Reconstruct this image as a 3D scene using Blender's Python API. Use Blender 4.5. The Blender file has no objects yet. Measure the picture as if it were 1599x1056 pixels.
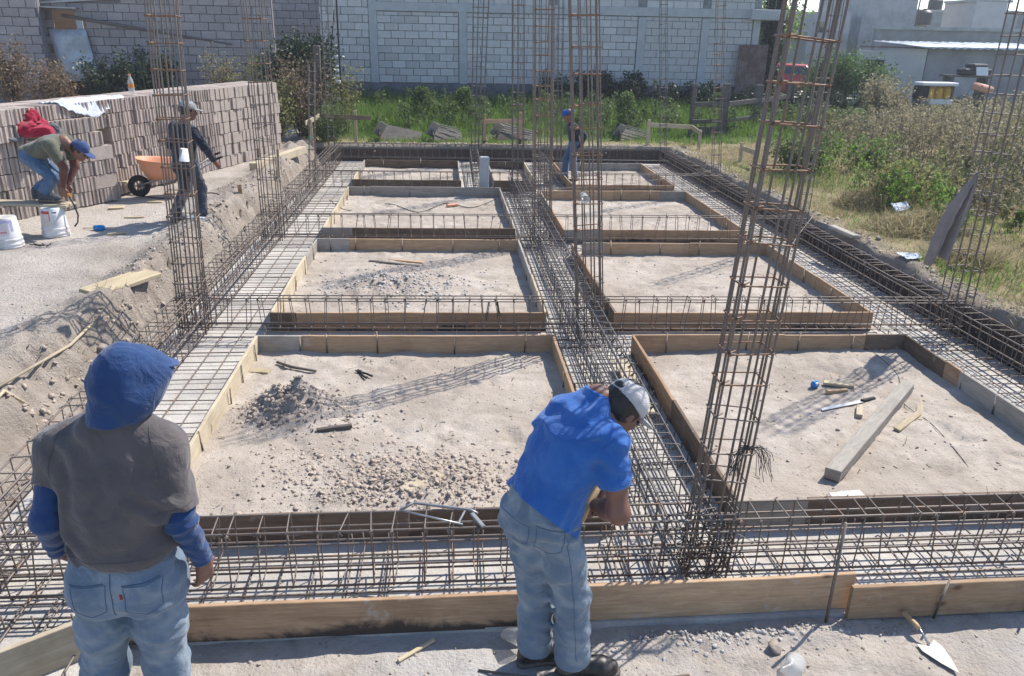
import bpy, math, random
import numpy as np
from mathutils import Vector, Matrix
random.seed(7); rng = np.random.default_rng(11)
scene = bpy.context.scene
COL = scene.collection

# ------------------------------------------------------------------ camera, light, exposure
cd = bpy.data.cameras.new("camera"); cam = bpy.data.objects.new("camera", cd); COL.objects.link(cam)
cd.sensor_fit = 'HORIZONTAL'; cd.sensor_width = 36.0; cd.lens = 36.0 * 1220 / 1599
cd.clip_start = 0.05; cd.clip_end = 2000
def cam_matrix(pitch, yaw, roll, loc):
    p, y, r = map(math.radians, (pitch, yaw, roll))
    f = Vector((math.sin(y) * math.cos(p), math.cos(y) * math.cos(p), -math.sin(p)))
    rt = Vector((math.cos(y), -math.sin(y), 0)); up = rt.cross(f)
    r2 = rt * math.cos(r) + up * math.sin(r); u2 = -rt * math.sin(r) + up * math.cos(r)
    m = Matrix((r2, u2, -f)).transposed().to_4x4(); m.translation = loc
    return m
cam.matrix_world = cam_matrix(21.28, 5.10, 1.11, Vector((0, 0, 2.84)))
scene.camera = cam

SUN_AZ = math.atan2(0.80, 0.60); SUN_EL = math.radians(49)
world = bpy.data.worlds.new("World"); scene.world = world; world.use_nodes = True
wn = world.node_tree; wn.nodes.clear()
sky = wn.nodes.new("ShaderNodeTexSky"); sky.sky_type = 'NISHITA'; sky.sun_disc = False
sky.sun_elevation = SUN_EL; sky.sun_rotation = SUN_AZ
sky.air_density = 1.0; sky.dust_density = 1.6; sky.altitude = 2200
bg = wn.nodes.new("ShaderNodeBackground"); bg.inputs[1].default_value = 0.15
wo = wn.nodes.new("ShaderNodeOutputWorld")
wn.links.new(sky.outputs[0], bg.inputs[0]); wn.links.new(bg.outputs[0], wo.inputs[0])
sl = bpy.data.lights.new("sun", 'SUN'); sl.energy = 4.2; sl.angle = math.radians(0.53); sl.color = (1.0, 0.945, 0.855)
sun = bpy.data.objects.new("sun", sl); COL.objects.link(sun)
sdir = Vector((math.sin(SUN_AZ) * math.cos(SUN_EL), math.cos(SUN_AZ) * math.cos(SUN_EL), math.sin(SUN_EL)))
sun.rotation_euler = sdir.to_track_quat('Z', 'Y').to_euler(); sun.location = (30, 25, 40)
vs = scene.view_settings
vs.view_transform = 'Standard'; vs.look = 'None'; vs.gamma = 1.0; vs.use_curve_mapping = False; vs.exposure = 0.72

HAZE = 0.0013
# ------------------------------------------------------------------ object helpers
def tag(o, label=None, cat=None, group=None, kind=None):
    if label: o["label"] = label
    if cat: o["category"] = cat
    if group: o["group"] = group
    if kind: o["kind"] = kind
    return o
def link(o, parent=None):
    COL.objects.link(o)
    if parent is not None: o.parent = parent
    return o
def thing(name, label, cat, loc=(0, 0, 0), rotz=0.0, group=None, matrix=None):
    o = bpy.data.objects.new(name, None); COL.objects.link(o); o.empty_display_size = 0.1
    if matrix is not None: o.matrix_world = matrix
    else: o.location = loc; o.rotation_euler = (0, 0, rotz)
    return tag(o, label, cat, group)
def mesh(name, verts, faces, mats=None, smooth=False):
    me = bpy.data.meshes.new(name)
    me.from_pydata([tuple(map(float, v)) for v in verts], [], [tuple(f) for f in faces])
    if mats is not None:
        for m in (mats if isinstance(mats, (list, tuple)) else [mats]): me.materials.append(m)
    if smooth: me.shade_smooth()
    me.update(); return me
def fast_mesh(name, V, F, mat=None, smooth=False):
    """V (n,3) array, F (m,k) array of equal sized faces."""
    me = bpy.data.meshes.new(name); V = np.asarray(V, np.float32); F = np.asarray(F, np.int32)
    n, k = F.shape
    me.vertices.add(len(V)); me.vertices.foreach_set("co", V.ravel())
    me.loops.add(n * k); me.loops.foreach_set("vertex_index", F.ravel())
    me.polygons.add(n); me.polygons.foreach_set("loop_start", np.arange(0, n * k, k, dtype=np.int32))
    me.polygons.foreach_set("loop_total", np.full(n, k, np.int32))
    if mat is not None:
        for m in (mat if isinstance(mat, (list, tuple)) else [mat]): me.materials.append(m)
    me.update(calc_edges=True)
    if smooth: me.shade_smooth()
    return me
def obj(name, me, parent=None, loc=None, rot=None, scale=None):
    o = bpy.data.objects.new(name, me)
    if loc is not None: o.location = loc
    if rot is not None: o.rotation_euler = rot
    if scale is not None: o.scale = scale
    return link(o, parent)
class MB:
    """collects pieces of one mesh"""
    def __init__(s): s.v = []; s.f = []; s.m = []
    def add(s, V, F, mi=0):
        b = len(s.v); s.v += [tuple(map(float, p)) for p in V]; s.f += [tuple(i + b for i in f) for f in F]; s.m += [mi] * len(F); return s
    def box(s, c, d, M=None, mi=0, bev=0.0):
        x, y, z = d[0] / 2, d[1] / 2, d[2] / 2
        if bev > 0:
            V = []; b = bev
            for sx in (-1, 1):
                for sy in (-1, 1):
                    for sz in (-1, 1):
                        V += [(sx * (x - b), sy * (y - b), sz * z), (sx * (x - b), sy * y, sz * (z - b)), (sx * x, sy * (y - b), sz * (z - b))]
            idx = lambda sx, sy, sz, k: (((sx > 0) * 2 + (sy > 0)) * 2 + (sz > 0)) * 3 + k
            F = []
            for sg in (-1, 1):
                q = [(-1, -1), (1, -1), (1, 1), (-1, 1)]
                if sg < 0: q = q[::-1]
                F.append([idx(a, c2, sg, 0) for a, c2 in q])
                F.append([idx(a, sg, c2, 1) for a, c2 in q[::-1]])
                F.append([idx(sg, a, c2, 2) for a, c2 in q])
            for s1 in (-1, 1):
                for s2 in (-1, 1):
                    p = s1 * s2
                    e = [idx(-1, s1, s2, 0), idx(1, s1, s2, 0), idx(1, s1, s2, 1), idx(-1, s1, s2, 1)]; F.append(e if p > 0 else e[::-1])
                    e = [idx(s1, -1, s2, 0), idx(s1, 1, s2, 0), idx(s1, 1, s2, 2), idx(s1, -1, s2, 2)]; F.append(e[::-1] if p > 0 else e)
                    e = [idx(s1, s2, -1, 1), idx(s1, s2, 1, 1), idx(s1, s2, 1, 2), idx(s1, s2, -1, 2)]; F.append(e if p > 0 else e[::-1])
            for sx in (-1, 1):
                for sy in (-1, 1):
                    for sz in (-1, 1):
                        t = [idx(sx, sy, sz, 0), idx(sx, sy, sz, 1), idx(sx, sy, sz, 2)]
                        F.append(t[::-1] if sx * sy * sz > 0 else t)
        else:
            V = [(-x, -y, -z), (x, -y, -z), (x, y, -z), (-x, y, -z), (-x, -y, z), (x, -y, z), (x, y, z), (-x, y, z)]
            F = [(3, 2, 1, 0), (4, 5, 6, 7), (0, 1, 5, 4), (1, 2, 6, 5), (2, 3, 7, 6), (3, 0, 4, 7)]
        if M is not None: V = [tuple(M @ Vector(p)) for p in V]
        V = [(p[0] + c[0], p[1] + c[1], p[2] + c[2]) for p in V]
        return s.add(V, F, mi)
    def tube(s, pts, r, n=6, closed=False, mi=0, cap=True):
        pts = [Vector(p) for p in pts]; N = len(pts); rr = r if isinstance(r, (list, tuple)) else [r] * N
        V = []; up = None
        for i, p in enumerate(pts):
            if closed: d = pts[(i + 1) % N] - pts[i - 1]
            else: d = pts[min(i + 1, N - 1)] - pts[max(i - 1, 0)]
            if d.length < 1e-9: d = Vector((0, 0, 1))
            d.normalize()
            if up is None: up = d.orthogonal().normalized()
            up = (up - d * up.dot(d))
            up = up.normalized() if up.length > 1e-6 else d.orthogonal().normalized()
            sd = d.cross(up)
            for k in range(n):
                a = 2 * math.pi * k / n
                V.append(p + (up * math.cos(a) + sd * math.sin(a)) * rr[i])
        F = []
        for i in range(N if closed else N - 1):
            j = (i + 1) % N
            for k in range(n): F.append((i * n + k, i * n + (k + 1) % n, j * n + (k + 1) % n, j * n + k))
        if cap and not closed: F.append(tuple(range(n))[::-1]); F.append(tuple((N - 1) * n + k for k in range(n)))
        return s.add(V, F, mi)
    def lathe(s, prof, n=24, c=(0, 0, 0), M=None, mi=0, close=False):
        V = []; F = []
        for r, z in prof:
            for k in range(n):
                a = 2 * math.pi * k / n; V.append(Vector((r * math.cos(a), r * math.sin(a), z)))
        for i in range(len(prof) - 1):
            for k in range(n): F.append((i * n + k, i * n + (k + 1) % n, (i + 1) * n + (k + 1) % n, (i + 1) * n + k))
        if close: F.append(tuple(range(n))[::-1]); F.append(tuple((len(prof) - 1) * n + k for k in range(n)))
        if M is not None: V = [M @ p for p in V]
        return s.add([(p[0] + c[0], p[1] + c[1], p[2] + c[2]) for p in V], F, mi)
    def prism(s, poly, z0, z1, M=None, mi=0):
        n = len(poly); V = [Vector((x, y, z0)) for x, y in poly] + [Vector((x, y, z1)) for x, y in poly]
        F = [tuple(range(n))[::-1], tuple(range(n, 2 * n))] + [(i, (i + 1) % n, n + (i + 1) % n, n + i) for i in range(n)]
        if M is not None: V = [M @ p for p in V]
        return s.add(V, F, mi)
    def build(s, name, mats, parent=None, smooth=False, **kw):
        me = mesh(name, s.v, s.f, mats, smooth)
        if any(s.m): me.polygons.foreach_set("material_index", np.array(s.m, np.int32))
        return obj(name, me, parent, **kw)
    def me(s, name, mats, smooth=False):
        me = mesh(name, s.v, s.f, mats, smooth)
        if any(s.m): me.polygons.foreach_set("material_index", np.array(s.m, np.int32))
        return me
def soften(o, ang=35):
    o.data.shade_smooth()
    try: o.data.set_sharp_from_angle(angle=math.radians(ang))
    except Exception: pass
    return o

# ------------------------------------------------------------------ vectorised noise
def _h(ix, iy, iz, seed):
    n = (ix * 374761393 + iy * 668265263 + iz * 2147483647 + seed * 1274126177) & 0xffffffff
    n = ((n ^ (n >> 13)) * 1274126177) & 0xffffffff
    n = (n ^ (n >> 16)) & 0xffffffff
    return n.astype(np.float64) / 4294967295.0
def vnoise(P, seed=0):
    P = np.asarray(P, np.float64); i = np.floor(P).astype(np.int64); f = P - i; f = f * f * (3 - 2 * f); r = 0
    for dx in (0, 1):
        for dy in (0, 1):
            for dz in (0, 1):
                w = (f[..., 0] if dx else 1 - f[..., 0]) * (f[..., 1] if dy else 1 - f[..., 1]) * (f[..., 2] if dz else 1 - f[..., 2])
                r = r + w * _h(i[..., 0] + dx, i[..., 1] + dy, i[..., 2] + dz, seed)
    return r
def fbm(P, octv=4, seed=0, gain=0.5):
    a = 1.0; r = 0; t = 0; P = np.asarray(P, np.float64)
    for o in range(octv): r = r + a * (vnoise(P, seed + o) - 0.5); t += a; a *= gain; P = P * 2.03 + 7.7
    return r / t * 2

# ------------------------------------------------------------------ materials
def newmat(name):
    m = bpy.data.materials.new(name); m.use_nodes = True; nt = m.node_tree
    return m, nt, nt.nodes["Principled BSDF"]
def N(nt, typ, **kw):
    n = nt.nodes.new(typ)
    for k, v in kw.items(): setattr(n, k, v)
    return n
def sin(n, **kw):
    for k, v in kw.items(): n.inputs[k.replace('_', ' ')].default_value = v
    return n
def ramp(nt, fac, stops):
    r = N(nt, "ShaderNodeValToRGB"); e = r.color_ramp.elements
    while len(e) > 1: e.remove(e[-1])
    e[0].position = stops[0][0]; e[0].color = (*stops[0][1], 1)
    for p, c in stops[1:]:
        x = e.new(p); x.color = (*c, 1)
    nt.links.new(fac, r.inputs[0]); return r.outputs[0]
def noise(nt, vec, scale, detail=5, rough=0.6, dist=0.0):
    n = N(nt, "ShaderNodeTexNoise"); sin(n, Scale=scale, Detail=detail, Roughness=rough, Distortion=dist)
    nt.links.new(vec, n.inputs["Vector"]); return n.outputs["Fac"]
def mixc(nt, fac, a, b, mode='MIX'):
    m = N(nt, "ShaderNodeMix", data_type='RGBA', blend_type=mode)
    for s, v in ((m.inputs[0], fac), (m.inputs[6], a), (m.inputs[7], b)):
        if hasattr(v, "links") or hasattr(v, "is_linked"): nt.links.new(v, s)
        elif isinstance(v, (int, float)): s.default_value = v
        else: s.default_value = (*v, 1)
    return m.outputs[2]
def math_(nt, op, a, b=0.0, clamp=False):
    m = N(nt, "ShaderNodeMath", operation=op, use_clamp=clamp)
    for i, v in enumerate((a, b)):
        if hasattr(v, "is_linked"): nt.links.new(v, m.inputs[i])
        else: m.inputs[i].default_value = v
    return m.outputs[0]
def bump(nt, b, h, strength, dist=0.01, prev=None):
    n = N(nt, "ShaderNodeBump"); sin(n, Strength=strength, Distance=dist); nt.links.new(h, n.inputs["Height"])
    if prev is not None: nt.links.new(prev, n.inputs["Normal"])
    nt.links.new(n.outputs[0], b.inputs["Normal"]); return n.outputs[0]
def coords(nt, kind='pos', rand=0.0, scale=None):
    """world position or object coordinates, optionally shifted per object"""
    if kind == 'pos': v = N(nt, "ShaderNodeNewGeometry").outputs["Position"]
    else: v = N(nt, "ShaderNodeTexCoord").outputs["Object"]
    if scale is not None:
        mp = N(nt, "ShaderNodeVectorMath", operation='MULTIPLY'); nt.links.new(v, mp.inputs[0]); mp.inputs[1].default_value = scale; v = mp.outputs[0]
    if rand:
        oi = N(nt, "ShaderNodeObjectInfo"); k = math_(nt, 'MULTIPLY', oi.outputs["Random"], rand)
        a = N(nt, "ShaderNodeVectorMath", operation='ADD'); nt.links.new(v, a.inputs[0]); nt.links.new(k, a.inputs[1]); v = a.outputs[0]
    return v
def simple(name, c1, c2=None, scale=20.0, rough=0.7, bmp=0.0, bdist=0.005, kind='pos', objvar=0.0, metallic=0.0, spec=0.4, detail=5, sc=None, bscale=None, dirt=None, dirt_scale=3.0):
    m, nt, b = newmat(name); c2 = c2 or tuple(x * 0.75 for x in c1)
    v = coords(nt, kind, 40.0 if kind == 'obj' else 0.0, sc)
    f = noise(nt, v, scale, detail)
    col = ramp(nt, f, [(0.3, c2), (0.7, c1)])
    if dirt is not None:
        d = noise(nt, v, dirt_scale, 6, 0.65); dm = ramp(nt, d, [(0.45, (0, 0, 0)), (0.62, (1, 1, 1))])
        col = mixc(nt, dm, col, dirt)
    if objvar:
        oi = N(nt, "ShaderNodeObjectInfo"); k = math_(nt, 'MULTIPLY_ADD', oi.outputs["Random"], 2 * objvar); k.node.inputs[2].default_value = 1 - objvar
        hs = N(nt, "ShaderNodeHueSaturation"); nt.links.new(col, hs.inputs["Color"]); nt.links.new(k, hs.inputs["Value"]); col = hs.outputs[0]
    nt.links.new(col, b.inputs["Base Color"]); sin(b, Roughness=rough, Metallic=metallic); b.inputs["Specular IOR Level"].default_value = spec
    if bmp:
        h = noise(nt, v, bscale or scale * 2.5, 6, 0.65); bump(nt, b, h, bmp, bdist)
    return m

def dirt_mat(name, pale, mid, dark, grav=None, fine=0.6):
    m, nt, b = newmat(name); v = coords(nt)
    big = noise(nt, v, 0.9, 5, 0.6, 0.4); med = noise(nt, v, 5.0, 7, 0.7); sm = noise(nt, v, 55.0, 5, 0.7)
    c = ramp(nt, big, [(0.34, mid), (0.56, pale)])
    c = mixc(nt, math_(nt, 'MULTIPLY', ramp(nt, med, [(0.44, (1, 1, 1)), (0.6, (0, 0, 0))]), 0.55), c, mid)
    sp = ramp(nt, sm, [(0.30, (1, 1, 1)), (0.42, (0, 0, 0))])
    c = mixc(nt, math_(nt, 'MULTIPLY', sp, 0.55), c, dark)
    tr = noise(nt, v, 2.1, 6, 0.62, 0.8); c = mixc(nt, math_(nt, 'MULTIPLY', ramp(nt, tr, [(0.47, (0, 0, 0)), (0.66, (1, 1, 1))]), 0.75), c, tuple(x * 0.80 for x in mid))
    # pebbles and crumbs
    vo = N(nt, "ShaderNodeTexVoronoi"); sin(vo, Scale=34.0); nt.links.new(v, vo.inputs["Vector"])
    cell = N(nt, "ShaderNodeSeparateColor"); nt.links.new(vo.outputs["Color"], cell.inputs[0])
    keep = math_(nt, 'GREATER_THAN', cell.outputs[0], 0.80)
    near = math_(nt, 'LESS_THAN', vo.outputs["Distance"], 0.33)
    peb = math_(nt, 'MULTIPLY', keep, near)
    c = mixc(nt, math_(nt, 'MULTIPLY', peb, 0.7), c, mixc(nt, cell.outputs[1], dark, pale))
    if grav is not None:
        g = noise(nt, v, 0.55, 4, 0.55); gm = ramp(nt, g, [(0.44, (0, 0, 0)), (0.58, (1, 1, 1))])
        c = mixc(nt, math_(nt, 'MULTIPLY', gm, 0.8), c, mixc(nt, sm, tuple(x * 0.75 for x in grav), grav))
    nt.links.new(c, b.inputs["Base Color"]); sin(b, Roughness=0.95); b.inputs["Specular IOR Level"].default_value = 0.15
    h = math_(nt, 'ADD', math_(nt, 'MULTIPLY', sm, 0.5), math_(nt, 'MULTIPLY', noise(nt, v, 14.0, 6, 0.65), 1.0))
    h = math_(nt, 'ADD', h, math_(nt, 'MULTIPLY', peb, 0.35))
    bump(nt, b, h, fine, 0.03)
    return m
M = {}
M['soil'] = dirt_mat("soil", (0.475, 0.42, 0.365), (0.36, 0.305, 0.255), (0.21, 0.165, 0.13))
M['yard'] = dirt_mat("yard_dirt", (0.48, 0.43, 0.385), (0.37, 0.32, 0.275), (0.21, 0.17, 0.14), grav=(0.52, 0.50, 0.48), fine=0.8)
M['stone'] = simple("rubble_stone", (0.36, 0.31, 0.27), (0.22, 0.18, 0.155), 18, 0.95, 0.8, 0.01)
M['clod'] = simple("dry_clod", (0.475, 0.40, 0.335), (0.37, 0.30, 0.245), 30, 0.97, 0.8, 0.01)
M['gravel'] = simple("grey_gravel", (0.5, 0.48, 0.46), (0.32, 0.30, 0.285), 25, 0.95, 0.6, 0.01)
def ground_mat():
    # bare earth near the dig, straw-coloured and green ground further off
    m, nt, b = newmat("open_ground"); v = coords(nt)
    sep = N(nt, "ShaderNodeSeparateXYZ"); nt.links.new(v, sep.inputs[0])
    sm = noise(nt, v, 40.0, 6, 0.7); med = noise(nt, v, 3.0, 6, 0.65); big = noise(nt, v, 0.6, 4, 0.6, 0.3)
    earth = ramp(nt, big, [(0.36, (0.35, 0.30, 0.26)), (0.58, (0.55, 0.495, 0.44))])
    earth = mixc(nt, ramp(nt, sm, [(0.3, (0.6, 0.6, 0.6)), (0.5, (0, 0, 0))]), earth, (0.21, 0.17, 0.14))
    straw = ramp(nt, med, [(0.35, (0.20, 0.165, 0.085)), (0.62, (0.36, 0.30, 0.18))])
    green = ramp(nt, med, [(0.35, (0.05, 0.075, 0.025)), (0.62, (0.10, 0.13, 0.05))])
    wob = math_(nt, 'MULTIPLY', math_(nt, 'SUBTRACT', med, 0.5), 2.2)
    fx = math_(nt, 'ADD', sep.outputs[0], math_(nt, 'MULTIPLY', wob, 0.5)); fy = math_(nt, 'ADD', sep.outputs[1], math_(nt, 'MULTIPLY', wob, 0.5))
    bankm = math_(nt, 'MULTIPLY', math_(nt, 'ADD', fx, 3.75), 1.8, True)      # spoil thrown up beside the trench
    earth = mixc(nt, math_(nt, 'MULTIPLY', bankm, 0.85), earth, ramp(nt, med, [(0.35, (0.24, 0.195, 0.16)), (0.62, (0.40, 0.345, 0.295))]))
    isr = math_(nt, 'MULTIPLY', math_(nt, 'SUBTRACT', fx, 5.35), 2.5, True)
    c = mixc(nt, isr, earth, straw)
    fs = math_(nt, 'MULTIPLY', math_(nt, 'SUBTRACT', fy, 18.75), 2.5, True); fb = math_(nt, 'MULTIPLY', math_(nt, 'SUBTRACT', fy, 19.3), 1.0, True)
    notleft = math_(nt, 'MULTIPLY', math_(nt, 'ADD', fx, 3.4), 2.0, True)
    c = mixc(nt, math_(nt, 'MULTIPLY', fs, notleft), c, straw); c = mixc(nt, math_(nt, 'MULTIPLY', fb, notleft), c, green)
    # freshly cut bank below the turf line; shade painted into its dark colour
    cut = math_(nt, 'MULTIPLY', math_(nt, 'SUBTRACT', math_(nt, 'ADD', 0.325, math_(nt, 'MULTIPLY', wob, 0.025)), sep.outputs[2]), 16.0, True)
    side = math_(nt, 'MAXIMUM', math_(nt, 'GREATER_THAN', sep.outputs[0], 5.15), math_(nt, 'GREATER_THAN', sep.outputs[1], 18.55))
    c = mixc(nt, math_(nt, 'MULTIPLY', cut, side), c, mixc(nt, sm, (0.055, 0.042, 0.034), (0.135, 0.10, 0.08)))
    nt.links.new(c, b.inputs["Base Color"]); sin(b, Roughness=0.95); b.inputs["Specular IOR Level"].default_value = 0.15
    bump(nt, b, math_(nt, 'ADD', sm, noise(nt, v, 9.0, 6, 0.7)), 0.8, 0.05)
    return m
M['ground'] = ground_mat()
def concrete_mat():
    m, nt, b = newmat("blinding_concrete"); v = coords(nt)
    big = noise(nt, v, 1.3, 5, 0.6); sm = noise(nt, v, 38.0, 7, 0.75)
    c = ramp(nt, big, [(0.36, (0.40, 0.38, 0.355)), (0.62, (0.57, 0.54, 0.50))])
    c = mixc(nt, ramp(nt, sm, [(0.32, (0.7, 0.7, 0.7)), (0.48, (0, 0, 0))]), c, (0.30, 0.275, 0.25))
    d = noise(nt, v, 3.4, 6, 0.7); c = mixc(nt, math_(nt, 'MULTIPLY', ramp(nt, d, [(0.5, (0, 0, 0)), (0.66, (1, 1, 1))]), 0.6), c, (0.42, 0.36, 0.31))
    nt.links.new(c, b.inputs["Base Color"]); sin(b, Roughness=0.92); b.inputs["Specular IOR Level"].default_value = 0.2
    bump(nt, b, math_(nt, 'ADD', sm, noise(nt, v, 9.0, 5)), 0.7, 0.015); return m
M['concrete'] = concrete_mat()
def rebar_mat(name, a, bcol, rust, amt):
    m, nt, b = newmat(name); v = coords(nt, 'pos')
    n1 = noise(nt, v, 9.0, 5, 0.7); n2 = noise(nt, v, 140.0, 3)
    c = ramp(nt, n2, [(0.3, a), (0.7, bcol)])
    rm = ramp(nt, n1, [(amt, (0, 0, 0)), (amt + 0.16, (1, 1, 1))])
    c = mixc(nt, rm, c, rust); nt.links.new(c, b.inputs["Base Color"])
    sin(b, Roughness=0.55, Metallic=0.25); b.inputs["Specular IOR Level"].default_value = 0.5
    bump(nt, b, n2, 0.5, 0.002); return m
M['bar'] = rebar_mat("steel_bar", (0.115, 0.095, 0.083), (0.215, 0.175, 0.15), (0.24, 0.13, 0.07), 0.54)
M['barD'] = rebar_mat("dark_steel_bar", (0.085, 0.075, 0.072), (0.155, 0.135, 0.125), (0.17, 0.10, 0.065), 0.60)
M['rust'] = rebar_mat("rusty_tie", (0.15, 0.09, 0.055), (0.235, 0.125, 0.07), (0.29, 0.14, 0.065), 0.52)
M['wire'] = rebar_mat("black_wire", (0.03, 0.028, 0.027), (0.06, 0.055, 0.05), (0.1, 0.06, 0.04), 0.6)

def wood_mat(name, light, dark, knot, stain=0.0, rough=0.8):
    m, nt, b = newmat(name)
    v = coords(nt, 'obj', 37.0, (1.1, 9.0, 13.0)); v2 = coords(nt, 'obj', 23.0)
    g = noise(nt, v, 3.0, 8, 0.7, 1.2); fib = noise(nt, coords(nt, 'obj', 11.0, (1.5, 60, 90)), 4.0, 4, 0.7)
    c = ramp(nt, g, [(0.32, dark), (0.5, tuple((x + y) / 2 for x, y in zip(light, dark))), (0.66, light)])
    c = mixc(nt, math_(nt, 'MULTIPLY', ramp(nt, fib, [(0.3, (1, 1, 1)), (0.5, (0, 0, 0))]), 0.35), c, dark)
    vo = N(nt, "ShaderNodeTexVoronoi"); sin(vo, Scale=2.6); nt.links.new(coords(nt, 'obj', 19.0, (0.8, 1.0, 1.5)), vo.inputs["Vector"])
    kn = ramp(nt, vo.outputs["Distance"], [(0.03, (1, 1, 1)), (0.085, (0, 0, 0))])
    c = mixc(nt, math_(nt, 'MULTIPLY', kn, 0.85), c, knot)
    pat = noise(nt, v2, 2.3, 6, 0.65, 0.6)
    c = mixc(nt, math_(nt, 'MULTIPLY', ramp(nt, pat, [(0.5, (0, 0, 0)), (0.72, (1, 1, 1))]), 0.55), c, tuple(x * 0.6 for x in dark))
    spl = noise(nt, v2, 9.0, 5, 0.7, 0.4); c = mixc(nt, math_(nt, 'MULTIPLY', ramp(nt, spl, [(0.60, (0, 0, 0)), (0.68, (1, 1, 1))]), 0.5), c, (0.40, 0.37, 0.33))
    if stain:   # old concrete and damp stains along the lower edge
        sp = N(nt, "ShaderNodeSeparateXYZ"); nt.links.new(N(nt, "ShaderNodeTexCoord").outputs["Object"], sp.inputs[0])
        st = math_(nt, 'SUBTRACT', math_(nt, 'ADD', math_(nt, 'MULTIPLY', pat, 0.36), -0.135), math_(nt, 'ADD', sp.outputs[2], 0.085))
        st = math_(nt, 'MULTIPLY', st, 22.0, True)
        c = mixc(nt, math_(nt, 'MULTIPLY', st, stain), c, (0.055, 0.042, 0.035))
    oi = N(nt, "ShaderNodeObjectInfo"); k = math_(nt, 'MULTIPLY_ADD', oi.outputs["Random"], 0.34); k.node.inputs[2].default_value = 0.84
    hs = N(nt, "ShaderNodeHueSaturation"); nt.links.new(c, hs.inputs["Color"]); nt.links.new(k, hs.inputs["Value"])
    nt.links.new(hs.outputs[0], b.inputs["Base Color"]); sin(b, Roughness=rough); b.inputs["Specular IOR Level"].default_value = 0.25
    bump(nt, b, math_(nt, 'ADD', fib, math_(nt, 'MULTIPLY', g, 0.6)), 0.45, 0.004); return m
M['w_brown'] = wood_mat("brown_formwork_wood", (0.50, 0.345, 0.215), (0.32, 0.205, 0.12), (0.10, 0.05, 0.03))
M['w_stain'] = wood_mat("stained_formwork_wood", (0.45, 0.30, 0.185), (0.27, 0.165, 0.095), (0.09, 0.045, 0.03), 0.95)
M['w_dark'] = wood_mat("dark_brown_wood", (0.21, 0.15, 0.105), (0.115, 0.08, 0.056), (0.05, 0.03, 0.02), 0.5)  # dark brown boards, darker towards the lower edge
M['w_pale'] = wood_mat("pale_formwork_wood", (0.54, 0.465, 0.34), (0.40, 0.325, 0.225), (0.25, 0.16, 0.09))
M['w_grey'] = wood_mat("grey_cement_wood", (0.40, 0.365, 0.32), (0.26, 0.23, 0.195), (0.17, 0.13, 0.1))
M['w_yellow'] = wood_mat("new_yellow_wood", (0.52, 0.44, 0.30), (0.39, 0.315, 0.20), (0.3, 0.18, 0.08))
M['w_old'] = wood_mat("old_weathered_wood", (0.17, 0.15, 0.135), (0.08, 0.068, 0.06), (0.05, 0.04, 0.03))
def block_mat(name, a, b_, var, pores=0.5):
    m, nt, b = newmat(name); v = coords(nt, 'obj', 31.0)
    n1 = noise(nt, v, 7.0, 6, 0.7); n2 = noise(nt, v, 75.0, 4, 0.7)
    c = ramp(nt, n1, [(0.3, b_), (0.7, a)])
    c = mixc(nt, math_(nt, 'MULTIPLY', ramp(nt, n2, [(0.3, (1, 1, 1)), (0.45, (0, 0, 0))]), pores), c, tuple(x * 0.55 for x in b_))
    oi = N(nt, "ShaderNodeObjectInfo"); k = math_(nt, 'MULTIPLY_ADD', oi.outputs["Random"], 2 * var); k.node.inputs[2].default_value = 1 - var
    hs = N(nt, "ShaderNodeHueSaturation"); nt.links.new(c, hs.inputs["Color"]); nt.links.new(k, hs.inputs["Value"])
    nt.links.new(hs.outputs[0], b.inputs["Base Color"]); sin(b, Roughness=0.95); b.inputs["Specular IOR Level"].default_value = 0.15
    bump(nt, b, math_(nt, 'ADD', n2, n1), 0.7, 0.008); return m
M['blk_stack'] = block_mat("stack_block", (0.44, 0.37, 0.328), (0.33, 0.275, 0.24), 0.24)
M['blk_wall'] = block_mat("wall_block", (0.525, 0.53, 0.525), (0.44, 0.445, 0.44), 0.13, 0.3)
M['blk_dark'] = block_mat("dark_wall_block", (0.32, 0.33, 0.345), (0.26, 0.27, 0.285), 0.1, 0.3)  # darker grey blocks, low at one end of the long wall
M['blk_left'] = block_mat("purple_grey_block", (0.345, 0.32, 0.32), (0.27, 0.25, 0.25), 0.11, 0.35)
M['mortar'] = simple("mortar", (0.28, 0.29, 0.295), (0.20, 0.21, 0.215), 14, 0.95, 0.6, 0.01, dirt=(0.16, 0.165, 0.17))
M['mortarL'] = simple("dark_mortar", (0.22, 0.205, 0.21), (0.16, 0.15, 0.155), 14, 0.95, 0.6, 0.01)
M['castcol'] = simple("cast_concrete", (0.44, 0.46, 0.47), (0.34, 0.36, 0.37), 5, 0.9, 0.5, 0.01)
M['plinth'] = simple("dark_plinth", (0.15, 0.155, 0.165), (0.075, 0.08, 0.09), 3.2, 0.95, 0.9, 0.04, detail=7)
M['render_w'] = simple("grey_render", (0.47, 0.465, 0.47), (0.37, 0.365, 0.37), 2.0, 0.92, 0.4, 0.02, dirt=(0.31, 0.31, 0.315), dirt_scale=1.1)
M['render_d'] = simple("dark_render", (0.34, 0.335, 0.35), (0.26, 0.255, 0.27), 1.6, 0.92, 0.4, 0.02, dirt=(0.23, 0.23, 0.24), dirt_scale=0.9)
M['render_p'] = simple("pale_render", (0.56, 0.54, 0.53), (0.47, 0.45, 0.44), 2.0, 0.92, 0.3, 0.02)
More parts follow.
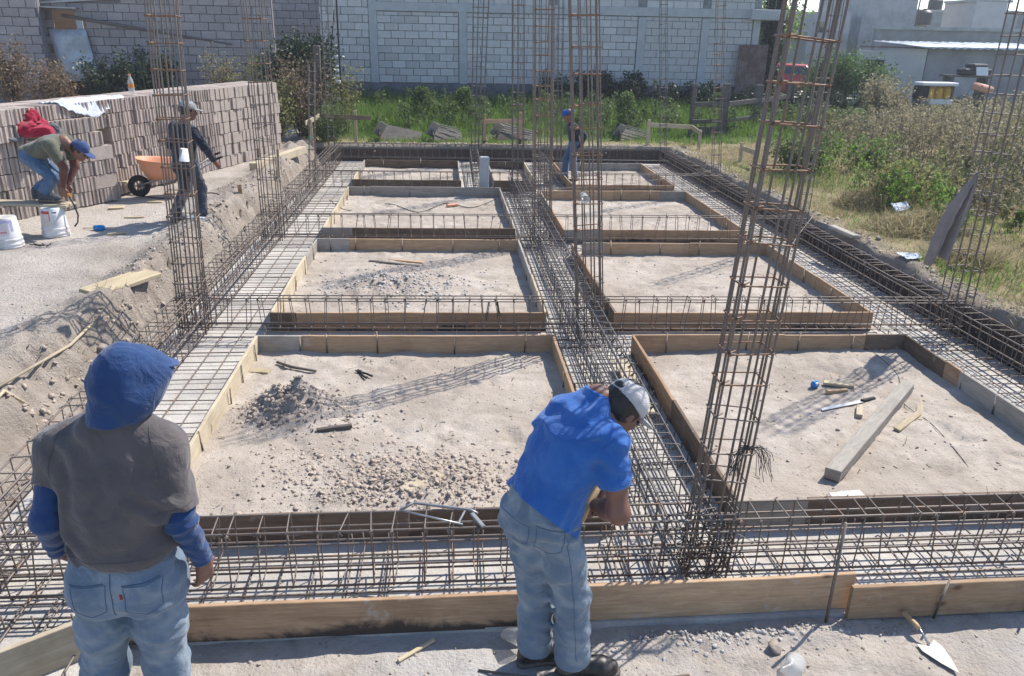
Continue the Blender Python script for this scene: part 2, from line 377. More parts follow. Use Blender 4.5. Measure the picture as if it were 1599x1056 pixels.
def leaf_mat(name, a, b_, trans=0.35, rough=0.6):
    m, nt, b = newmat(name); g = N(nt, "ShaderNodeNewGeometry")
    c = ramp(nt, g.outputs["Random Per Island"], [(0.0, b_), (0.75, a), (1.0, tuple(min(1, x * 1.35) for x in a))])
    big = noise(nt, g.outputs["Position"], 1.1, 4)
    c = mixc(nt, math_(nt, 'MULTIPLY', big, 0.5), c, tuple(x * 0.7 for x in b_))
    nt.links.new(c, b.inputs["Base Color"]); sin(b, Roughness=rough); b.inputs["Specular IOR Level"].default_value = 0.3
    tr = N(nt, "ShaderNodeBsdfTranslucent"); nt.links.new(c, tr.inputs[0])
    mx = N(nt, "ShaderNodeMixShader"); mx.inputs[0].default_value = trans
    nt.links.new(b.outputs[0], mx.inputs[1]); nt.links.new(tr.outputs[0], mx.inputs[2])
    nt.links.new(mx.outputs[0], nt.nodes["Material Output"].inputs[0]); return m
M['grass'] = leaf_mat("green_grass", (0.20, 0.31, 0.07), (0.10, 0.18, 0.035), 0.55)
M['straw'] = leaf_mat("dry_grass", (0.47, 0.40, 0.235), (0.30, 0.245, 0.13), 0.4)
M['weed'] = leaf_mat("weed_leaf", (0.15, 0.21, 0.075), (0.08, 0.12, 0.036), 0.45)
M['weed_dry'] = leaf_mat("dry_weed_leaf", (0.36, 0.32, 0.20), (0.20, 0.175, 0.11), 0.45)
M['weed_brown'] = leaf_mat("brown_weed_leaf", (0.26, 0.19, 0.125), (0.14, 0.095, 0.06), 0.3)
M['weed_olive'] = leaf_mat("olive_weed_leaf", (0.30, 0.30, 0.12), (0.17, 0.17, 0.065), 0.45)
M['darkleaf'] = leaf_mat("dark_leaf", (0.065, 0.088, 0.05), (0.03, 0.044, 0.026), 0.25, 0.45)
M['treeleaf'] = leaf_mat("tree_leaf", (0.12, 0.21, 0.06), (0.065, 0.12, 0.035), 0.45)
M['bark'] = simple("bark", (0.13, 0.105, 0.085), (0.07, 0.055, 0.045), 22, 0.95, 0.9, 0.02)
M['stem'] = simple("dry_stem", (0.23, 0.185, 0.13), (0.13, 0.10, 0.07), 30, 0.9)

def cloth_mat(name, a, b_, weave=420.0, fade=None, rough=0.9, sheen=0.25, fold=0.6, fscale=11.0):
    m, nt, b = newmat(name); v = coords(nt, 'pos')
    n1 = noise(nt, v, 5.0, 5, 0.6); n2 = noise(nt, v, weave, 2, 0.6)
    c = ramp(nt, n1, [(0.32, b_), (0.66, a)])
    if fade is not None: c = mixc(nt, ramp(nt, noise(nt, v, 7.5, 4, 0.6, 0.5), [(0.46, (0, 0, 0)), (0.68, (1, 1, 1))]), c, fade)
    c = mixc(nt, math_(nt, 'MULTIPLY', n2, 0.35), c, tuple(x * 0.62 for x in b_))
    nt.links.new(c, b.inputs["Base Color"]); sin(b, Roughness=rough); b.inputs["Specular IOR Level"].default_value = 0.15
    try: b.inputs["Sheen Weight"].default_value = sheen
    except Exception: pass
    f = noise(nt, v, fscale, 3, 0.5, 1.4)
    f2 = noise(nt, v, fscale * 3.4, 4, 0.55, 2.2); p = bump(nt, b, f, fold, 0.02); p = bump(nt, b, f2, fold * 0.45, 0.008, p); bump(nt, b, n2, 0.25, 0.0015, p); return m
M['skin'] = simple("skin", (0.33, 0.185, 0.125), (0.26, 0.135, 0.09), 14, 0.5, 0.25, 0.002, spec=0.4)
M['skin_d'] = simple("tanned_skin", (0.235, 0.115, 0.08), (0.17, 0.08, 0.055), 14, 0.48, 0.25, 0.002, spec=0.4)
M['hair'] = simple("black_hair", (0.03, 0.024, 0.02), (0.012, 0.01, 0.009), 90, 0.5, 0.6, 0.003, sc=(1, 1, 0.3))
M['eye'] = simple("eye", (0.03, 0.02, 0.018), None, 10, 0.2)
M['grey_tee'] = cloth_mat("grey_cotton", (0.118, 0.104, 0.104), (0.088, 0.078, 0.080), 520, fade=(0.140, 0.122, 0.118))
M['navy_knit'] = cloth_mat("blue_hoodie_cotton", (0.030, 0.070, 0.185), (0.020, 0.048, 0.135), 480)
M['polo'] = cloth_mat("royal_blue_pique", (0.036, 0.145, 0.44), (0.026, 0.108, 0.355), 600, fade=(0.05, 0.165, 0.46))
M['jeans1'] = cloth_mat("blue_denim", (0.165, 0.220, 0.290), (0.105, 0.153, 0.215), 700, fade=(0.265, 0.315, 0.365))
M['jeans2'] = cloth_mat("washed_denim", (0.175, 0.225, 0.285), (0.115, 0.16, 0.215), 700, fade=(0.28, 0.325, 0.365))
M['jeans3'] = cloth_mat("mid_denim", (0.09, 0.16, 0.27), (0.06, 0.11, 0.2), 500, fade=(0.15, 0.22, 0.32))
M['jeansD'] = cloth_mat("dark_denim", (0.055, 0.06, 0.08), (0.035, 0.04, 0.055), 500, fade=(0.09, 0.095, 0.115))
M['olive'] = cloth_mat("olive_cotton", (0.145, 0.145, 0.105), (0.105, 0.105, 0.078), 500)
M['navy'] = cloth_mat("navy_cotton", (0.028, 0.032, 0.05), (0.018, 0.021, 0.034), 500)
M['brick_sleeve'] = cloth_mat("maroon_cotton", (0.17, 0.07, 0.055), (0.12, 0.05, 0.04), 500)
M['cap_w'] = cloth_mat("pale_grey_cap", (0.55, 0.53, 0.52), (0.42, 0.405, 0.4), 500)
M['cap_g'] = cloth_mat("grey_cap", (0.35, 0.35, 0.34), (0.26, 0.26, 0.255), 500)
M['cap_b'] = cloth_mat("blue_cap", (0.05, 0.085, 0.22), (0.035, 0.06, 0.16), 500)
M['cap_r'] = cloth_mat("bright_blue_cap", (0.02, 0.085, 0.42), (0.015, 0.06, 0.33), 500)
M['strap'] = simple("black_strap", (0.02, 0.022, 0.024), None, 30, 0.6)
M['tee_seam'] = simple("tee_seam", (0.10, 0.09, 0.09), None, 200, 0.9)
M['seam'] = simple("denim_seam", (0.085, 0.135, 0.205), (0.06, 0.10, 0.16), 200, 0.9)
M['redtab'] = simple("red_tab", (0.4, 0.03, 0.03), None, 30, 0.7)
M['shoe'] = simple("black_leather", (0.025, 0.024, 0.024), (0.016, 0.015, 0.015), 40, 0.42, 0.3, 0.003, dirt=(0.13, 0.105, 0.085), dirt_scale=8)
M['boot'] = simple("grey_boot", (0.07, 0.075, 0.09), (0.045, 0.05, 0.06), 40, 0.7, 0.3, 0.003)
M['sole'] = simple("shoe_sole", (0.16, 0.135, 0.115), (0.09, 0.075, 0.065), 50, 0.85)
M['crimson'] = cloth_mat("crimson_fleece", (0.42, 0.02, 0.055), (0.27, 0.012, 0.035), 300)
M['slate_cloth'] = cloth_mat("slate_cloth", (0.15, 0.16, 0.17), (0.10, 0.108, 0.115), 300)
M['white_cloth'] = cloth_mat("white_blue_cloth", (0.66, 0.70, 0.76), (0.5, 0.55, 0.63), 300)
M['brown_cloth'] = cloth_mat("taupe_cloth", (0.30, 0.25, 0.235), (0.22, 0.185, 0.175), 400)
M['plastic_w'] = simple("white_plastic", (0.74, 0.73, 0.71), (0.62, 0.61, 0.59), 9, 0.45, dirt=(0.45, 0.42, 0.38), dirt_scale=5)
M['orange'] = simple("orange_paint", (0.74, 0.34, 0.20), (0.64, 0.26, 0.14), 6, 0.5, 0.2, 0.004, dirt=(0.5, 0.3, 0.2), dirt_scale=6)
M['rubber'] = simple("black_rubber", (0.03, 0.03, 0.03), (0.02, 0.02, 0.02), 30, 0.85)
M['steel'] = simple("bright_steel", (0.52, 0.52, 0.52), (0.40, 0.40, 0.40), 22, 0.38, metallic=0.85)
M['galv'] = simple("galvanised_sheet", (0.50, 0.56, 0.62), (0.40, 0.46, 0.52), 2.5, 0.5, metallic=0.25, dirt=(0.30, 0.32, 0.34), dirt_scale=2.0)
M['alu'] = simple("grey_metal", (0.33, 0.33, 0.33), (0.24, 0.24, 0.24), 20, 0.5, metallic=0.6)
M['iron'] = simple("dark_iron", (0.045, 0.042, 0.04), (0.028, 0.026, 0.025), 30, 0.6, metallic=0.5)
M['rustsheet'] = simple("rusty_sheet", (0.175, 0.115, 0.105), (0.105, 0.07, 0.068), 6, 0.8, 0.3, 0.01, dirt=(0.22, 0.17, 0.155), dirt_scale=3)
M['blue_pl'] = simple("blue_plastic", (0.02, 0.22, 0.55), (0.015, 0.17, 0.45), 20, 0.4)
M['yellow'] = simple("yellow_plastic", (0.62, 0.37, 0.06), (0.5, 0.28, 0.04), 12, 0.5)
M['tool_handle'] = simple("tool_handle_wood", (0.55, 0.40, 0.23), (0.42, 0.29, 0.155), 25, 0.6)
M['orange_handle'] = simple("orange_handle", (0.65, 0.24, 0.03), None, 25, 0.5)
M['carpaint'] = simple("red_car_paint", (0.52, 0.05, 0.045), (0.47, 0.04, 0.04), 8, 0.28, spec=0.6)
M['carglass'] = simple("car_glass", (0.05, 0.06, 0.07), None, 8, 0.08, spec=0.8)
M['black_pl'] = simple("black_plastic", (0.025, 0.026, 0.03), None, 10, 0.5)
M['white_p'] = simple("white_paint", (0.76, 0.76, 0.75), (0.66, 0.66, 0.65), 4, 0.5)
M['paper'] = simple("pale_paper", (0.72, 0.70, 0.66), (0.6, 0.58, 0.55), 12, 0.8)
M['string'] = simple("pale_string", (0.5, 0.46, 0.4), None, 30, 0.9)
M['green_tape'] = simple("green_ribbon", (0.02, 0.35, 0.28), None, 30, 0.6)
def clear_mat():
    m, nt, b = newmat("clear_plastic"); sin(b, Roughness=0.25); b.inputs["Base Color"].default_value = (0.62, 0.62, 0.60, 1)
    tr = N(nt, "ShaderNodeBsdfTransparent"); mx = N(nt, "ShaderNodeMixShader"); mx.inputs[0].default_value = 0.42
    nt.links.new(tr.outputs[0], mx.inputs[1]); nt.links.new(b.outputs[0], mx.inputs[2]); nt.links.new(mx.outputs[0], nt.nodes["Material Output"].inputs[0]); return m
M['clear'] = clear_mat()
M['trowel'] = simple("dusty_trowel", (0.58, 0.55, 0.50), (0.44, 0.42, 0.385), 24, 0.6, 0.3, 0.002)
# ------------------------------------------------------------------ terrain
def sstep(a, b, x): t = np.clip((x - a) / (b - a), 0, 1); return t * t * (3 - 2 * t)
def ground_z(X, Y):
    """height of the untouched ground round the dig"""
    P = np.stack([X, Y, np.zeros_like(X)], -1)
    n1 = fbm(P * 0.8, 4, 3); n2 = fbm(P * 3.1, 5, 9); n3 = fbm(P * 11.0, 3, 21)
    edgeL = -2.83 - 0.10 * n1 - 0.05 * n2
    wl_ = 0.66 - 0.34 * sstep(5.8, 7.6, Y)
    left = sstep(0.0, 1.0, (edgeL - X + 0.05 * n3 + 0.05 * n2) / wl_)
    zl = 0.39 + 0.035 * n1 + 0.02 * n2
    ridge = np.exp(-((X + 3.05 + wl_ * .5 + 0.12 * n1) / 0.28) ** 2) * (0.10 + 0.10 * n2 + 0.05 * n3) * sstep(1.0, 4.0, Y)
    loose = sstep(-4.3, -3.4, X) * (0.035 * n2 + 0.022 * n3)
    zl = zl + np.clip(ridge, -0.05, 0.3) + loose + 0.006 * n3
    right = sstep(0.0, 0.10, X - 5.30 - 0.05 * n1 - 0.03 * n2)
    zr = 0.37 + 0.09 * sstep(5.5, 9.0, X) + 0.04 * n1 + 0.03 * n2 + 0.05 * np.exp(-((X - 5.55) / 0.22) ** 2) * (1 + n2)
    back = sstep(0.0, 0.12, Y - 18.72 - 0.05 * n1 - 0.03 * n2)
    zb = 0.38 + 0.35 * sstep(19.5, 25.0, Y) * (1 - sstep(6.0, 12.0, X)) + 0.03 * n1 + 0.02 * n2
    slope = left * (1 - left) * 4; zl = zl + slope * (0.07 * n2 + 0.05 * n3)
    pit = -0.09 + 0 * X
    z = np.maximum.reduce([pit + (zl - pit) * left, pit + (zr - pit) * right, pit + (zb - pit) * back])
    return z
def axis(*segs):
    out = []
    for a, b, s in segs: out += list(np.arange(a, b - 1e-6, s))
    return np.array(out + [segs[-1][1]])
gx = axis((-160, -60, 20), (-60, -20, 5), (-20, -8, .8), (-8, -4.2, .09), (-4.2, -2.6, .045), (-2.6, 5.1, .35), (5.1, 6.4, .05), (6.4, 12, .14), (12, 30, 1.0), (30, 80, 5), (80, 200, 20))
gy = axis((-40, 0, 5), (0, 1.8, .3), (1.8, 9, .05), (9, 18.4, .075), (18.4, 19.2, .04), (19.2, 26, .15), (26, 44, 1.0), (44, 100, 6), (100, 300, 25))
def grid_mesh(name, X, Y, Z, mat):
    ny, nx = X.shape; V = np.stack([X, Y, Z], -1).reshape(-1, 3); i = np.arange(ny * nx).reshape(ny, nx)
    F = np.stack([i[:-1, :-1], i[:-1, 1:], i[1:, 1:], i[1:, :-1]], -1).reshape(-1, 4)
    return fast_mesh(name, V, F, mat, True)
GX, GY = np.meshgrid(gx, gy)
tag(obj("ground", grid_mesh("ground", GX, GY, ground_z(GX, GY), M['ground'])), kind='structure')
def gz(x, y): return float(ground_z(np.array([x], float), np.array([y], float))[0])

# dirt yard in front of the footing, where the two men stand
fx = np.arange(-2.9, 5.4, .03); fy = np.arange(1.0, 3.23, .03); FX, FY = np.meshgrid(fx, fy)
PP = np.stack([FX, FY, 0 * FX], -1)
FZ = -0.028 + 0.016 * fbm(PP * 1.6, 4, 31) + 0.012 * fbm(PP * 7, 4, 33) + 0.008 * fbm(PP * 22, 3, 35)
FZ = FZ + 0.035 * np.exp(-((FY - 3.06) / 0.06) ** 2) * sstep(.7, 1.2, FX) * (1 - sstep(2.0, 2.1, FX)) * np.clip(0.6 + fbm(PP * 9, 3, 37), 0, 2)
FZ = np.where((FY > 3.19 + (FX + 1.6) * 0.62) & (FX < -1.6), -0.06, np.minimum(FZ, 0.015))
tag(obj("dirt_yard", grid_mesh("dirt_yard", FX, FY, FZ, M['yard'])), kind='structure')
def yz(x, y):
    i = int(np.clip((x + 2.9) / .03, 0, len(fx) - 1)); j = int(np.clip((y - 1.0) / .03, 0, len(fy) - 1)); return float(FZ[j, i])

# ------------------------------------------------------------------ concrete footing
sk = lambda x, y: y - 0.032 * min(max((y - 4.0) / 2.5, 0), 1) * (x + 1.75)     # the cross strips run a little askew
b = MB(); b.prism([(-2.72, 1.2), (-2.55, 1.2), (-1.62, 3.20), (5.27, 3.165), (5.27, 18.6), (-2.72, 18.85)], -0.10, 0.0)
tag(b.build("concrete_footing", M['concrete']), kind='structure')

# ------------------------------------------------------------------ bare soil inside each formwork frame
def soil_cell(name, x0, x1, y0, y1, heaps=(), seed=0):
    n = max(8, int((x1 - x0) / .035)); mY = max(8, int((y1 - y0) / .035))
    u, v = np.meshgrid(np.linspace(0, 1, n), np.linspace(0, 1, mY))
    X = x0 + (x1 - x0) * u; ya = np.array([sk(x, y0) for x in X[0]]); yb = np.array([sk(x, y1) for x in X[0]])
    Y = ya[None] * (1 - v) + yb[None] * v; P = np.stack([X, Y, 0 * X + seed], -1)
    Z = 0.03 + 0.024 * fbm(P * 1.3, 4, 41) + 0.016 * fbm(P * 5, 4, 43) + 0.006 * fbm(P * 22, 3, 45)
    edge = np.minimum(np.minimum(u, 1 - u) * (x1 - x0), np.minimum(v, 1 - v) * (y1 - y0)); Z += .03 * np.exp(-edge / .09) * np.clip(fbm(P * 3, 3, 48) + .3, 0, 1)
    for hx, hy, r, h in heaps:
        d2 = ((X - hx) ** 2 + (Y - hy) ** 2) / r ** 2
        Z += h * np.exp(-d2 * 1.4) * (1 + 0.6 * fbm(P * 7, 4, 47) + 0.45 * fbm(P * 24, 3, 49))
    fr = np.random.default_rng(int(seed) + 5)
    for _ in range(int(5 * (x1 - x0) * (y1 - y0))):      # boot prints
        cx, cy, a = fr.uniform(x0 + .15, x1 - .15), fr.uniform(y0 + .2, y1 - .25), fr.uniform(0, 3.14); dx = (X - cx) * math.cos(a) + (Y - cy) * math.sin(a); dy = -(X - cx) * math.sin(a) + (Y - cy) * math.cos(a)
        q = (dx / .14) ** 4 + (dy / .052) ** 4; Z -= .014 * np.exp(-q * 1.2); Z += .006 * np.exp(-((q ** .25 - 1.15) / .16) ** 2)
    Z = np.maximum(Z, 0.008); return tag(obj("soil_floor", grid_mesh(name, X, Y, Z, M['soil'])), kind='structure'), (X, Y, Z)
CELLS = dict(A1=(-1.75, 1.0, 3.97, 6.9), B1=(1.76, 4.42, 3.97, 6.9), A2=(-1.75, 1.0, 7.54, 10.55), B2=(1.72, 4.42, 7.54, 10.4), A3=(-1.75, 1.0, 11.22, 14.42), B3=(1.72, 4.40, 11.15, 14.2),
             A4=(-1.75, .30, 15.15, 17.6), C4=(.95, 1.75, 15.15, 17.6), B4=(2.4, 4.35, 14.85, 17.5))
HE = dict(A1=[(-1.25, 5.66, .30, .20), (-1.0, 5.5, .35, .06), (-.25, 4.5, .55, .055), (.1, 4.35, .4, .05), (-1.3, 4.6, .4, .03)], A2=[(-.6, 9.1, .6, .07), (-.9, 8.7, .5, .05)], B1=[(3.7, 6.5, .5, .03)])
SOIL = {k: soil_cell(k, *c, heaps=HE.get(k, ()), seed=i * 5.0)[1] for i, (k, c) in enumerate(CELLS.items())}
def soil_z(k, x, y):
    X, Y, Z = SOIL[k]; i = np.argmin((X - x) ** 2 + (Y - y) ** 2); return float(Z.ravel()[i])

# ------------------------------------------------------------------ formwork boards and stakes
_nail = {}
def board(parent, p0, p1, mat, h=0.20, t=0.026, z0=0.0, proud=0.0, tilt=0.0, label=None, name="board"):
    """one plank on edge from p0 to p1; origin in its middle"""
    a = Vector((p0[0], p0[1], 0)); c = Vector((p1[0], p1[1], 0)); d = c - a; L = d.length; nseg = max(1, int(L / 0.35))
    bow = random.uniform(-.004, .004) * L; top = [random.uniform(-.0035, .0035) for _ in range(nseg + 1)]
    V = []; F = []; e = 0.003
    for i in range(nseg + 1):
        s = i / nseg; x = -L / 2 + s * L; y = bow * math.sin(math.pi * s); zt = h / 2 + top[i]
        V += [(x, y - t / 2, -h / 2), (x, y - t / 2, zt - e), (x, y - t / 2 + e, zt), (x, y + t / 2 - e, zt), (x, y + t / 2, zt - e), (x, y + t / 2, -h / 2)]
    for i in range(nseg):
        for k in range(6):
            F.append((i * 6 + k, (i + 1) * 6 + k, (i + 1) * 6 + (k + 1) % 6, i * 6 + (k + 1) % 6))
    F = [f[::-1] for f in F]
    F.append(tuple(range(6))[::-1]); F.append(tuple(nseg * 6 + k for k in range(6)))
    o = obj(name, mesh("board", V, F, M[mat]), parent)
    nrm = Vector((-d.y, d.x, 0)).normalized()
    o.location = (a + c) / 2 + nrm * proud + Vector((0, 0, z0 + h / 2)) - (parent.location if parent else Vector())
    o.rotation_euler = (tilt + random.uniform(-.015, .015), 0, math.atan2(d.y, d.x))
    if label: o["label"] = label
    return o
def rod_me(r, n=6, key={}):
    if (r, n) not in key: key[(r, n)] = MB().tube([(0, 0, 0), (1, 0, 0)], r, n).me("rod", None)
    return key[(r, n)]
_rods = {}
def rod(parent, a, bb, r, mat, name="bar", n=6):
    """a straight bar as a scaled copy of one shared mesh"""
    k = (r, mat, n)
    if k not in _rods: _rods[k] = MB().tube([(0, 0, 0), (1, 0, 0)], r, n).me("round_bar", M[mat], True)
    a = Vector(a); d = Vector(bb) - a
    o = bpy.data.objects.new(name, _rods[k]); link(o, parent); o.location = a
    o.rotation_euler = d.to_track_quat('X', 'Z').to_euler(); o.scale = (d.length, 1, 1); return o
def stake(parent, x, y, h=0.26, lean=(0, 0), mat='bar', z0=-.02):
    P0 = parent.location
    return rod(parent, Vector((x, y, z0)) - P0, Vector((x + lean[0], y + lean[1], z0 + h)) - P0, 0.0062, mat, "stake")

def frame(label, cell, sides, stakes, group="wooden formwork frames round the soil beds"):
    x0, x1, y0, y1 = CELLS[cell]
    t = thing("formwork_frame", label, "formwork", ((x0 + x1) / 2, (y0 + y1) / 2, 0), 0, group)
    ends = dict(far=((x0, sk(x0, y1)), (x1, sk(x1, y1))), near=((x0, sk(x0, y0)), (x1, sk(x1, y0))), left=((x0, sk(x0, y0)), (x0, sk(x0, y1))), right=((x1, sk(x1, y0)), (x1, sk(x1, y1))))
    for s, pieces in sides.items():
        (ax, ay), (bx, by) = ends[s]; dx, dy = bx - ax, by - ay; L = math.hypot(dx, dy); ins = 0.014 / L if s in ('left', 'right') else -0.012 / L
        for q, (f0, f1, mat) in enumerate(pieces):
            if f0 == 0: f0 = ins
            if f1 == 1: f1 = 1 - ins
            board(t, (ax + dx * f0, ay + dy * f0), (ax + dx * (f1 - .001), ay + dy * (f1 - .001)), mat, proud=0.004 * (q % 2), z0=random.uniform(-.004, .006))
    for s, fr in stakes.items():
        (ax, ay), (bx, by) = ends[s]; off = dict(far=(0, -.024), near=(0, -.024), left=(.024, 0), right=(-.024, 0))[s]
        for f in fr:
            stake(t, ax + (bx - ax) * f + off[0], ay + (by - ay) * f + off[1], random.uniform(.2, .27), (random.uniform(-.02, .02), random.uniform(-.02, .02)))
    return t
frame("brown board frame round the soil heap bed between the two front workers", 'A1',
      dict(far=[(0, .15, 'w_grey'), (.15, 1, 'w_brown')], left=[(0, .42, 'w_pale'), (.42, 1, 'w_pale')], right=[(0, .5, 'w_pale'), (.5, 1, 'w_brown')], near=[(0, .55, 'w_dark'), (.55, 1, 'w_dark')]),
      dict(far=[.14, .23, .4, .66, .9], left=[.06, .36, .62, .76, .93], right=[.3, .7]))
frame("board frame round the bed holding the long timber beam", 'B1',
      dict(far=[(0, .55, 'w_brown'), (.55, .85, 'w_brown'), (.85, 1, 'w_dark')], left=[(0, .5, 'w_dark'), (.5, 1, 'w_stain')], right=[(0, .3, 'w_grey'), (.3, .68, 'w_grey'), (.68, .76, 'w_stain'), (.76, 1, 'w_dark')], near=[(0, .17, 'w_grey'), (.17, 1, 'w_dark')]),
      dict(far=[.12, .41, .6, .8], right=[.25, .5, .66]))
frame("board frame of the second-row bed with the grey gravel spread", 'A2',
      dict(far=[(0, .16, 'w_grey'), (.16, 1, 'w_brown')], left=[(0, .3, 'w_pale'), (.3, .7, 'w_pale'), (.7, 1, 'w_grey')], right=[(0, .45, 'w_pale'), (.45, 1, 'w_grey')], near=[(0, .09, 'w_dark'), (.09, .6, 'w_stain'), (.6, 1, 'w_stain')]),
      dict(far=[.07, .19, .42, .67, .9], left=[.15, .4, .62, .85], right=[.2, .55]))
frame("board frame of the bare second-row bed beyond the timber beam bed", 'B2',
      dict(far=[(.05, .17, 'w_grey'), (.17, .6, 'w_brown'), (.6, 1, 'w_brown')], left=[(0, .4, 'w_dark'), (.4, 1, 'w_stain')], right=[(0, .45, 'w_brown'), (.45, 1, 'w_brown')], near=[(0, .5, 'w_stain'), (.5, 1, 'w_stain')]),
      dict(far=[.2, .45, .65, .9], right=[.3, .55, .75, .9]))
frame("board frame of the third-row bed crossed by a thin wire", 'A3',
      dict(far=[(0, .15, 'w_grey'), (.15, 1, 'w_grey')], left=[(0, .5, 'w_pale'), (.5, 1, 'w_pale')], right=[(0, .5, 'w_grey'), (.5, 1, 'w_grey')], near=[(0, .15, 'w_grey'), (.15, 1, 'w_dark')]),
      dict(far=[.1, .14, .4, .68], left=[.3, .7, .85], right=[.3, .7]))
frame("board frame of the third-row bed seen behind the column with the clear cup", 'B3',
      dict(far=[(0, .5, 'w_brown'), (.5, .82, 'w_brown'), (.82, 1, 'w_grey')], left=[(0, .5, 'w_stain'), (.5, 1, 'w_grey')], right=[(0, .4, 'w_brown'), (.4, 1, 'w_brown')], near=[(0, .2, 'w_grey'), (.2, 1, 'w_stain')]),
      dict(far=[.3, .55, .75], right=[.25, .5, .8]))
frame("dark board frame of the farthest narrow bed near the debris heap", 'A4',
      dict(far=[(0, 1, 'w_dark')], left=[(0, .5, 'w_pale'), (.5, 1, 'w_grey')], right=[(0, 1, 'w_grey')], near=[(0, 1, 'w_dark')]), dict(far=[.2, .6], left=[.4]))
frame("small square board frame between the two far footing strips", 'C4',
      dict(far=[(0, 1, 'w_dark')], left=[(0, 1, 'w_grey')], right=[(0, 1, 'w_pale')], near=[(0, 1, 'w_dark')]), dict(far=[.5]))
frame("board frame of the far bed beside the worker in the blue cap", 'B4',
      dict(far=[(0, .6, 'w_grey'), (.6, 1, 'w_grey')], left=[(0, 1, 'w_stain')], right=[(0, .5, 'w_brown'), (.5, 1, 'w_brown')], near=[(0, 1, 'w_stain')]), dict(far=[.3, .7], right=[.3, .6]))
# front edge: three planks end to end, the last one stepped forward
t = thing("edge_formwork", "long front edge of brown planks with damp dark stains", "formwork", (0.3, 3.2, 0))
board(t, (-1.63, 3.20), (0.58, 3.205), 'w_stain', h=.215, z0=-.01); board(t, (0.59, 3.212), (2.13, 3.225), 'w_brown', h=.215, z0=.005, proud=.004)
for x in (-1.53,): stake(t, x, 3.17, .30, (.03, 0))
t = thing("edge_formwork", "separate front plank stepped forward beside the upright steel rod", "formwork", (3.2, 3.17, 0))
board(t, (2.09, 3.165), (4.9, 3.16), 'w_brown', h=.205, z0=-.015, t=.03)
for x in (2.56, 3.08): stake(t, x, 3.135, .25, (.035, 0))
t = thing("edge_formwork", "pale plank running out beside the hooded worker's leg", "formwork", (-2.0, 2.8, 0))
board(t, (-2.62, 2.55), (-1.655, 3.185), 'w_pale', h=.22, z0=-.01, t=.032)
stake(t, -2.02, 3.04, .15, (-.01, 0), z0=0)
# ------------------------------------------------------------------ reinforcement
_loops = {}
def loop_me(w, h, r, mat, hook=True):
    """a bent stirrup in the YZ plane, origin at its lower middle"""
    k = (round(w, 3), round(h, 3), r, mat)
    if k not in _loops:
        c = 0.014; y, z = w / 2, h; P = []
        for cy, cz, a0 in ((-y + c, c, 180), (y - c, c, 270), (y - c, z - c, 0), (-y + c, z - c, 90)):
            for a in (a0, a0 + 45, a0 + 90): P.append((0, cy + c * math.cos(math.radians(a)), cz + c * math.sin(math.radians(a))))
        b = MB().tube(P, r, 5, closed=True)
        if hook:
            b.tube([(.004, -y + c, z), (.006, -y + .004, z - .006), (.007, -y + .045, z - .05)], r, 5)
            b.tube([(-.004, -y, z - c), (-.006, -y + .006, z - .004), (-.004, -y + .055, z - .035)], r, 5)
        _loops[k] = b.me("bent_stirrup", M[mat], True)
    return _loops[k]
def knots(parent, pts, seed=0):
    """twists of tie wire at the crossings, too small to pick apart"""
    r = random.Random(seed); b = MB()
    for p in pts:
        p = Vector(p)
        for _ in range(2):
            q = [p + Vector((r.uniform(-.012, .012), r.uniform(-.012, .012), r.uniform(-.012, .012))) for _ in range(3)]
            b.tube(q, .0016, 3, cap=False)
        e = p + Vector((r.uniform(-.03, .03), r.uniform(-.03, .03), r.uniform(.0, .03))); b.tube([p, (p + e) / 2 + Vector((0, 0, .006)), e], .0013, 3, cap=False)
    if b.v: tag(b.build("tie_wire", M['wire'], parent), kind='stuff')
def beam_cage(label, p0, p1, w, z0, z1, step, bars, rb=.0063, rs=.0042, bar='bar', tie='bar', jit=.018, wires=True, group="steel beam cages lying in the footing trenches", sag=.0):
    p0 = Vector((p0[0], p0[1], 0)); p1 = Vector((p1[0], p1[1], 0)); d = p1 - p0; L = d.length
    t = thing("beam_cage", label, "rebar cage", p0, math.atan2(d.y, d.x), group)
    h = z1 - z0
    for u, v in bars:
        y = u * (w / 2 - rb); z = z0 + rb + v * (h - 2 * rb); nn = max(1, round(L / 6.0)); x = random.uniform(-.04, .02)
        for i in range(nn):
            xe = min(L + random.uniform(0, .05), (i + 1) * L / nn + .25)
            dz = random.uniform(-.008, .008); dy = random.uniform(-.006, .006)
            rod(t, (x, y + dy, z + dz), (xe, y + random.uniform(-.006, .006) , z + random.uniform(-.008, .008)), rb, bar, "bar")
            x = (i + 1) * L / nn - .25
    n = int(L / step); me = loop_me(w, h, rs, tie); me2 = loop_me(w * 1.02, h * 1.015, rs, tie); pts = []
    for i in range(n + 1):
        x = min(L, i * step + random.uniform(-jit, jit)) + .02
        o = bpy.data.objects.new("stirrup", me if random.random() < .6 else me2); link(o, t)
        o.location = (x, random.uniform(-.006, .006), z0 + random.uniform(-.008, .008))
        o.rotation_euler = (random.uniform(-.04, .04), random.gauss(0, .075), random.gauss(0, .085))
        if wires: pts += [(x, sgn * w / 2, zz) for sgn in (-1, 1) for zz in (z0, z1) if random.random() < .55]
    if wires: knots(t, pts, int(L * 100))
    return t
B6 = [(-1, 0), (1, 0), (-1, 1), (1, 1), (-1, .5), (1, .5)]
B8 = [(-1, 0), (0, 0), (1, 0), (-1, 1), (-.3, 1), (.3, 1), (1, 1), (-1, .45), (1, .5)]
B4 = [(-1, 0), (1, 0), (-1, 1), (1, 1)]
beam_cage("long beam cage along the edge of the yard with the block stack", (-2.46, 1.8), (-2.46, 18.35), .24, .07, .45, .155, B8)
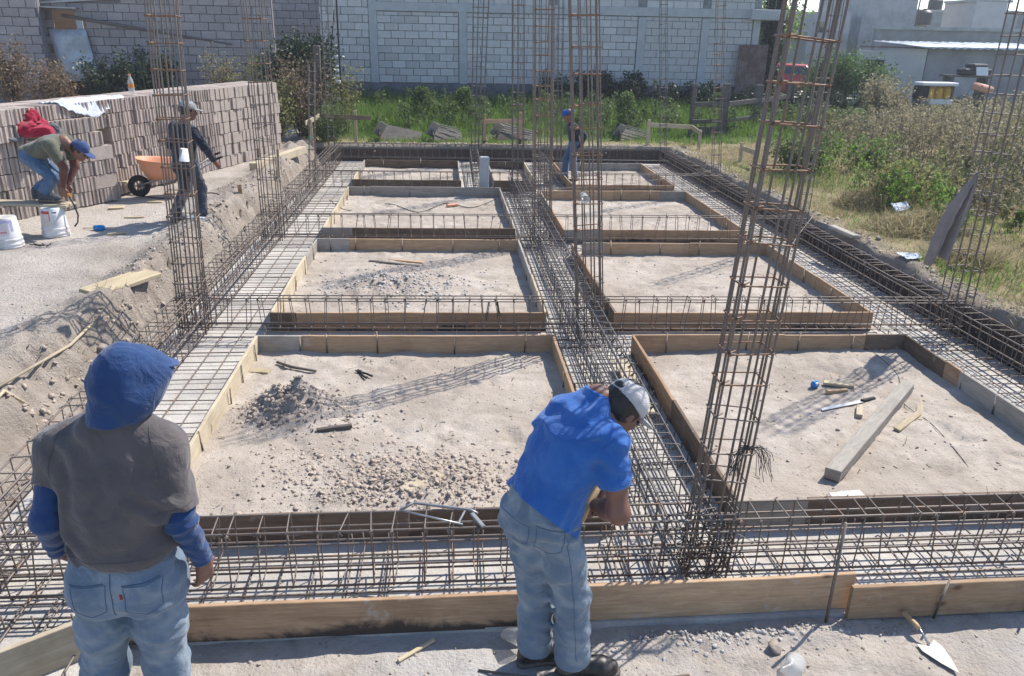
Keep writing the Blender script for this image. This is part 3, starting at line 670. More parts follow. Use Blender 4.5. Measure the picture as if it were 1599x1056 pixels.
beam_cage("long beam cage down the middle between the two rows of beds", (1.32, 3.45), (1.36, 15.1), .29, .06, .41, .142, B8 + [(.0, .5)], bar='barD', tie='barD')
beam_cage("long beam cage along the grassy bank under the hanging cloth column", (5.10, 2.4), (5.10, 18.2), .22, .06, .38, .155, B6)
beam_cage("front beam cage crossing the footing behind the blue polo worker", (-2.72, 3.575), (5.25, 3.545), .19, .06, .41, .142, B6 + [(-1, .8), (1, .78)], rb=.0068)
beam_cage("cross beam cage between first and second rows of beds", (-2.6, 7.42), (5.2, 7.12), .13, .10, .42, .155, B4 + [(-1, .93), (1, .06)], wires=True)
beam_cage("cross beam cage between second and third rows of beds", (-2.6, 11.12), (5.2, 10.86), .13, .10, .43, .16, B4, wires=False)
beam_cage("cross beam cage between third row and the far row of beds", (-2.6, 14.9), (5.2, 14.52), .13, .10, .42, .165, B4, wires=False)
beam_cage("farthest cross beam cage in front of the green field", (-2.5, 18.45), (5.2, 18.1), .14, .14, .46, .17, B4, wires=False, bar='barD', tie='barD')
beam_cage("short far beam cage beside the upright concrete post", (.63, 14.9), (.66, 18.3), .18, .06, .38, .16, B6, wires=False, bar='barD', tie='barD')
beam_cage("short far beam cage at the feet of the blue capped worker", (2.07, 14.7), (2.1, 18.25), .18, .06, .38, .16, B6, wires=False, bar='barD', tie='barD')

def bent_me(L, hook, r, mat):
    k = ('b', round(L, 3), hook, r, mat)
    if k not in _loops: _loops[k] = MB().tube([(0, 0, hook), (.004, 0, .012), (.014, 0, 0), (L - .014, 0, 0), (L - .004, 0, .012), (L, 0, hook)], r, 5).me("hooked_bar", M[mat], True)
    return _loops[k]
def mat_(label, p0, p1, w, step, longs, z=.028, hook=.09, r=.0050, rl=.0058, mat='bar', double=0.0, side=1, group="flat rebar mats lying on the footing concrete"):
    p0 = Vector((p0[0], p0[1], 0)); p1 = Vector((p1[0], p1[1], 0)); d = p1 - p0; L = d.length
    t = thing("rebar_mat", label, "rebar mat", p0, math.atan2(d.y, d.x), group)
    for u in longs: 
        y = (u - .5) * w; rod(t, (0, y + random.uniform(-.01, .01), z + r + rl), (L, y + random.uniform(-.015, .015), z + r + rl), rl, mat, "bar")
    me = bent_me(w, hook, r, mat); n = int(L / step)
    for i in range(n + 1):
        for q in range(2 if random.random() < double else 1):
            o = bpy.data.objects.new("cross_bar", me); link(o, t)
            o.location = (i * step + random.uniform(-.02, .02) + q * .03, -w / 2 + random.uniform(-.012, .012), z + random.uniform(-.003, .004))
            o.rotation_euler = (random.uniform(-.12, .12), 0, math.pi / 2 + random.uniform(-.03, .03))
    return t
mat_("rebar mat on the strip beside the yard and its block stack", (-2.18, 1.9), (-2.18, 18.4), .86, .2, [.04, .3, .52, .74, .95], double=.25)
mat_("rebar mat on the middle strip between the two rows of beds", (1.375, 3.9), (1.375, 14.8), .64, .2, [.06, .3, .5, .72, .95], mat='barD', double=.3)
mat_("rebar mat on the strip by the grassy bank", (4.83, 2.5), (4.83, 18.1), .76, .19, [.05, .3, .52, .75, .95], double=.2)
mat_("rebar mat under the front beam cage", (-2.6, 3.58), (5.2, 3.55), .60, .187, [.12, .3, .62, .84], rl=.0062, double=.35)
for i, (y0, y1) in enumerate(((7.24, 6.97), (10.92, 10.70), (14.8, 14.45), (18.2, 17.9))):
    mat_("rebar mat under the cross cage beyond the " + ("first", "second", "third", "far")[i] + " row of beds", (-1.8, y0), (4.4, y1), .50, .21, [.1, .5, .9], hook=.06)
mat_("short rebar mat in the far strip beside the concrete post", (.63, 14.9), (.63, 18.2), .52, .2, [.1, .5, .9], mat='barD')
mat_("short rebar mat in the far strip under the blue capped worker", (2.08, 14.7), (2.08, 18.2), .52, .2, [.1, .5, .9], mat='barD')

def col_bars(wx, wy, nx, ny):
    P = []
    for i in range(nx): P += [(-wx / 2 + wx * i / (nx - 1), -wy / 2), (-wx / 2 + wx * i / (nx - 1), wy / 2)]
    for j in range(1, ny - 1): P += [(-wx / 2, -wy / 2 + wy * j / (ny - 1)), (wx / 2, -wy / 2 + wy * j / (ny - 1))]
    return P
def column(label, base, top, wx, wy, nx, ny, step, rb=.0070, rs=.0050, yaw=0.0, tie='bar', bar='bar', extra=1.15, flare=0.0, start=0.0, twist=0.06, rusty=1.0):
    a = Vector(base); d = Vector(top) - a; L = d.length * extra
    z = d.normalized(); x = Vector((math.cos(yaw), math.sin(yaw), 0)); y = z.cross(x).normalized(); x = y.cross(z)
    mtx = Matrix((x, y, z)).transposed().to_4x4(); mtx.translation = a
    t = thing("column_cage", label, "column cage", matrix=mtx, group="upright steel column cages")
    for px, py in col_bars(wx - 2 * rb, wy - 2 * rb, nx, ny):
        jx, jy = random.uniform(-.01, .01), random.uniform(-.01, .01)
        rod(t, (px + jx * .3, py + jy * .3, random.uniform(-.02, .03)), (px * (1 + flare) + jx, py * (1 + flare) + jy, L + random.uniform(-.05, .05)), rb, bar, "bar")
    zz = start + step * .5; i = 0; pts = []
    while zz < L - .05:
        m2 = tie if zz > rusty else bar
        o = bpy.data.objects.new("tie", loop_me(wy + .006, wx + .006, rs, m2)); link(o, t)
        f = 1 + flare * zz / L; sx = 1 if i % 2 else -1
        o.rotation_euler = (random.uniform(-.05, .05), -math.pi / 2 + random.uniform(-.06, .06), 0); o.location = ((wx / 2 + .003) * f, 0, zz)
        o.scale = (1, f, f); pts += [(px, py, zz) for px, py in ((-wx / 2, -wy / 2), (wx / 2, -wy / 2), (wx / 2, wy / 2)) if random.random() < .8]
        zz += step * random.uniform(.88, 1.12); i += 1
    knots(t, pts, len(label)); return t
column("big leaning column cage rising in front of the timber beam bed", (1.43, 3.57, .0), (1.62, 3.60, 3.0), .235, .165, 3, 4, .185, rb=.0066, rs=.0046, yaw=.0, tie='rust', rusty=1.15, extra=1.5)
column("column cage standing in front of the worker in the dark jacket", (-2.47, 7.42, .03), (-2.40, 7.5, 3.05), .25, .24, 4, 3, .215, yaw=.12, tie='rust', rusty=1.2, extra=1.25)
column("column cage at the end of the block stack", (-2.44, 11.15, .03), (-2.44, 11.2, 3.2), .25, .22, 3, 3, .26, yaw=-.1, tie='rust', rusty=1.9, extra=1.25)
column("slim column cage with a green ribbon by the corner batter board", (-2.5, 15.05, .03), (-2.36, 15.1, 2.3), .12, .12, 2, 2, .20, rb=.0066, extra=1.0, tie='bar')
column("column cage at the far corner beside the dark timber post", (-2.55, 18.3, .03), (-2.5, 18.25, 3.4), .14, .14, 2, 2, .22, bar='barD', extra=1.2)
column("flared far column cage in front of the block wall", (.72, 18.2, .05), (.82, 18.2, 3.5), .24, .20, 4, 3, .20, flare=.55, bar='barD', tie='barD', extra=1.2)
column("narrow far column cage above the upright concrete post strip", (1.37, 14.75, .05), (1.32, 14.8, 3.4), .22, .20, 3, 3, .24, bar='barD', tie='bar', extra=1.2)
column("dense doubled column cage standing where the middle cage meets the second cross cage", (1.38, 10.9, .05), (1.30, 10.9, 3.25), .25, .22, 4, 3, .19, tie='rust', bar='bar', extra=1.2, yaw=.05, rusty=1.5)
column("slender far column cage behind the blue capped worker", (2.58, 18.2, .05), (2.5, 18.2, 3.5), .22, .20, 3, 3, .22, bar='barD', tie='barD', extra=1.2)
column("column cage with rusty ties and a clear cup stuck on it", (1.41, 7.12, .03), (1.20, 7.2, 3.13), .25, .22, 4, 3, .235, tie='rust', rusty=1.0, extra=1.25, yaw=-.04)
column("column cage with the taupe cloth hanging on it", (5.17, 7.15, .05), (5.22, 7.2, 3.2), .24, .22, 3, 3, .19, extra=1.25, yaw=.2)
column("thin column cage at the third row by the grassy bank", (5.2, 10.95, .05), (5.23, 10.95, 3.3), .16, .14, 2, 2, .20, rb=.0066, extra=1.2)
column("slim column cage in front of the dark timber fence", (5.2, 14.7, .05), (4.94, 14.8, 3.45), .15, .14, 2, 2, .21, rb=.0066, tie='rust', rusty=1.9, extra=1.2)
column("slim far corner column cage near the low yellow batter board", (5.08, 18.15, .05), (4.8, 18.2, 3.55), .15, .14, 2, 2, .2, rb=.0066, bar='barD', tie='barD', extra=1.2)
# ------------------------------------------------------------------ block walls
ORD = "first second third fourth fifth sixth seventh eighth ninth tenth eleventh twelfth thirteenth fourteenth fifteenth sixteenth seventeenth eighteenth nineteenth twentieth".split()
TEN = {2: "twenty", 3: "thirty", 4: "forty"}
def ordinal(n):
    if n <= 20: return ORD[n - 1]
    if n % 10 == 0: return {30: "thirtieth", 40: "fortieth"}[n]
    return TEN[n // 10] + "-" + ORD[n % 10 - 1]
_bk = {}
def blk_me(w, d, h, mat, bev=.004):
    k = (round(w, 3), round(d, 3), round(h, 3), mat)
    if k not in _bk: _bk[k] = MB().box((0, 0, 0), (w, d, h), bev=bev).me("block", M[mat])
    return _bk[k]
def block_wall(t, x0, x1, z0, z1, bw, bh, mat, gap=.016, skip=None, limit=300, dark=None, seed=1, d=.03, y=-.012):
    """courses of blocks standing proud of the mortar, local X along the wall, face towards -Y"""
    r = random.Random(seed); rest = MB(); n = 0; k = 0; z = z0
    cells = []
    while z + bh * .5 < z1:
        hh = min(bh, z1 - z) - gap; x = x0 - (bw / 2 if k % 2 else 0) + r.uniform(-.02, .02)
        while x < x1 - .02:
            a, c = max(x, x0), min(x + bw, x1)
            if c - a > .06 and not (skip and skip((a + c) / 2, z + bh / 2)): cells.append((a, c - gap, z, hh))
            x += bw
        z += bh; k += 1
    cells.sort(key=lambda q: -q[2] if False else 0)
    for a, c, z, hh in cells:
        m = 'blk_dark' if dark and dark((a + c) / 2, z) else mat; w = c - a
        yy = y + r.uniform(-.005, .004); ry = r.uniform(-.006, .006)
        if n < limit:
            full = abs(w - (bw - gap)) < .03
            o = bpy.data.objects.new("block", blk_me(bw - gap if full else w, d, hh, m)); link(o, t)
            o.location = ((a + c) / 2, yy, z + hh / 2 + r.uniform(-.003, .003)); o.rotation_euler = (r.uniform(-.006, .006), ry, 0); n += 1
        else: rest.box(((a + c) / 2, yy, z + hh / 2), (w, d, hh))
    if rest.v: tag(rest.build("block", M[mat], t), kind='stuff')
    return n
# the long block wall across the far end of the field
t = thing("block_wall", "long grey blue block wall behind the green field with cast columns", "wall", (-3.65, 25.5, 0))
MB().box((6.75, .10, 2.3), (13.5, .16, 3.9)).build("mortar_core", M['mortar'], t)
pl = MB(); xs = np.linspace(0, 13.45, 60)
V = []; F = []
for i, x in enumerate(xs):
    for j, zz in enumerate((.3, .6, .9, 1.15, 1.36)):
        q = .05 * fbm(np.array([[x * 1.7, zz * 3, 1.0]]), 4, 3)[0]; V.append((x, -.06 + q * .8 if j < 4 else -.05, zz + (q * .5 if j == 4 else 0)))
    V.append((x, .05, 1.36))
for i in range(59):
    for j in range(5): F.append((i * 6 + j, (i + 1) * 6 + j, (i + 1) * 6 + j + 1, i * 6 + j + 1))
obj("plinth", mesh("plinth", V, F, M['plinth'], True), t)
COLX = [1.56, 4.25, 7.0, 9.75, 11.75, 13.38]
for i, x in enumerate(COLX):
    h0 = 1.36; MB().box((0, 0, 0), (.24 if i < 5 else .22, .10, 2.02 if i > 1 else 2.86), bev=.01).build("cast_column", M['castcol'], t, loc=(x, -.005, h0 + (1.01 if i > 1 else 1.43)))
MB().box((0, 0, 0), (11.9, .11, .25), bev=.01).build("bond_beam", M['castcol'], t, loc=(7.5, -.004, 3.535))
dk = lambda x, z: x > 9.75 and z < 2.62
edges = [0] + COLX; nb = 0
for i in range(len(COLX)):
    xa = edges[i] + (.125 if i else 0); xb = COLX[i] - .125
    for za, zb in (((1.385, 4.25),) if xb < 3.3 else ((1.385, 3.405), (3.665, 4.25))):
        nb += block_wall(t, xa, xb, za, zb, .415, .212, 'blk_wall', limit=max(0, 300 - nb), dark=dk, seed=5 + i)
# projecting roof slab at its end
t = thing("roof_slab", "grey concrete slab projecting past the end of the block wall", "slab", (10.0, 25.9, 3.52))
MB().box((0, 0, 0), (1.1, 1.3, .30), bev=.015).build("slab", M['castcol'], t); 
for x in (-.1, .15): rod(t, (x + .2, -.2, .15), (x + .22, -.2, 1.0), .012, 'barD', "bar")
# purple grey wall on the yard side
t = thing("block_wall", "purple grey block wall behind the yard with a doorway", "wall", (-11.0, 24.0, 0))
mb = MB()
mb.box((.15, .1, 2.0), (.3, .16, 3.2)); mb.box((3.73, .1, 2.02), (5.06, .16, 3.44)); mb.box((.75, .1, 3.40), (.9, .16, .3))
mb.build("mortar_core", M['mortarL'], t)
door = lambda x, z: .32 < x < 1.18 and z < 3.22
topz = lambda x: 3.30 + x * .075
block_wall(t, 0, 6.25, 1.05, 3.78, .41, .215, 'blk_left', skip=lambda x, z: door(x, z) or z > topz(x) + .05, limit=300, seed=8)
MB().box((0, 0, 0), (2.4, .05, 3.2)).build("doorway_back", M['w_stain'], t, loc=(.9, 1.1, 1.9))
MB().box((0, 0, 0), (.16, .05, 1.2)).build("door_leaf", M['galv'], t, loc=(1.02, .12, 2.65))
tb = MB(); tb.box((.5, -.22, 3.28), (1.25, .5, .035), Matrix.Rotation(.02, 3, 'Y')); tb.build("canopy", M['alu'], t)
tb = MB(); tb.prism([(0, 0), (6.3, 0), (6.3, .06), (0, .06)], -.1, .12, Matrix(((1, 0, 0), (0, 0, 1), (.075, 1, 0))).to_4x4() if False else Matrix.Identity(4)) if False else None
MB().box((0, 0, 0), (6.3, .30, .05)).build("coping", M['render_w'], t, loc=(3.15, .06, 3.62), rot=(0, -.075, 0))
t = thing("block_wall", "taller stretch of purple grey block wall at the yard corner", "wall", (-16.0, 23.4, 0))
MB().box((2.65, .1, 2.4), (5.3, .16, 4.4)).build("mortar_core", M['mortarL'], t)
block_wall(t, 0, 5.3, 1.0, 4.3, .42, .225, 'blk_left', limit=300, seed=12)
t = thing("metal_sheet", "bent galvanised sheet leaning across the doorway of the yard wall", "metal sheet", (-10.1, 23.72, 1.55))
V = []; F = []
for i in range(9):
    for j in range(7):
        u, v = i / 8, j / 6; V.append((-.55 + .98 * u + .12 - .2 * v, .05 + .12 * v + .03 * math.sin(u * 9) * (1 - v) - .02 * v, -.15 + 1.33 * v))
for i in range(8):
    for j in range(6): F.append((i * 7 + j, (i + 1) * 7 + j, (i + 1) * 7 + j + 1, i * 7 + j + 1))
o = obj("sheet", mesh("sheet", V, F, M['galv'], True), t); md = o.modifiers.new("s", 'SOLIDIFY'); md.thickness = .006
tag(MB().tube([(-10.25, 23.75, 3.08), (-8.6, 23.72, 2.83), (-5.85, 23.75, 2.42)], [.05, .045, .02], 7).build("long_pole", M['w_old'], smooth=True), "long dark pole leaning along the yard wall above the block stack", "pole")
# far house seen through the top of the yard wall
t = thing("far_house", "pale flat roofed house behind the purple grey yard wall", "house", (-9.6, 38, 0))
MB().box((0, 0, 2.7), (9, 4, 5.4)).build("wall", M['render_p'], t); MB().box((0, -2.1, 3.72), (9.3, .25, .16)).build("parapet", M['render_d'], t)
for x in (-3.4, -.3, 2.6):
    f = MB().box((0, 0, 0), (1.2, .06, 1.3)).build("window", M['white_p'], t, loc=(x, -2.04, 4.75)); MB().box((0, -.04, 0), (1.0, .03, 1.1)).build("pane", M['carglass'], f)
for x, s in ((-2.0, .5), (.9, .4)): tag(MB().box((0, 0, 0), (s, s, .35), bev=.03).build("roof_box", M['render_d'], loc=(-9.9 + x, 24.35, 3.55 if x < 0 else 3.72)), "dark box on top of the purple wall, " + ("beside the canopy" if x < 0 else "further along past the sheet"), "box", "boxes on the yard wall")
tag(MB().box((0, 0, 0), (.85, .3, .3), bev=.03).build("plank_bundle", M['w_pale'], loc=(-10.6, 24.5, 3.52)), "pale plank bundle lying on the canopy of the yard wall", "planks")
# recessed wall beyond the vine tree
t = thing("block_wall", "recessed purple wall beyond the ivy covered tree", "wall", (-4.9, 27.5, 0))
MB().box((1.2, .1, 2.4), (3.6, .16, 4.6)).build("mortar_core", M['mortarL'], t); block_wall(t, -.6, 3.0, 1.2, 4.6, .42, .22, 'blk_left', limit=300, seed=15)

# ------------------------------------------------------------------ stacks of loose concrete blocks
STACK = []   # (priority, location, rotation, dims, label)
gu = Vector((.318, .948, 0)).normalized(); gn = Vector((gu.y, -gu.x, 0)); ang = math.atan2(gu.y, gu.x)
L0 = Vector((-5.02, 12.55, 0)); NL = 41; BW = .122; BH = .203; ZB = .40
rr = random.Random(3)
def rest_block(p, dims, rz): REST.append((p, dims, rz))
REST = []
def put(p, dims, rz, label, pr): STACK.append((pr, p, dims, rz, label))
ROWN = ["bottom row", "second row from the bottom", "third row from the bottom", "middle row", "third row from the top", "second row from the top", "top row"]
for row in range(7):
    for i in range(-17, NL):
        s = (i + .5) * BW + rr.uniform(-.012, .012); z = ZB + row * BH + BH / 2 - .004
        dep = rr.uniform(-.022, .022)
        p = L0 + gu * s + gn * (dep - .2); p.z = z + rr.uniform(-.003, .003)
        hid = i < 0 and row < 5
        if hid: continue
        lab = f"block, {ordinal(NL - i)} from the far end, {ROWN[row]}, long stack" if i >= 0 else f"block, {ordinal(-i)} past the tier corner, {ROWN[row]}, long stack"
        put(p, (.40, rr.choice((.098, .103, .108)), .193), ang - math.pi / 2 + rr.uniform(-.025, .025), lab, s)
# second depth of the long stack: the flat top is what shows
for i in range(-17, NL):
    for q in (1,):
        p = L0 + gu * ((i + .5) * BW) + gn * (-.2 - .41 * q); p.z = ZB + 6 * BH + BH / 2 + rr.uniform(-.006, .002)
        rest_block(p, (.40, .112, .193), ang - math.pi / 2 + rr.uniform(-.02, .02))
# lower front tier, stepped at its end
T0 = Vector((-5.78, 10.62, 0)); tu = Vector((.475, .88, 0)).normalized(); tn = Vector((tu.y, -tu.x, 0)); ta = math.atan2(tu.y, tu.x)
NT = 15; heights = [5] * 7 + [6] * 6 + [5, 4]
TROW = ["bottom row", "second row", "third row", "fourth row", "fifth row", "sixth row"]
for i in range(-6, NT):
    hh = heights[max(i, 0)]
    for row in range(hh):
        s = (i + .5) * BW * 1.02 + rr.uniform(-.012, .012); z = ZB + row * BH + BH / 2 - .004
        if row in (1, 3) and i >= NT - 2 - (row == 3):
            if i == NT - 2 - (row == 3):
                p = T0 + tu * (NT * BW * 1.02 - .22) + tn * (-.06); p.z = z
                put(p, (.40, .113, .193), ta + rr.uniform(-.02, .02), f"block laid lengthwise at the corner in the {TROW[row]} of the front tier", s - 10)
            continue
        if i < 0 and row == 2 and i % 3 == 0:
            pass
        p = T0 + tu * s + tn * (rr.uniform(-.02, .02) - .2); p.z = z + rr.uniform(-.003, .003)
        put(p, (.40, rr.choice((.100, .104, .109)), .193), ta - math.pi / 2 + rr.uniform(-.025, .025),
            f"block, {ordinal(NT - i)} from the stepped corner, {TROW[row]}, front tier", s - 10)
    p = T0 + tu * ((i + .5) * BW * 1.02) + tn * (-.61); p.z = ZB + (hh - 1) * BH + BH / 2
    rest_block(p, (.40, .113, .193), ta - math.pi / 2)
STACK.sort(key=lambda q: q[0])
def chip_me(dims, seed):
    k = ('c', dims, seed)
    if k not in _bk:
        r = random.Random(seed); X, Y, Z = (q / 2 for q in dims); g = Y * .42; dd = .02
        poly = [(-X, -Y), (X, -Y), (X, -g), (X - dd, -g + .01), (X - dd, g - .01), (X, g), (X, Y), (-X, Y), (-X, g), (-X + dd, g - .01), (-X + dd, -g + .01), (-X, -g)]
        if seed == 9: poly = [(x, y) for x, y in poly if abs(x) > X - .001 and abs(abs(y) - g) > .001]
        b = MB().prism(poly, -Z, Z)
        b.v = [(x + r.uniform(-.004, .004), y + r.uniform(-.003, .003), z + r.uniform(-.003, .003)) for x, y, z in b.v]
        _bk[k] = b.me("loose_block", M['blk_stack'])
    return _bk[k]
for q, (pr, p, dims, rz, lab) in enumerate(STACK[:298]):
    o = bpy.data.objects.new("concrete_block", chip_me(dims, q % 4)); link(o); o.location = p; o.rotation_euler = (rr.uniform(-.008, .008), rr.uniform(-.008, .008), rz)
    tag(o, "grey " + lab, "concrete block", "loose concrete blocks stacked on edge in the yard")
mb = MB()
for p, dims, rz in [(q[1], q[2], q[3]) for q in STACK[298:]] + REST:
    mb.box(p, dims, Matrix.Rotation(rz, 3, 'Z'))
tag(mb.build("block_pile", M['blk_stack']), "far end and inner layers of the long stack of loose blocks", "block pile", kind='stuff')
for k in range(3):
    p = L0 + gu * (.55 * k + .2) + gn * .08
    tag(MB().box((0, 0, 0), (.42, .09, .03), bev=.004).build("pallet_slat", M['w_pale'], loc=(p.x, p.y, ZB + .19 - .02 * k), rot=(0, .03, ang + .1)), ("first", "second", "third")[k] + " pale wooden slat sticking out under the block stack behind the wheelbarrow", "slat", "slats under the long stack")

# ------------------------------------------------------------------ things beyond the field and to its far side
t = thing("corrugated_sheet", "rusty brown corrugated sheet standing at the end of the block wall", "metal sheet", (9.58, 25.15, .3))
V = []; F = []; nn = 56
for i in range(nn):
    x = -.47 + .94 * i / (nn - 1); yy = .018 * math.sin(i * math.pi / 2 * 1.0)
    V += [(x, yy, 0), (x + .03, yy + .05, 2.36)]
F = [(2 * i, 2 * i + 2, 2 * i + 3, 2 * i + 1) for i in range(nn - 1)]
obj("sheet", mesh("sheet", V, F, M['rustsheet'], True), t)
# dark timber fence
t = thing("timber_fence", "dark weathered timber fence with three rails in the green field", "fence", (6.4, 20.5, .35))
fp = [(0, 0, .10, 1.38), (.95, .3, .20, 1.38), (2.3, 1.5, .20, 1.30), (4.05, 3.5, .26, 1.28)]
for x, y, w, h in fp: soften(MB().box((0, 0, 0), (w, .12, h + .3), bev=.012).build("post", M['w_old'], t, loc=(x, y, h / 2 - .15)))
for z, h in ((.88, .12), (.45, .10), (.07, .10)):
    for (x0, y0, *_), (x1, y1, *_) in zip(fp[:-1], fp[1:]):
        d = Vector((x1 - x0, y1 - y0, 0)); MB().box((0, 0, 0), (d.length + .1, .045, h), bev=.006).build("rail", M['w_old'], t, loc=((x0 + x1) / 2, (y0 + y1) / 2 - .08, z), rot=(0, random.uniform(-.02, .02), math.atan2(d.y, d.x)))
for k in range(9): MB().box((0, 0, 0), (.12, .03, .38), bev=.004).build("short_plank", M['w_old'], t, loc=(.2 + k * .14, .02 + k * .045, .12), rot=(0, random.uniform(-.06, .06), .3))
tag(MB().tube([(11.3, 26.5, 1.02), (18.0, 30.2, .72)], .03, 6).build("pipe_rail", M['alu']), "long thin pale rail running low in front of the red car", "rail")
# batter boards: low plank gates used to set out the corners
def batter(label, posts, planks, mat='w_yellow'):
    t = thing("batter_board", label, "batter board", (posts[0][0], posts[0][1], .3), 0, "batter boards at the ends of the footing")
    for x, y, z0, z1 in posts: MB().box((0, 0, 0), (.07, .045, z1 - z0), bev=.004).build("post", M[mat], t, loc=(x - posts[0][0], y - posts[0][1], (z0 + z1) / 2 - .3), rot=(0, random.uniform(-.03, .03), 0))
    for (xa, ya, za), (xb, yb, zb), m2 in planks:
        d = Vector((xb - xa, yb - ya, zb - za)); o = MB().box((0, 0, 0), (d.length, .024, .10), bev=.003).build("plank", M[m2], t, loc=((xa + xb) / 2 - posts[0][0], (ya + yb) / 2 - posts[0][1], (za + zb) / 2 - .3))
        o.rotation_euler = (0, -math.asin(d.z / d.length), math.atan2(d.y, d.x))
    return t
batter("batter board with a dark plank at the far corner by the ivy tree", [(-2.09, 19.24, .2, 1.1), (-3.02, 18.6, .2, .95)], [((-2.92, 19.15, .97), (-1.72, 19.2, .93), 'w_dark'), ((-3.12, 18.5, .87), (-2.9, 19.15, .97), 'w_pale')])
batter("batter board standing behind the dense middle column cages", [(.95, 19.02, .0, 1.0), (1.8, 19.02, .0, 1.12)], [((.88, 18.99, .9), (1.9, 18.99, .92), 'w_brown')], 'w_stain')
batter("low yellow batter board by the slim far corner column cage", [(4.9, 19.02, .2, .98), (5.98, 18.4, .1, .82)], [((4.86, 19.0, .86), (5.95, 19.0, .82), 'w_yellow'), ((5.95, 18.98, .82), (5.98, 18.3, .74), 'w_yellow')])
batter("small batter board on the grassy bank beside the tall weeds", [(6.3, 16.5, -.1, .78), (6.26, 15.6, .0, .68)], [((6.3, 16.55, .66), (6.25, 15.4, .70), 'w_yellow')])
# scrap panels lying in the field
def scrap(label, x, y, z, rz, slats=True, w=1.1, tilt=.25):
    t = thing("scrap_panel", label, "scrap panel", (x, y, z), rz, "broken grey panels lying in the green field")
    b = MB(); V = [(-.5 * w, -.25, 0), (.5 * w, -.25, -.1), (.5 * w, .3, .05), (-.5 * w, .3, .28), (-.5 * w, -.32, .22)]
    o = obj("panel", mesh("panel", V, [(0, 1, 2, 3), (0, 3, 4)], M['w_old']), t); o.rotation_euler = (tilt, 0, 0); o.modifiers.new("s", 'SOLIDIFY').thickness = .02
    o = MB().box((0, 0, 0), (.22, .02, .34), bev=.004).build("end_panel", M['alu'], t, loc=(-.5 * w, -.1, .24), rot=(.3, .5, .4))
    if slats:
        for k in range(5): MB().box((0, 0, 0), (w * .86, .025, .02), bev=.003).build("slat", M['w_grey'], t, loc=(0, -.2 + .11 * k, .14 + .035 * k), rot=(0, .22, 0))
scrap("broken dark panel heap in the grass nearest the dark timber post", -1.05, 19.6, .42, .1, False, 1.0)
scrap("slatted scrap panel lying askew left of the flared column", .08, 19.6, .42, .15, True, .75)
scrap("slatted scrap panel tilted up behind the dense middle columns", 1.75, 19.7, .40, -.25, True, .9, .35)
scrap("low stack of grey slats in the grass before the fence", 4.9, 20.1, .36, .05, True, 1.0, .05)
# dark timber post and its meter pole near the corner
tag(soften(MB().box((0, 0, 0), (.16, .14, 2.3), bev=.012).build("timber_post", M['w_old'], loc=(-3.02, 20.0, 1.35), rot=(0, .03, 0))), "tall dark timber post by the dry shrub", "post")
tag(soften(MB().box((0, 0, 0), (.34, .05, 1.25), bev=.008).build("upright_board", M['w_old'], loc=(-3.22, 19.75, .95), rot=(0, .02, .2))), "wide dark board upright beside the tall timber post", "board")
t = thing("meter_pole", "thin pole with white insulators beside the tall dark timber post", "pole", (-2.55, 20.6, .3)); rod(t, (0, 0, 0), (.02, 0, 3.4), .022, 'iron', "pole")
for z, s in ((.95, .07), (1.35, .09), (1.5, .06), (1.62, .06), (1.72, .05), (1.95, .05), (2.2, .04)): MB().box((0, 0, 0), (s * 1.4, s, s), bev=.01).build("insulator", M['white_p'], t, loc=(-.05, -.05, z))
tag(MB().tube([(-3.0, 24.0, 3.9), (-2.9, 21.5, 2.0), (-2.6, 20.6, 3.3)], .012, 5).build("drop_cable", M['iron']), "black drop cable hanging to the meter pole", "cable")

# red car parked beyond the fence
t = thing("parked_car", "red hatchback parked beyond the fence with sun glinting on its windscreen", "car", (15.0, 34.2, .38), 2.5)
prof = [(-2.0, .35), (-2.02, .75), (-1.9, .95), (-1.25, 1.02), (-.55, 1.45), (.75, 1.47), (1.35, 1.05), (1.95, .92), (2.05, .6), (2.0, .3)]
b = MB(); hw = .82; V = []; F = []
for s in (-1, 1):
    for x, z in prof: V.append((x, s * (hw if z < 1.1 else hw * .78), z))
n = len(prof); F = [(i, i + 1, n + i + 1, n + i) for i in range(n - 1)] + [tuple(range(n))[::-1], tuple(range(n, 2 * n)), (n - 1, 0, n, 2 * n - 1)]
o = obj("body", mesh("body", V, F, M['carpaint']), t); bv = o.modifiers.new("b", 'BEVEL'); bv.width = .06; bv.segments = 3; o.data.shade_smooth()
for s in (-1, 1):
    P = [(-1.05, 1.08, .825), (-.52, 1.38, .70), (.68, 1.40, .70), (1.1, 1.10, .825)]
    o = obj("side_window", mesh("side_window", [(x, s * y, z) for x, z, y in P] + [(x, s * (y - .1), z) for x, z, y in P], [(0, 1, 2, 3), (7, 6, 5, 4), (0, 4, 5, 1), (1, 5, 6, 2), (2, 6, 7, 3), (3, 7, 4, 0)], M['carglass']), t)
    for x in (-1.25, 1.3):
        w = MB().lathe([(.0, -.1), (.31, -.1), (.33, -.06), (.33, .08), (.2, .1), (0, .1)], 20, M=Matrix.Rotation(math.pi / 2, 3, 'X')).build("wheel", M['rubber'], t, loc=(x, s * .76, .32)); MB().lathe([(0, 0), (.2, 0), (.19, .02), (0, .03)], 14, M=Matrix.Rotation(-s * math.pi / 2, 3, 'X')).build("rim", M['steel'], w, loc=(0, s * .1, 0))
obj("windscreen", mesh("windscreen", [(-1.28, -.62, 1.03), (-1.28, .62, 1.03), (-.6, .56, 1.44), (-.6, -.56, 1.44), (-1.31, -.62, 1.04), (-1.31, .62, 1.04), (-.63, .56, 1.45), (-.63, -.56, 1.45)], [(4, 7, 6, 5), (0, 4, 5, 1), (2, 6, 7, 3), (1, 5, 6, 2), (0, 3, 7, 4)], M['carglass']), t)
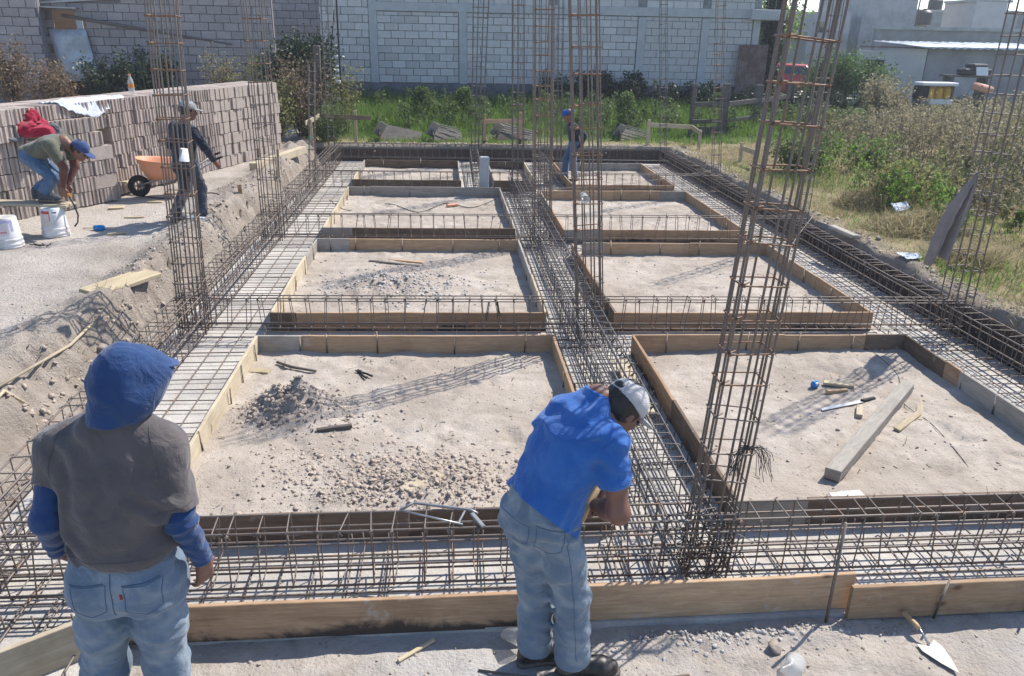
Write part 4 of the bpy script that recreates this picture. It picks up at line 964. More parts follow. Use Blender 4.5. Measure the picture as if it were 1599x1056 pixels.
for s in (-1, 1): MB().box((0, 0, 0), (.06, .3, .16), bev=.02).build("headlight", M['white_p'], t, loc=(-2.0, s * .58, .78))
MB().box((0, 0, 0), (.08, 1.5, .2), bev=.03).build("bumper", M['carpaint'], t, loc=(-2.04, 0, .5))
# shed with a corrugated roof
t = thing("garden_shed", "low shed with a pale end wall and wavy sheet roof", "shed", (18.2, 30, .3), 0)
o = obj("pale_wall", mesh("pale_wall", [(-1.9, 1.6, 0), (0, 0, 0), (0, 0, 2.3), (-1.9, 1.6, 2.15), (-1.85, 1.75, 0), (.05, .15, 0), (.05, .15, 2.3), (-1.85, 1.75, 2.15)], [(0, 1, 2, 3), (5, 4, 7, 6), (1, 5, 6, 2), (3, 2, 6, 7), (4, 0, 3, 7)], M['render_p']), t)
MB().box((0, 0, 0), (.75, .06, 1.3), bev=.01).build("door", M['iron'], t, loc=(-1.42, 1.15, 1.2), rot=(0, 0, -.70))
MB().box((0, 0, 0), (5.6, .15, 2.35)).build("front_wall", M['render_d'], t, loc=(2.85, .09, 1.17))
V = []; F = []; nn = 90
for i in range(nn):
    x = -.2 + 5.9 * i / (nn - 1); zz = .035 * math.sin(i * 1.35); V += [(x, -.35, 2.33 + zz), (x - 1.2, 1.5, 2.52 + zz), ]
F = [(2 * i, 2 * i + 2, 2 * i + 3, 2 * i + 1) for i in range(nn - 1)]; o = obj("corrugated_roof", mesh("roof", V, F, M['galv'], True), t); o.modifiers.new("s", 'SOLIDIFY').thickness = .02
MB().box((0, 0, 0), (2.3, .1, .06)).build("fascia", M['rustsheet'], t, loc=(-1.0, .75, 2.32), rot=(0, 0, -.70))
MB().box((0, 0, 0), (.9, .08, 1.0)).build("panel", M['render_w'], t, loc=(1.7, -.04, .95)); MB().box((0, 0, 0), (.25, .08, 1.5)).build("post", M['w_old'], t, loc=(2.3, -.06, .8))
tag(MB().lathe([(0, 0), (.16, 0), (.18, .3), (.0, .34)], 14).build("blue_drum", M['blue_pl'], loc=(18.75, 29.4, .95)), "small blue drum by the shed wall", "drum")
# black tank on a stand
t = thing("black_basin", "black plastic basins stacked on a stand before the shed", "basin", (18.2, 27, 1.55))
MB().box((0, 0, 0), (1.0, .5, .22), bev=.04).build("basin", M['black_pl'], t, loc=(0, 0, .35)); MB().box((0, 0, 0), (.55, .5, .14), bev=.04).build("basin", M['black_pl'], t, loc=(.05, 0, .55))
MB().box((0, 0, 0), (.42, .3, .05), bev=.01).build("lid", M['white_p'], t, loc=(.1, -.28, .38), rot=(1.2, 0, 0)); MB().box((0, 0, 0), (1.6, .45, .06)).build("stand_top", M['w_old'], t, loc=(-.3, 0, .2), rot=(0, .03, 0))
for x in (-.9, .4): MB().box((0, 0, 0), (.08, .4, 1.4)).build("leg", M['w_old'], t, loc=(x, 0, -.52))
# yellow bottle crate stand
t = thing("bottle_cart", "cart holding large yellow bottles under a white shelf", "cart", (15.05, 24, .4))
MB().box((0, 0, 0), (1.15, .5, .10), bev=.02).build("shelf", M['white_p'], t, loc=(0, 0, 1.24)); MB().box((0, 0, 0), (.75, .45, .16), bev=.02).build("base", M['paper'], t, loc=(.12, -.02, .72))
for k in range(3): MB().lathe([(.0, 0), (.125, 0), (.13, .05), (.13, .28), (.07, .36), (.05, .4), (0, .4)], 14).build("bottle", M['yellow'], t, loc=(-.16 + k * .28, 0, .81))
MB().box((0, 0, 0), (.3, .4, .36), bev=.02).build("side_box", M['iron'], t, loc=(-.42, .04, 1.0))
for x in (-.5, .5): MB().box((0, 0, 0), (.05, .4, 1.2)).build("leg", M['w_old'], t, loc=(x, .05, .6))
tag(MB().box((0, 0, 0), (.6, .4, .22), bev=.05).build("red_bundle", M['orange'], loc=(17.0, 24.6, 1.5), rot=(.2, .15, .3)), "orange red bundle lying in the weeds beside the column top", "bundle")
# distant buildings
def house(name, label, loc, size, mat, wins=(), par=None):
    t = thing(name, label, "building", loc); MB().box((0, size[1] / 2, size[2] / 2), size).build("wall", M[mat], t)
    for x, z, w, h in wins:
        f = MB().box((0, 0, 0), (w, .1, h)).build("window", M['render_w'], t, loc=(x, -.03, z)); MB().box((0, -.04, 0), (w * .8, .06, h * .8)).build("pane", M['carglass'], f)
    if par: MB().box((0, size[1] / 2, size[2] + .08), (size[0] + .2, size[1] + .2, .16)).build("parapet", M[par], t)
    return t
house("boundary_wall", "long dark grey wall behind the shed roof", (30.5, 42, 0), (16, .3, 3.4), 'render_d', par='render_w')
house("grey_house", "tall plain grey building behind the green tree", (26.3, 48, 0), (3.3, 6, 8), 'render_w')
house("low_house", "low grey flat roofed house with water tanks", (37.2, 60, 0), (5.6, 6, 4.9), 'render_w', [(-1.6, 4.2, .7, .9), (.9, 4.2, .9, .9)], 'render_p')
t = house("stair_tower", "pale stair tower rising above the long grey wall", (31.2, 46, 0), (1.9, 3, 5.0), 'render_p'); MB().box((0, 0, 0), (2.3, 3, .14)).build("cap_slab", M['render_w'], t, loc=(.1, 1.5, 5.07)); MB().box((0, 0, 0), (1.2, 2.5, 1.2)).build("roof_room", M['render_w'], t, loc=(1.4, 1.6, 4.0))
house("dark_house", "dark block house behind the top of the leaning cloth column", (35.2, 47, 0), (4.6, 5, 4.6), 'render_d')
house("brick_house", "distant house with a bright window seen through the big column", (21.3, 46, 0), (3.4, 5, 4.3), 'render_w', [(0, 3.5, .8, .7)])
house("far_side_house", "grey house end beyond the slab of the long block wall", (16.5, 43, 0), (5.5, 5, 3.2), 'render_d', [(-1.2, 2.3, .8, .8)])
for x, y, z, n in ((36.9, 61, 5.0, "on the low grey house roof"), (35.4, 59.6, 4.1, "at the low house wall")):
    tag(soften(MB().lathe([(0, 0), (.5, 0), (.52, .8), (.4, .95), (.18, 1.02), (.18, 1.1), (0, 1.1)], 18).build("water_tank", M['black_pl'], loc=(x, y, z - .1))), "black water tank " + n, "water tank", "water tanks")
mb = None
for k, (x, y, z) in enumerate(((33.6, 52, 4.5), (34.4, 52, 4.5), (28.3, 48.5, 5), (29.0, 50, 5.0), (37.0, 50, 4.6))):
    tag(MB().tube([(x, y, z - 1.5), (x + .1, y, z + 2.2)], .05, 5).build("roof_rebar", M['barD']), ("first", "second", "third", "fourth", "fifth")[k] + " thin bar from the green tree standing up above the far roofs", "bar", "bars above the far roofs")
# barrow-sized earth and rock things along the grassy bank
# ------------------------------------------------------------------ vegetation
def rotmats(ax, ay, az):
    cx, sx, cy, sy, cz, sz = np.cos(ax), np.sin(ax), np.cos(ay), np.sin(ay), np.cos(az), np.sin(az); n = len(ax); R = np.empty((n, 3, 3))
    R[:, 0, 0] = cz * cy; R[:, 0, 1] = cz * sy * sx - sz * cx; R[:, 0, 2] = cz * sy * cx + sz * sx
    R[:, 1, 0] = sz * cy; R[:, 1, 1] = sz * sy * sx + cz * cx; R[:, 1, 2] = sz * sy * cx - cz * sx
    R[:, 2, 0] = -sy; R[:, 2, 1] = cy * sx; R[:, 2, 2] = cy * cx; return R
def scatter(name, BV, BF, pos, R, S, mat, smooth=False):
    """many small copies of one shape joined into one mesh"""
    BV = np.asarray(BV, float); BF = np.asarray(BF, int); n = len(pos)
    V = np.einsum('nij,nkj->nki', R, BV[None] * S[:, None, :]) + pos[:, None, :]
    F = BF[None] + (np.arange(n) * len(BV))[:, None, None]
    return fast_mesh(name, V.reshape(-1, 3), F.reshape(-1, BF.shape[1]), mat, smooth)
LEAFV = [(0, 0, 0), (.5, .32, .06), (1, .0, -.08), (.5, -.32, .06)]; LEAFF = [(0, 1, 2, 3)]
BLV = [(-.5, 0, 0), (.5, 0, 0), (.36, .12, .55), (-.36, .12, .55), (.05, .42, 1.0), (-.05, .42, 1.0)]; BLF = [(0, 1, 2, 3), (3, 2, 4, 5)]
def blades(name, pos, hmin, hmax, wid, mat, lean=.5, r=rng):
    n = len(pos); R = rotmats(r.normal(0, lean * .4, n), r.normal(0, lean * .4, n), r.uniform(0, 6.283, n)); h = r.uniform(hmin, hmax, n)
    S = np.stack([np.full(n, wid) * r.uniform(.6, 1.4, n), h * r.uniform(.6, 1.2, n), h], -1); return scatter(name, BLV, BLF, pos, R, S, mat)
def leaves(name, pos, size, mat, flat=.9, r=rng):
    n = len(pos); R = rotmats(r.normal(0, flat, n), r.normal(0, flat, n), r.uniform(0, 6.283, n)); s = size * r.uniform(.55, 1.4, n)
    return scatter(name, LEAFV, LEAFF, pos, R, np.stack([s, s, s], -1), mat)
def on_ground(x, y, dz=0): return np.stack([x, y, ground_z(x, y) + dz], -1)
def clumpy(n, x0, x1, y0, y1, sc, thr, seed, soft=.25):
    x = rng.uniform(x0, x1, n * 3); y = rng.uniform(y0, y1, n * 3); d = fbm(np.stack([x * sc, y * sc, 0 * x + seed], -1), 3, seed) + rng.normal(0, soft, n * 3)
    k = d > thr; return x[k][:n], y[k][:n]
# green field under the block wall
x, y = clumpy(52000, -3.4, 12.5, 19.0, 25.4, .9, -.15, 61)
keep = (x > -2.3) | (y > 22.5) | (rng.random(len(x)) < .3); x, y = x[keep], y[keep]
tall = .10 + .26 * sstep(19.3, 22.5, y)
P_ = on_ground(x, y, -.02); n = len(x)
R = rotmats(rng.normal(0, .28, n), rng.normal(0, .28, n), rng.uniform(0, 6.283, n)); h = tall * rng.uniform(.5, 1.5, n)
tag(obj("field_grass", scatter("field_grass", BLV, BLF, P_, R, np.stack([rng.uniform(.008, .018, n), h * .9, h], -1), M['grass'])), "bright green grass growing across the field under the block wall", "grass", kind='stuff')
def weed_mass(name, label, x, y, h, nl, size, mat, stem='stem', spread=.22, lean=.12, top=.15, cat="weeds"):
    """upright branching weeds: thin stems and leaves along them, nobody could count them"""
    n = len(x); base = on_ground(x, y, -.03); h = np.asarray(h) * np.ones(n)
    lx = rng.normal(0, lean, n); ly = rng.normal(0, lean, n)
    b = MB()
    for i in range(n):
        p0 = base[i]; p2 = p0 + np.array([lx[i] * h[i], ly[i] * h[i], h[i] * .95]); p1 = (p0 + p2) / 2 + rng.normal(0, .03, 3); b.tube([p0, p1, p2], [.007, .005, .002], 3, cap=False)
        for _ in range(2):
            f = rng.uniform(.3, .8); q = p0 + (p2 - p0) * f; e = q + np.array([rng.normal(0, spread), rng.normal(0, spread), rng.uniform(.1, .35) * h[i]]); b.tube([q, e], [.004, .0015], 3, cap=False)
    so = b.build("stems", M[stem])
    idx = np.repeat(np.arange(n), nl); t_ = rng.beta(1.6, 1.1, n * nl) * (1 - top) + top
    r_ = spread * (1.15 - .75 * t_) * np.sqrt(rng.random(n * nl)) * (h[idx] / h.mean()); a_ = rng.uniform(0, 6.283, n * nl)
    P2 = base[idx] + np.stack([lx[idx] * h[idx] * t_ + r_ * np.cos(a_), ly[idx] * h[idx] * t_ + r_ * np.sin(a_), h[idx] * t_], -1)
    lo = obj(name, leaves(name, P2, size, M[mat])); so.parent = lo; so["kind"] = 'stuff'; so.name = "stem_mass"
    return tag(lo, label, cat, kind='stuff')
# broad weeds in the field
x, y = clumpy(240, -2.0, 11.5, 20.6, 24.8, .55, .0, 67); weed_mass("field_weeds", "leafy green weeds in clumps in the field under the block wall", x, y, rng.uniform(.3, .75, len(x)), 60, .075, 'weed', 'stem', .18)
x, y = clumpy(90, 5.5, 12.5, 23.6, 25.2, .6, -.2, 68); weed_mass("wall_weeds", "dark green weeds growing against the foot of the block wall", x, y, rng.uniform(.5, 1.0, len(x)), 110, .08, 'darkleaf', 'stem', .24)
x, y = clumpy(60, 2.6, 6.2, 24.4, 25.3, .6, -.4, 69); weed_mass("wall_bush_weeds", "dark bush weeds against the middle of the block wall", x, y, rng.uniform(.6, 1.15, len(x)), 130, .08, 'darkleaf', 'stem', .28)
for k, (px, py, hh, lab) in enumerate(((4.75, 20.9, .95, "bushy green weed plant by the low stack of grey slats"), (-.6, 22.4, .8, "tall green weed plant behind the broken dark panel heap"), (.55, 22.8, .75, "tall green weed plant behind the slatted scrap panel"), (8.0, 23.2, .7, "leafy green plant behind the timber fence rails"))):
    t = thing("weed_plant", lab, "plant", (px, py, gz(px, py)), 0, "single tall weeds in the green field"); b = MB()
    for _ in range(7): e = (rng.normal(0, .22), rng.normal(0, .22), hh * rng.uniform(.6, 1)); b.tube([(0, 0, 0), (e[0] * .4, e[1] * .4, e[2] * .6), e], [.012, .008, .003], 4)
    b.build("stem", M['stem'], t); nL = 900; a = rng.uniform(0, 6.283, nL); zz = rng.beta(1.6, 1.2, nL); rr_ = .42 * np.sqrt(rng.random(nL)) * (1.1 - .7 * zz)
    obj("foliage", leaves("foliage", np.stack([rr_ * np.cos(a), rr_ * np.sin(a), .08 + hh * zz], -1), .075, M['weed']), t)
# straw-coloured turf along the bank and in the plot beside the dig
x, y = clumpy(30000, 5.32, 9.5, 4.0, 19.2, 1.3, -.12, 71); hh = rng.uniform(.03, .14, len(x))
P_ = on_ground(x, y, -.01); n = len(x); R = rotmats(rng.normal(0, .5, n), rng.normal(0, .5, n), rng.uniform(0, 6.283, n))
tag(obj("dry_turf", scatter("dry_turf", BLV, BLF, P_, R, np.stack([rng.uniform(.005, .011, n), hh * 1.4, hh], -1), M['straw'])), "short straw coloured dry grass along the bank beside the footing", "dry grass", kind='stuff')
x, y = clumpy(12000, 5.5, 10.5, 3.5, 16.0, 1.0, .12, 73); n = len(x); hh = rng.uniform(.05, .2, n); P_ = on_ground(x, y, -.01); R = rotmats(rng.normal(0, .4, n), rng.normal(0, .4, n), rng.uniform(0, 6.283, n))
tag(obj("green_turf", scatter("green_turf", BLV, BLF, P_, R, np.stack([rng.uniform(.006, .012, n), hh, hh], -1), M['grass'])), "green grass tufts among the dry turf beside the footing", "grass", kind='stuff')
wedge = lambda x, y: x > 7.1 + .13 * np.clip(y - 6, 0, 30) + .35 * fbm(np.stack([x * 0, y * 1.3, 0 * x], -1), 2, 5)
x = rng.uniform(6.3, 15.5, 2600); y = rng.uniform(5.5, 22.5, 2600); k = wedge(x, y); x, y = x[k], y[k]
edge = sstep(0, 1.6, x - (7.1 + .13 * np.clip(y - 6, 0, 30))); kind = fbm(np.stack([x * .45, y * .45, 0 * x], -1), 3, 77) + rng.normal(0, .18, len(x)) + .30 * sstep(12, 18, y)
hh = (.40 + .75 * edge) * rng.uniform(.6, 1.2, len(x)) * (1 - .38 * sstep(15, 19, y))
k = kind > .12; weed_mass("dry_weeds", "tall dry grey brown weeds in the plot beside the footing", x[k][:760], y[k][:760], hh[k][:760], 95, .052, 'weed_dry', 'stem', .23)
k = (kind <= .12) & (kind > -.12); weed_mass("olive_weeds", "tall olive weeds mixed through the plot beside the footing", x[k][:560], y[k][:560], hh[k][:560] * .95, 95, .055, 'weed_olive', 'stem', .23)
k = kind <= -.12; weed_mass("green_weeds", "green leafy weeds in patches in the plot beside the footing", x[k][:360], y[k][:360], hh[k][:360] * .8, 95, .06, 'weed', 'stem', .23)
x = rng.uniform(10.5, 24, 420); y = rng.uniform(21, 29, 420); k = x > 12.3 + (y - 21) * .55; x, y = x[k], y[k]; weed_mass("far_dry_weeds", "tall grey dry weeds in front of the low shed", x, y, rng.uniform(.3, .7, len(x)), 80, .07, 'weed_dry', 'stem', .28)
k = rng.random(len(x)) < 0; xs_, ys_ = rng.uniform(7.2, 14.5, 150), rng.uniform(6.5, 18.0, 150); k = wedge(xs_ - .5, ys_); weed_mass("dry_stalks", "thin pale dry stalks rising above the other weeds", xs_[k], ys_[k], rng.uniform(1.1, 1.55, k.sum()), 34, .045, 'straw', 'stem', .16, .16, .55)
xs_, ys_ = clumpy(130, 6.7, 12.5, 6.5, 15.5, .6, .05, 87); weed_mass("bright_weeds", "yellow green weeds in bright patches among the tall weeds", xs_, ys_, rng.uniform(.35, .75, len(xs_)), 110, .055, 'grass', 'stem', .22)
# cut straw heaps on the bank
for k, (hx, hy, r_, h_, lab) in enumerate(((6.55, 10.2, .75, .26, "heap of cut dry straw on the bank near the hanging taupe cloth"), (6.9, 11.9, .7, .30, "yellowing heap of cut weeds at the edge of the tall weeds"), (6.15, 8.6, .45, .14, "small flat patch of cut straw near the white rag"))):
    n = 2600; a = rng.uniform(0, 6.283, n); q = r_ * np.sqrt(rng.random(n)); x = hx + q * np.cos(a); y = hy + q * np.sin(a) * .8; z = ground_z(x, y) + h_ * np.exp(-(q / r_) ** 2 * 2) * rng.random(n) ** .5
    R = rotmats(rng.normal(0, .5, n) + 1.4, rng.normal(0, .5, n), rng.uniform(0, 6.283, n)); L_ = rng.uniform(.08, .26, n)
    tag(obj("straw_heap", scatter("straw_heap", BLV, BLF, np.stack([x, y, z], -1), R, np.stack([rng.uniform(.006, .012, n), L_ * .5, L_], -1), M['straw'])), lab, "straw heap", kind='stuff')
# dry roots and stubble in the loose earth along the yard bank
x = rng.normal(-3.12, .18, 2600); y = rng.uniform(3.2, 16, 2600); k = fbm(np.stack([x, y * .8, 0 * x], -1), 2, 83) > .0; x, y = x[k], y[k]; n = len(x)
R = rotmats(rng.normal(0, .8, n), rng.normal(0, .8, n), rng.uniform(0, 6.283, n)); L_ = rng.uniform(.03, .11, n)
tag(obj("root_litter", scatter("root_litter", BLV, BLF, on_ground(x, y), R, np.stack([rng.uniform(.003, .007, n), L_, L_], -1), M['straw'])), "dry roots and stubble sticking out of the loose yard bank", "litter", kind='stuff')

# ---- single trees and shrubs
def limb(b, p, d, L, r, depth, tips):
    q = Vector(p); pts = [q.copy()]; d = Vector(d).normalized()
    for s in range(3):
        d = (d + Vector((random.gauss(0, .12), random.gauss(0, .12), .05))).normalized(); q = q + d * L / 3; pts.append(q.copy())
    b.tube(pts, [r, r * .85, r * .7, r * .55], 6 if r > .03 else 4)
    if depth == 0: tips += pts[1:]; return
    for _ in range(random.choice((2, 3))):
        limb(b, q, d + Vector((random.gauss(0, .55), random.gauss(0, .55), random.uniform(-.1, .5))), L * random.uniform(.6, .85), r * .55, depth - 1, tips)
    tips.append(pts[-1])
def tree(name, label, loc, h, r, depth, leaf, size, per, spread, mat='bark', cat="tree", ntr=1, squash=(1, 1, 1), lean=(0, 0, 1)):
    t = thing(name, label, cat, loc); b = MB(); tips = []
    for k in range(ntr): limb(b, (random.uniform(-.1, .1) * ntr, random.uniform(-.1, .1) * ntr, -.1), Vector(lean) + Vector((random.gauss(0, .1) * ntr, random.gauss(0, .1) * ntr, 0)), h * .42, r, depth, tips)
    b.build("trunk", M[mat], t, True); T = np.array([tuple(p) for p in tips]); idx = rng.integers(0, len(T), per)
    P2 = T[idx] + rng.normal(0, spread, (per, 3)) * np.array(squash); P2 = P2[P2[:, 2] > .12]
    obj("crown", leaves("crown", P2, size, M[leaf]), t); return t
tree("green_tree", "round feathery green tree in front of the long dark wall", (14.1, 28, .4), 2.5, .09, 1, 'treeleaf', .09, 15000, .25, ntr=6)
t = thing("cypress_tree", "slim dark cypress leaning at the end of the block wall", "tree", (11.35, 28, .35)); MB().tube([(0, 0, -.1), (.0, 0, 2), (-.05, 0, 4.6)], [.1, .07, .02], 7).build("trunk", M['bark'], t)
n = 17000; zz = rng.random(n) ** .8 * 5.6 + .3; a = rng.uniform(0, 6.283, n); q = (.30 * np.sin(np.clip(zz / 6.0, 0, 1) * math.pi) ** .5 + .03) * np.sqrt(rng.random(n)) * (1 + .25 * np.sin(zz * 7 + a * 2))
obj("crown", leaves("crown", np.stack([q * np.cos(a) - .02 * zz, q * np.sin(a), zz], -1), .11, M['darkleaf']), t)
tree("ivy_tree", "dark ivy covered tree between the two walls", (-3.62, 21.6, .4), 3.0, .15, 1, 'darkleaf', .085, 14000, .20, ntr=3)
tree("light_bush", "bright yellow green bushes behind the cypress", (15.2, 39, .4), 4.2, .08, 2, 'grass', .18, 5500, .5, ntr=4, cat="bush")
tree("wall_bush", "green bush above the wall end past the roof slab", (13.6, 38, .6), 4.0, .08, 2, 'weed', .14, 3500, .30, ntr=3, cat="bush")
def shrub(label, loc, h, r, leaf, size, n, nst=14, group=None):
    t = thing("shrub", label, "shrub", loc, 0, group); b = MB(); T = []
    for _ in range(nst):
        a = random.uniform(0, 6.283); q = r * math.sqrt(random.random()); hh = h * random.uniform(.55, 1.05); p = [(q * .25 * math.cos(a), q * .25 * math.sin(a), -.05), (q * .6 * math.cos(a), q * .6 * math.sin(a), hh * .5), (q * math.cos(a), q * math.sin(a), hh)]
        b.tube(p, [.012, .009, .004], 4); T += [np.array(p[1]) * (1 - f) + np.array(p[2]) * f for f in (0, .25, .5, .75, 1)] + [np.array(p[1]) * .55]
    b.build("stem", M['stem'], t); T = np.array(T); P2 = T[rng.integers(0, len(T), n)] + rng.normal(0, .11, (n, 3)); P2 = P2[P2[:, 2] > .02]
    obj("foliage", leaves("foliage", P2, size, M[leaf]), t); return t
G_ = "shrubs along the walls of the yard"
shrub("tall brown shrub beside the dark timber post", (-3.35, 19.7, .38), 1.75, .65, 'weed_brown', .06, 4200, 26, G_)
shrub("olive shrub below the ivy covered tree", (-3.95, 19.0, .38), 1.35, .6, 'weed_olive', .065, 3600, 22, G_)
shrub("thin mixed shrub under the meter pole", (-2.55, 20.6, .4), 1.6, .5, 'weed_olive', .055, 2200, 18, G_)
shrub("low leafy shrub under the batter board with the dark plank", (-2.75, 19.4, .38), .75, .45, 'weed', .06, 1800, 14, G_)
shrub("reddish dry shrub at the foot of the taller corner wall", (-10.7, 21.2, .9), 1.55, .55, 'weed_brown', .07, 2600, 20, G_)
shrub("brown dry shrub between the corner wall and the metal sheet", (-9.7, 21.0, .8), 1.1, .7, 'weed_brown', .07, 2600, 20, G_)
shrub("dark green shrub at the foot of the galvanised sheet", (-8.9, 22.6, .9), 1.0, .6, 'darkleaf', .08, 2600, 18, G_)
shrub("dark green shrub on the yard wall side of the bottle", (-8.0, 23.0, .9), 1.35, .75, 'darkleaf', .085, 3600, 20, G_)
shrub("pale dry shrub showing over the middle of the stack", (-6.0, 22.8, .9), 1.25, .5, 'weed_dry', .06, 1800, 16, G_)
shrub("thin dry shrub showing over the far end of the stack", (-5.2, 22.6, .9), 1.1, .55, 'weed_olive', .06, 1800, 16, G_)
shrub("grey flowering shrub in front of the green tree", (13.5, 24.5, .45), 1.25, .6, 'weed_dry', .075, 3000, 22, "shrubs at the edge of the weeds")
shrub("grey branching shrub near the pale shed wall", (12.9, 22.5, .45), 1.35, .75, 'weed_dry', .075, 3000, 22, "shrubs at the edge of the weeds")
shrub("yellow green shrub at the near edge of the tall weeds", (7.35, 11.9, .42), .7, .75, 'weed_olive', .055, 2600, 22, "shrubs at the edge of the weeds")
shrub("dark green low shrub on the bank by the small batter board", (6.9, 14.9, .42), .65, .55, 'weed', .06, 2400, 18, "shrubs at the edge of the weeds")

# ------------------------------------------------------------------ stones, clods and gravel
def rocks(name, label, x, y, z, smin, smax, mat, cat="rubble", flat=.7, r=rng, pw=2.2):
    base = []
    bm = [(0.0, 0.0, 1.0), (.9, 0, .1), (.28, .86, .05), (-.73, .53, .0), (-.73, -.53, .12), (.28, -.86, -.05), (.0, .1, -.9), (.5, .45, .62), (-.45, .3, .65), (0, -.6, .6)]
    F = [(0, 7, 8), (0, 8, 9), (0, 9, 7), (7, 1, 2), (7, 2, 8), (8, 2, 3), (8, 3, 4), (8, 4, 9), (9, 4, 5), (9, 5, 1), (9, 1, 7), (6, 2, 1), (6, 3, 2), (6, 4, 3), (6, 5, 4), (6, 1, 5)]
    n = len(x); P = np.stack([x, y, z], -1); s = smin * (smax / smin) ** (r.random(n) ** pw)
    BV = np.array(bm); V = BV[None] * (1 + r.normal(0, .16, (n, len(bm), 1))); S = s[:, None] * np.stack([r.uniform(.7, 1.3, n), r.uniform(.7, 1.3, n), flat * r.uniform(.6, 1.2, n)], -1)
    R = rotmats(r.normal(0, .4, n), r.normal(0, .4, n), r.uniform(0, 6.283, n)); V = np.einsum('nij,nkj->nki', R, V * S[:, None, :]) + P[:, None, :]
    Fm = np.array(F)[None] + (np.arange(n) * len(bm))[:, None, None]
    return tag(obj(name, fast_mesh(name, V.reshape(-1, 3), Fm.reshape(-1, 3), mat)), label, cat, kind='stuff')
def cellz(k, x, y):
    X, Y, Z = SOIL[k]; ny, nx = X.shape; u = (x - X[0, 0]) / (X[0, -1] - X[0, 0]); i = np.clip((u * (nx - 1)).round().astype(int), 0, nx - 1)
    v = (y - Y[0, i]) / (Y[-1, i] - Y[0, i]); j = np.clip((v * (ny - 1)).round().astype(int), 0, ny - 1); return Z[j, i]
def in_cell(k, x, y):
    x0, x1, y0, y1 = CELLS[k]; return (x > x0 + .05) & (x < x1 - .05) & (y > y0 + .06) & (y < y1 - .12)
def blob(n, cx, cy, sx, sy): return rng.normal(cx, sx, n), rng.normal(cy, sy, n)
x, y = blob(4200, -1.25, 5.64, .17, .15); k = in_cell('A1', x, y); x, y = x[k], y[k]; rocks("soil_heap", "heap of dry crumbled clods in the front bed beside the hooded worker", x, y, cellz('A1', x, y), .003, .026, M['clod'], "soil heap", pw=3.6)
x, y = blob(8000, -.2, 4.52, .42, .2); x2, y2 = blob(1000, -.85, 4.85, .3, .2); x3, y3 = blob(1000, -.85, 5.55, .25, .3); x = np.concatenate([x, x2, x3]); y = np.concatenate([y, y2, y3]); k = in_cell('A1', x, y); x, y = x[k], y[k]
rocks("rubble_spread", "spread of broken clods along the near side of the front bed", x, y, cellz('A1', x, y), .0025, .028, M['clod'], pw=4.0)
x, y = blob(1600, -.55, 8.9, .42, .35); k = in_cell('A2', x, y); x, y = x[k], y[k]; rocks("gravel_spread", "grey gravel spread in the second-row bed", x, y, cellz('A2', x, y), .006, .032, M['gravel'], "gravel")
for kc in CELLS:
    x0, x1, y0, y1 = CELLS[kc]; n = int(9 * (x1 - x0) * (y1 - y0)); x = rng.uniform(x0, x1, n); y = rng.uniform(y0 - .2, y1, n); k = in_cell(kc, x, y); x, y = x[k], y[k]; n = len(x); L_ = rng.uniform(.02, .09, n)
    tag(obj("splinters", scatter("splinters", BLV, BLF, np.stack([x, y, cellz(kc, x, y) + .006], -1), rotmats(rng.normal(1.5, .12, n), rng.normal(0, .12, n), rng.uniform(0, 6.283, n)), np.stack([rng.uniform(.004, .012, n), L_ * .12, L_], -1), M['stem'])), "small dry splinters and twigs littering the bare soil bed", "litter", "litter on the soil beds", 'stuff')
    x0, x1, y0, y1 = CELLS[kc]; n = int(70 * (x1 - x0) * (y1 - y0)); x = rng.uniform(x0, x1, n); y = rng.uniform(y0 - .2, y1, n); k = in_cell(kc, x, y); x, y = x[k], y[k]
    rocks("soil_crumbs", "loose crumbs scattered over the bare soil bed", x, y, cellz(kc, x, y), .003, .02, M['clod'], "crumbs").__setitem__("group", "crumbs on the soil beds")
n = 5200; x = rng.normal(-3.1, .24, n); y = rng.uniform(2.2, 17.5, n); k = (fbm(np.stack([x * 1.2, y * .9, 0 * x], -1), 3, 91) > -.12) & (x < -2.72); x, y = x[k], y[k]; rocks("bank_clods", "dry clods strewn along the loose yard bank", x, y, ground_z(x, y), .004, .036, M['clod'], "clods")
n = 3600; x = rng.uniform(-6.5, -3.2, n); y = rng.uniform(4.5, 12.5, n); k = fbm(np.stack([x * .7, y * .7, 0 * x], -1), 3, 95) > .02; x, y = x[k], y[k]; rocks("yard_gravel", "pale gravel scattered over the yard", x, y, ground_z(x, y), .003, .018, M['clod'], "gravel")
n = 1500; x = rng.uniform(-2.4, 4.2, n); y = rng.uniform(2.2, 3.15, n); z = np.array([yz(a, c) for a, c in zip(x, y)]); rocks("front_crumbs", "small crumbs on the dirt in front of the footing", x, y, z, .003, .014, M['clod'], "crumbs")
n = 900; x = rng.normal(1.45, .33, n); y = rng.normal(3.06, .035, n); k = y < 3.15; x, y = x[k], y[k]; z = np.array([yz(a, c) for a, c in zip(x, y)]); rocks("mortar_crumbs", "grey crumbled mortar below the brown front plank", x, y, z, .003, .02, M['gravel'], "crumbs")
n = 1400; x = rng.normal(5.42, .12, n); y = rng.uniform(3.5, 18.3, n); rocks("bank_clods", "dark clods along the cut edge of the grassy bank", x, y, ground_z(x, y), .008, .045, M['clod'], "clods")
n = 500; x = rng.uniform(-2, 5, n); y = rng.normal(18.95, .09, n); rocks("bank_clods", "clods along the cut edge below the green field", x, y, ground_z(x, y), .01, .05, M['clod'], "clods")
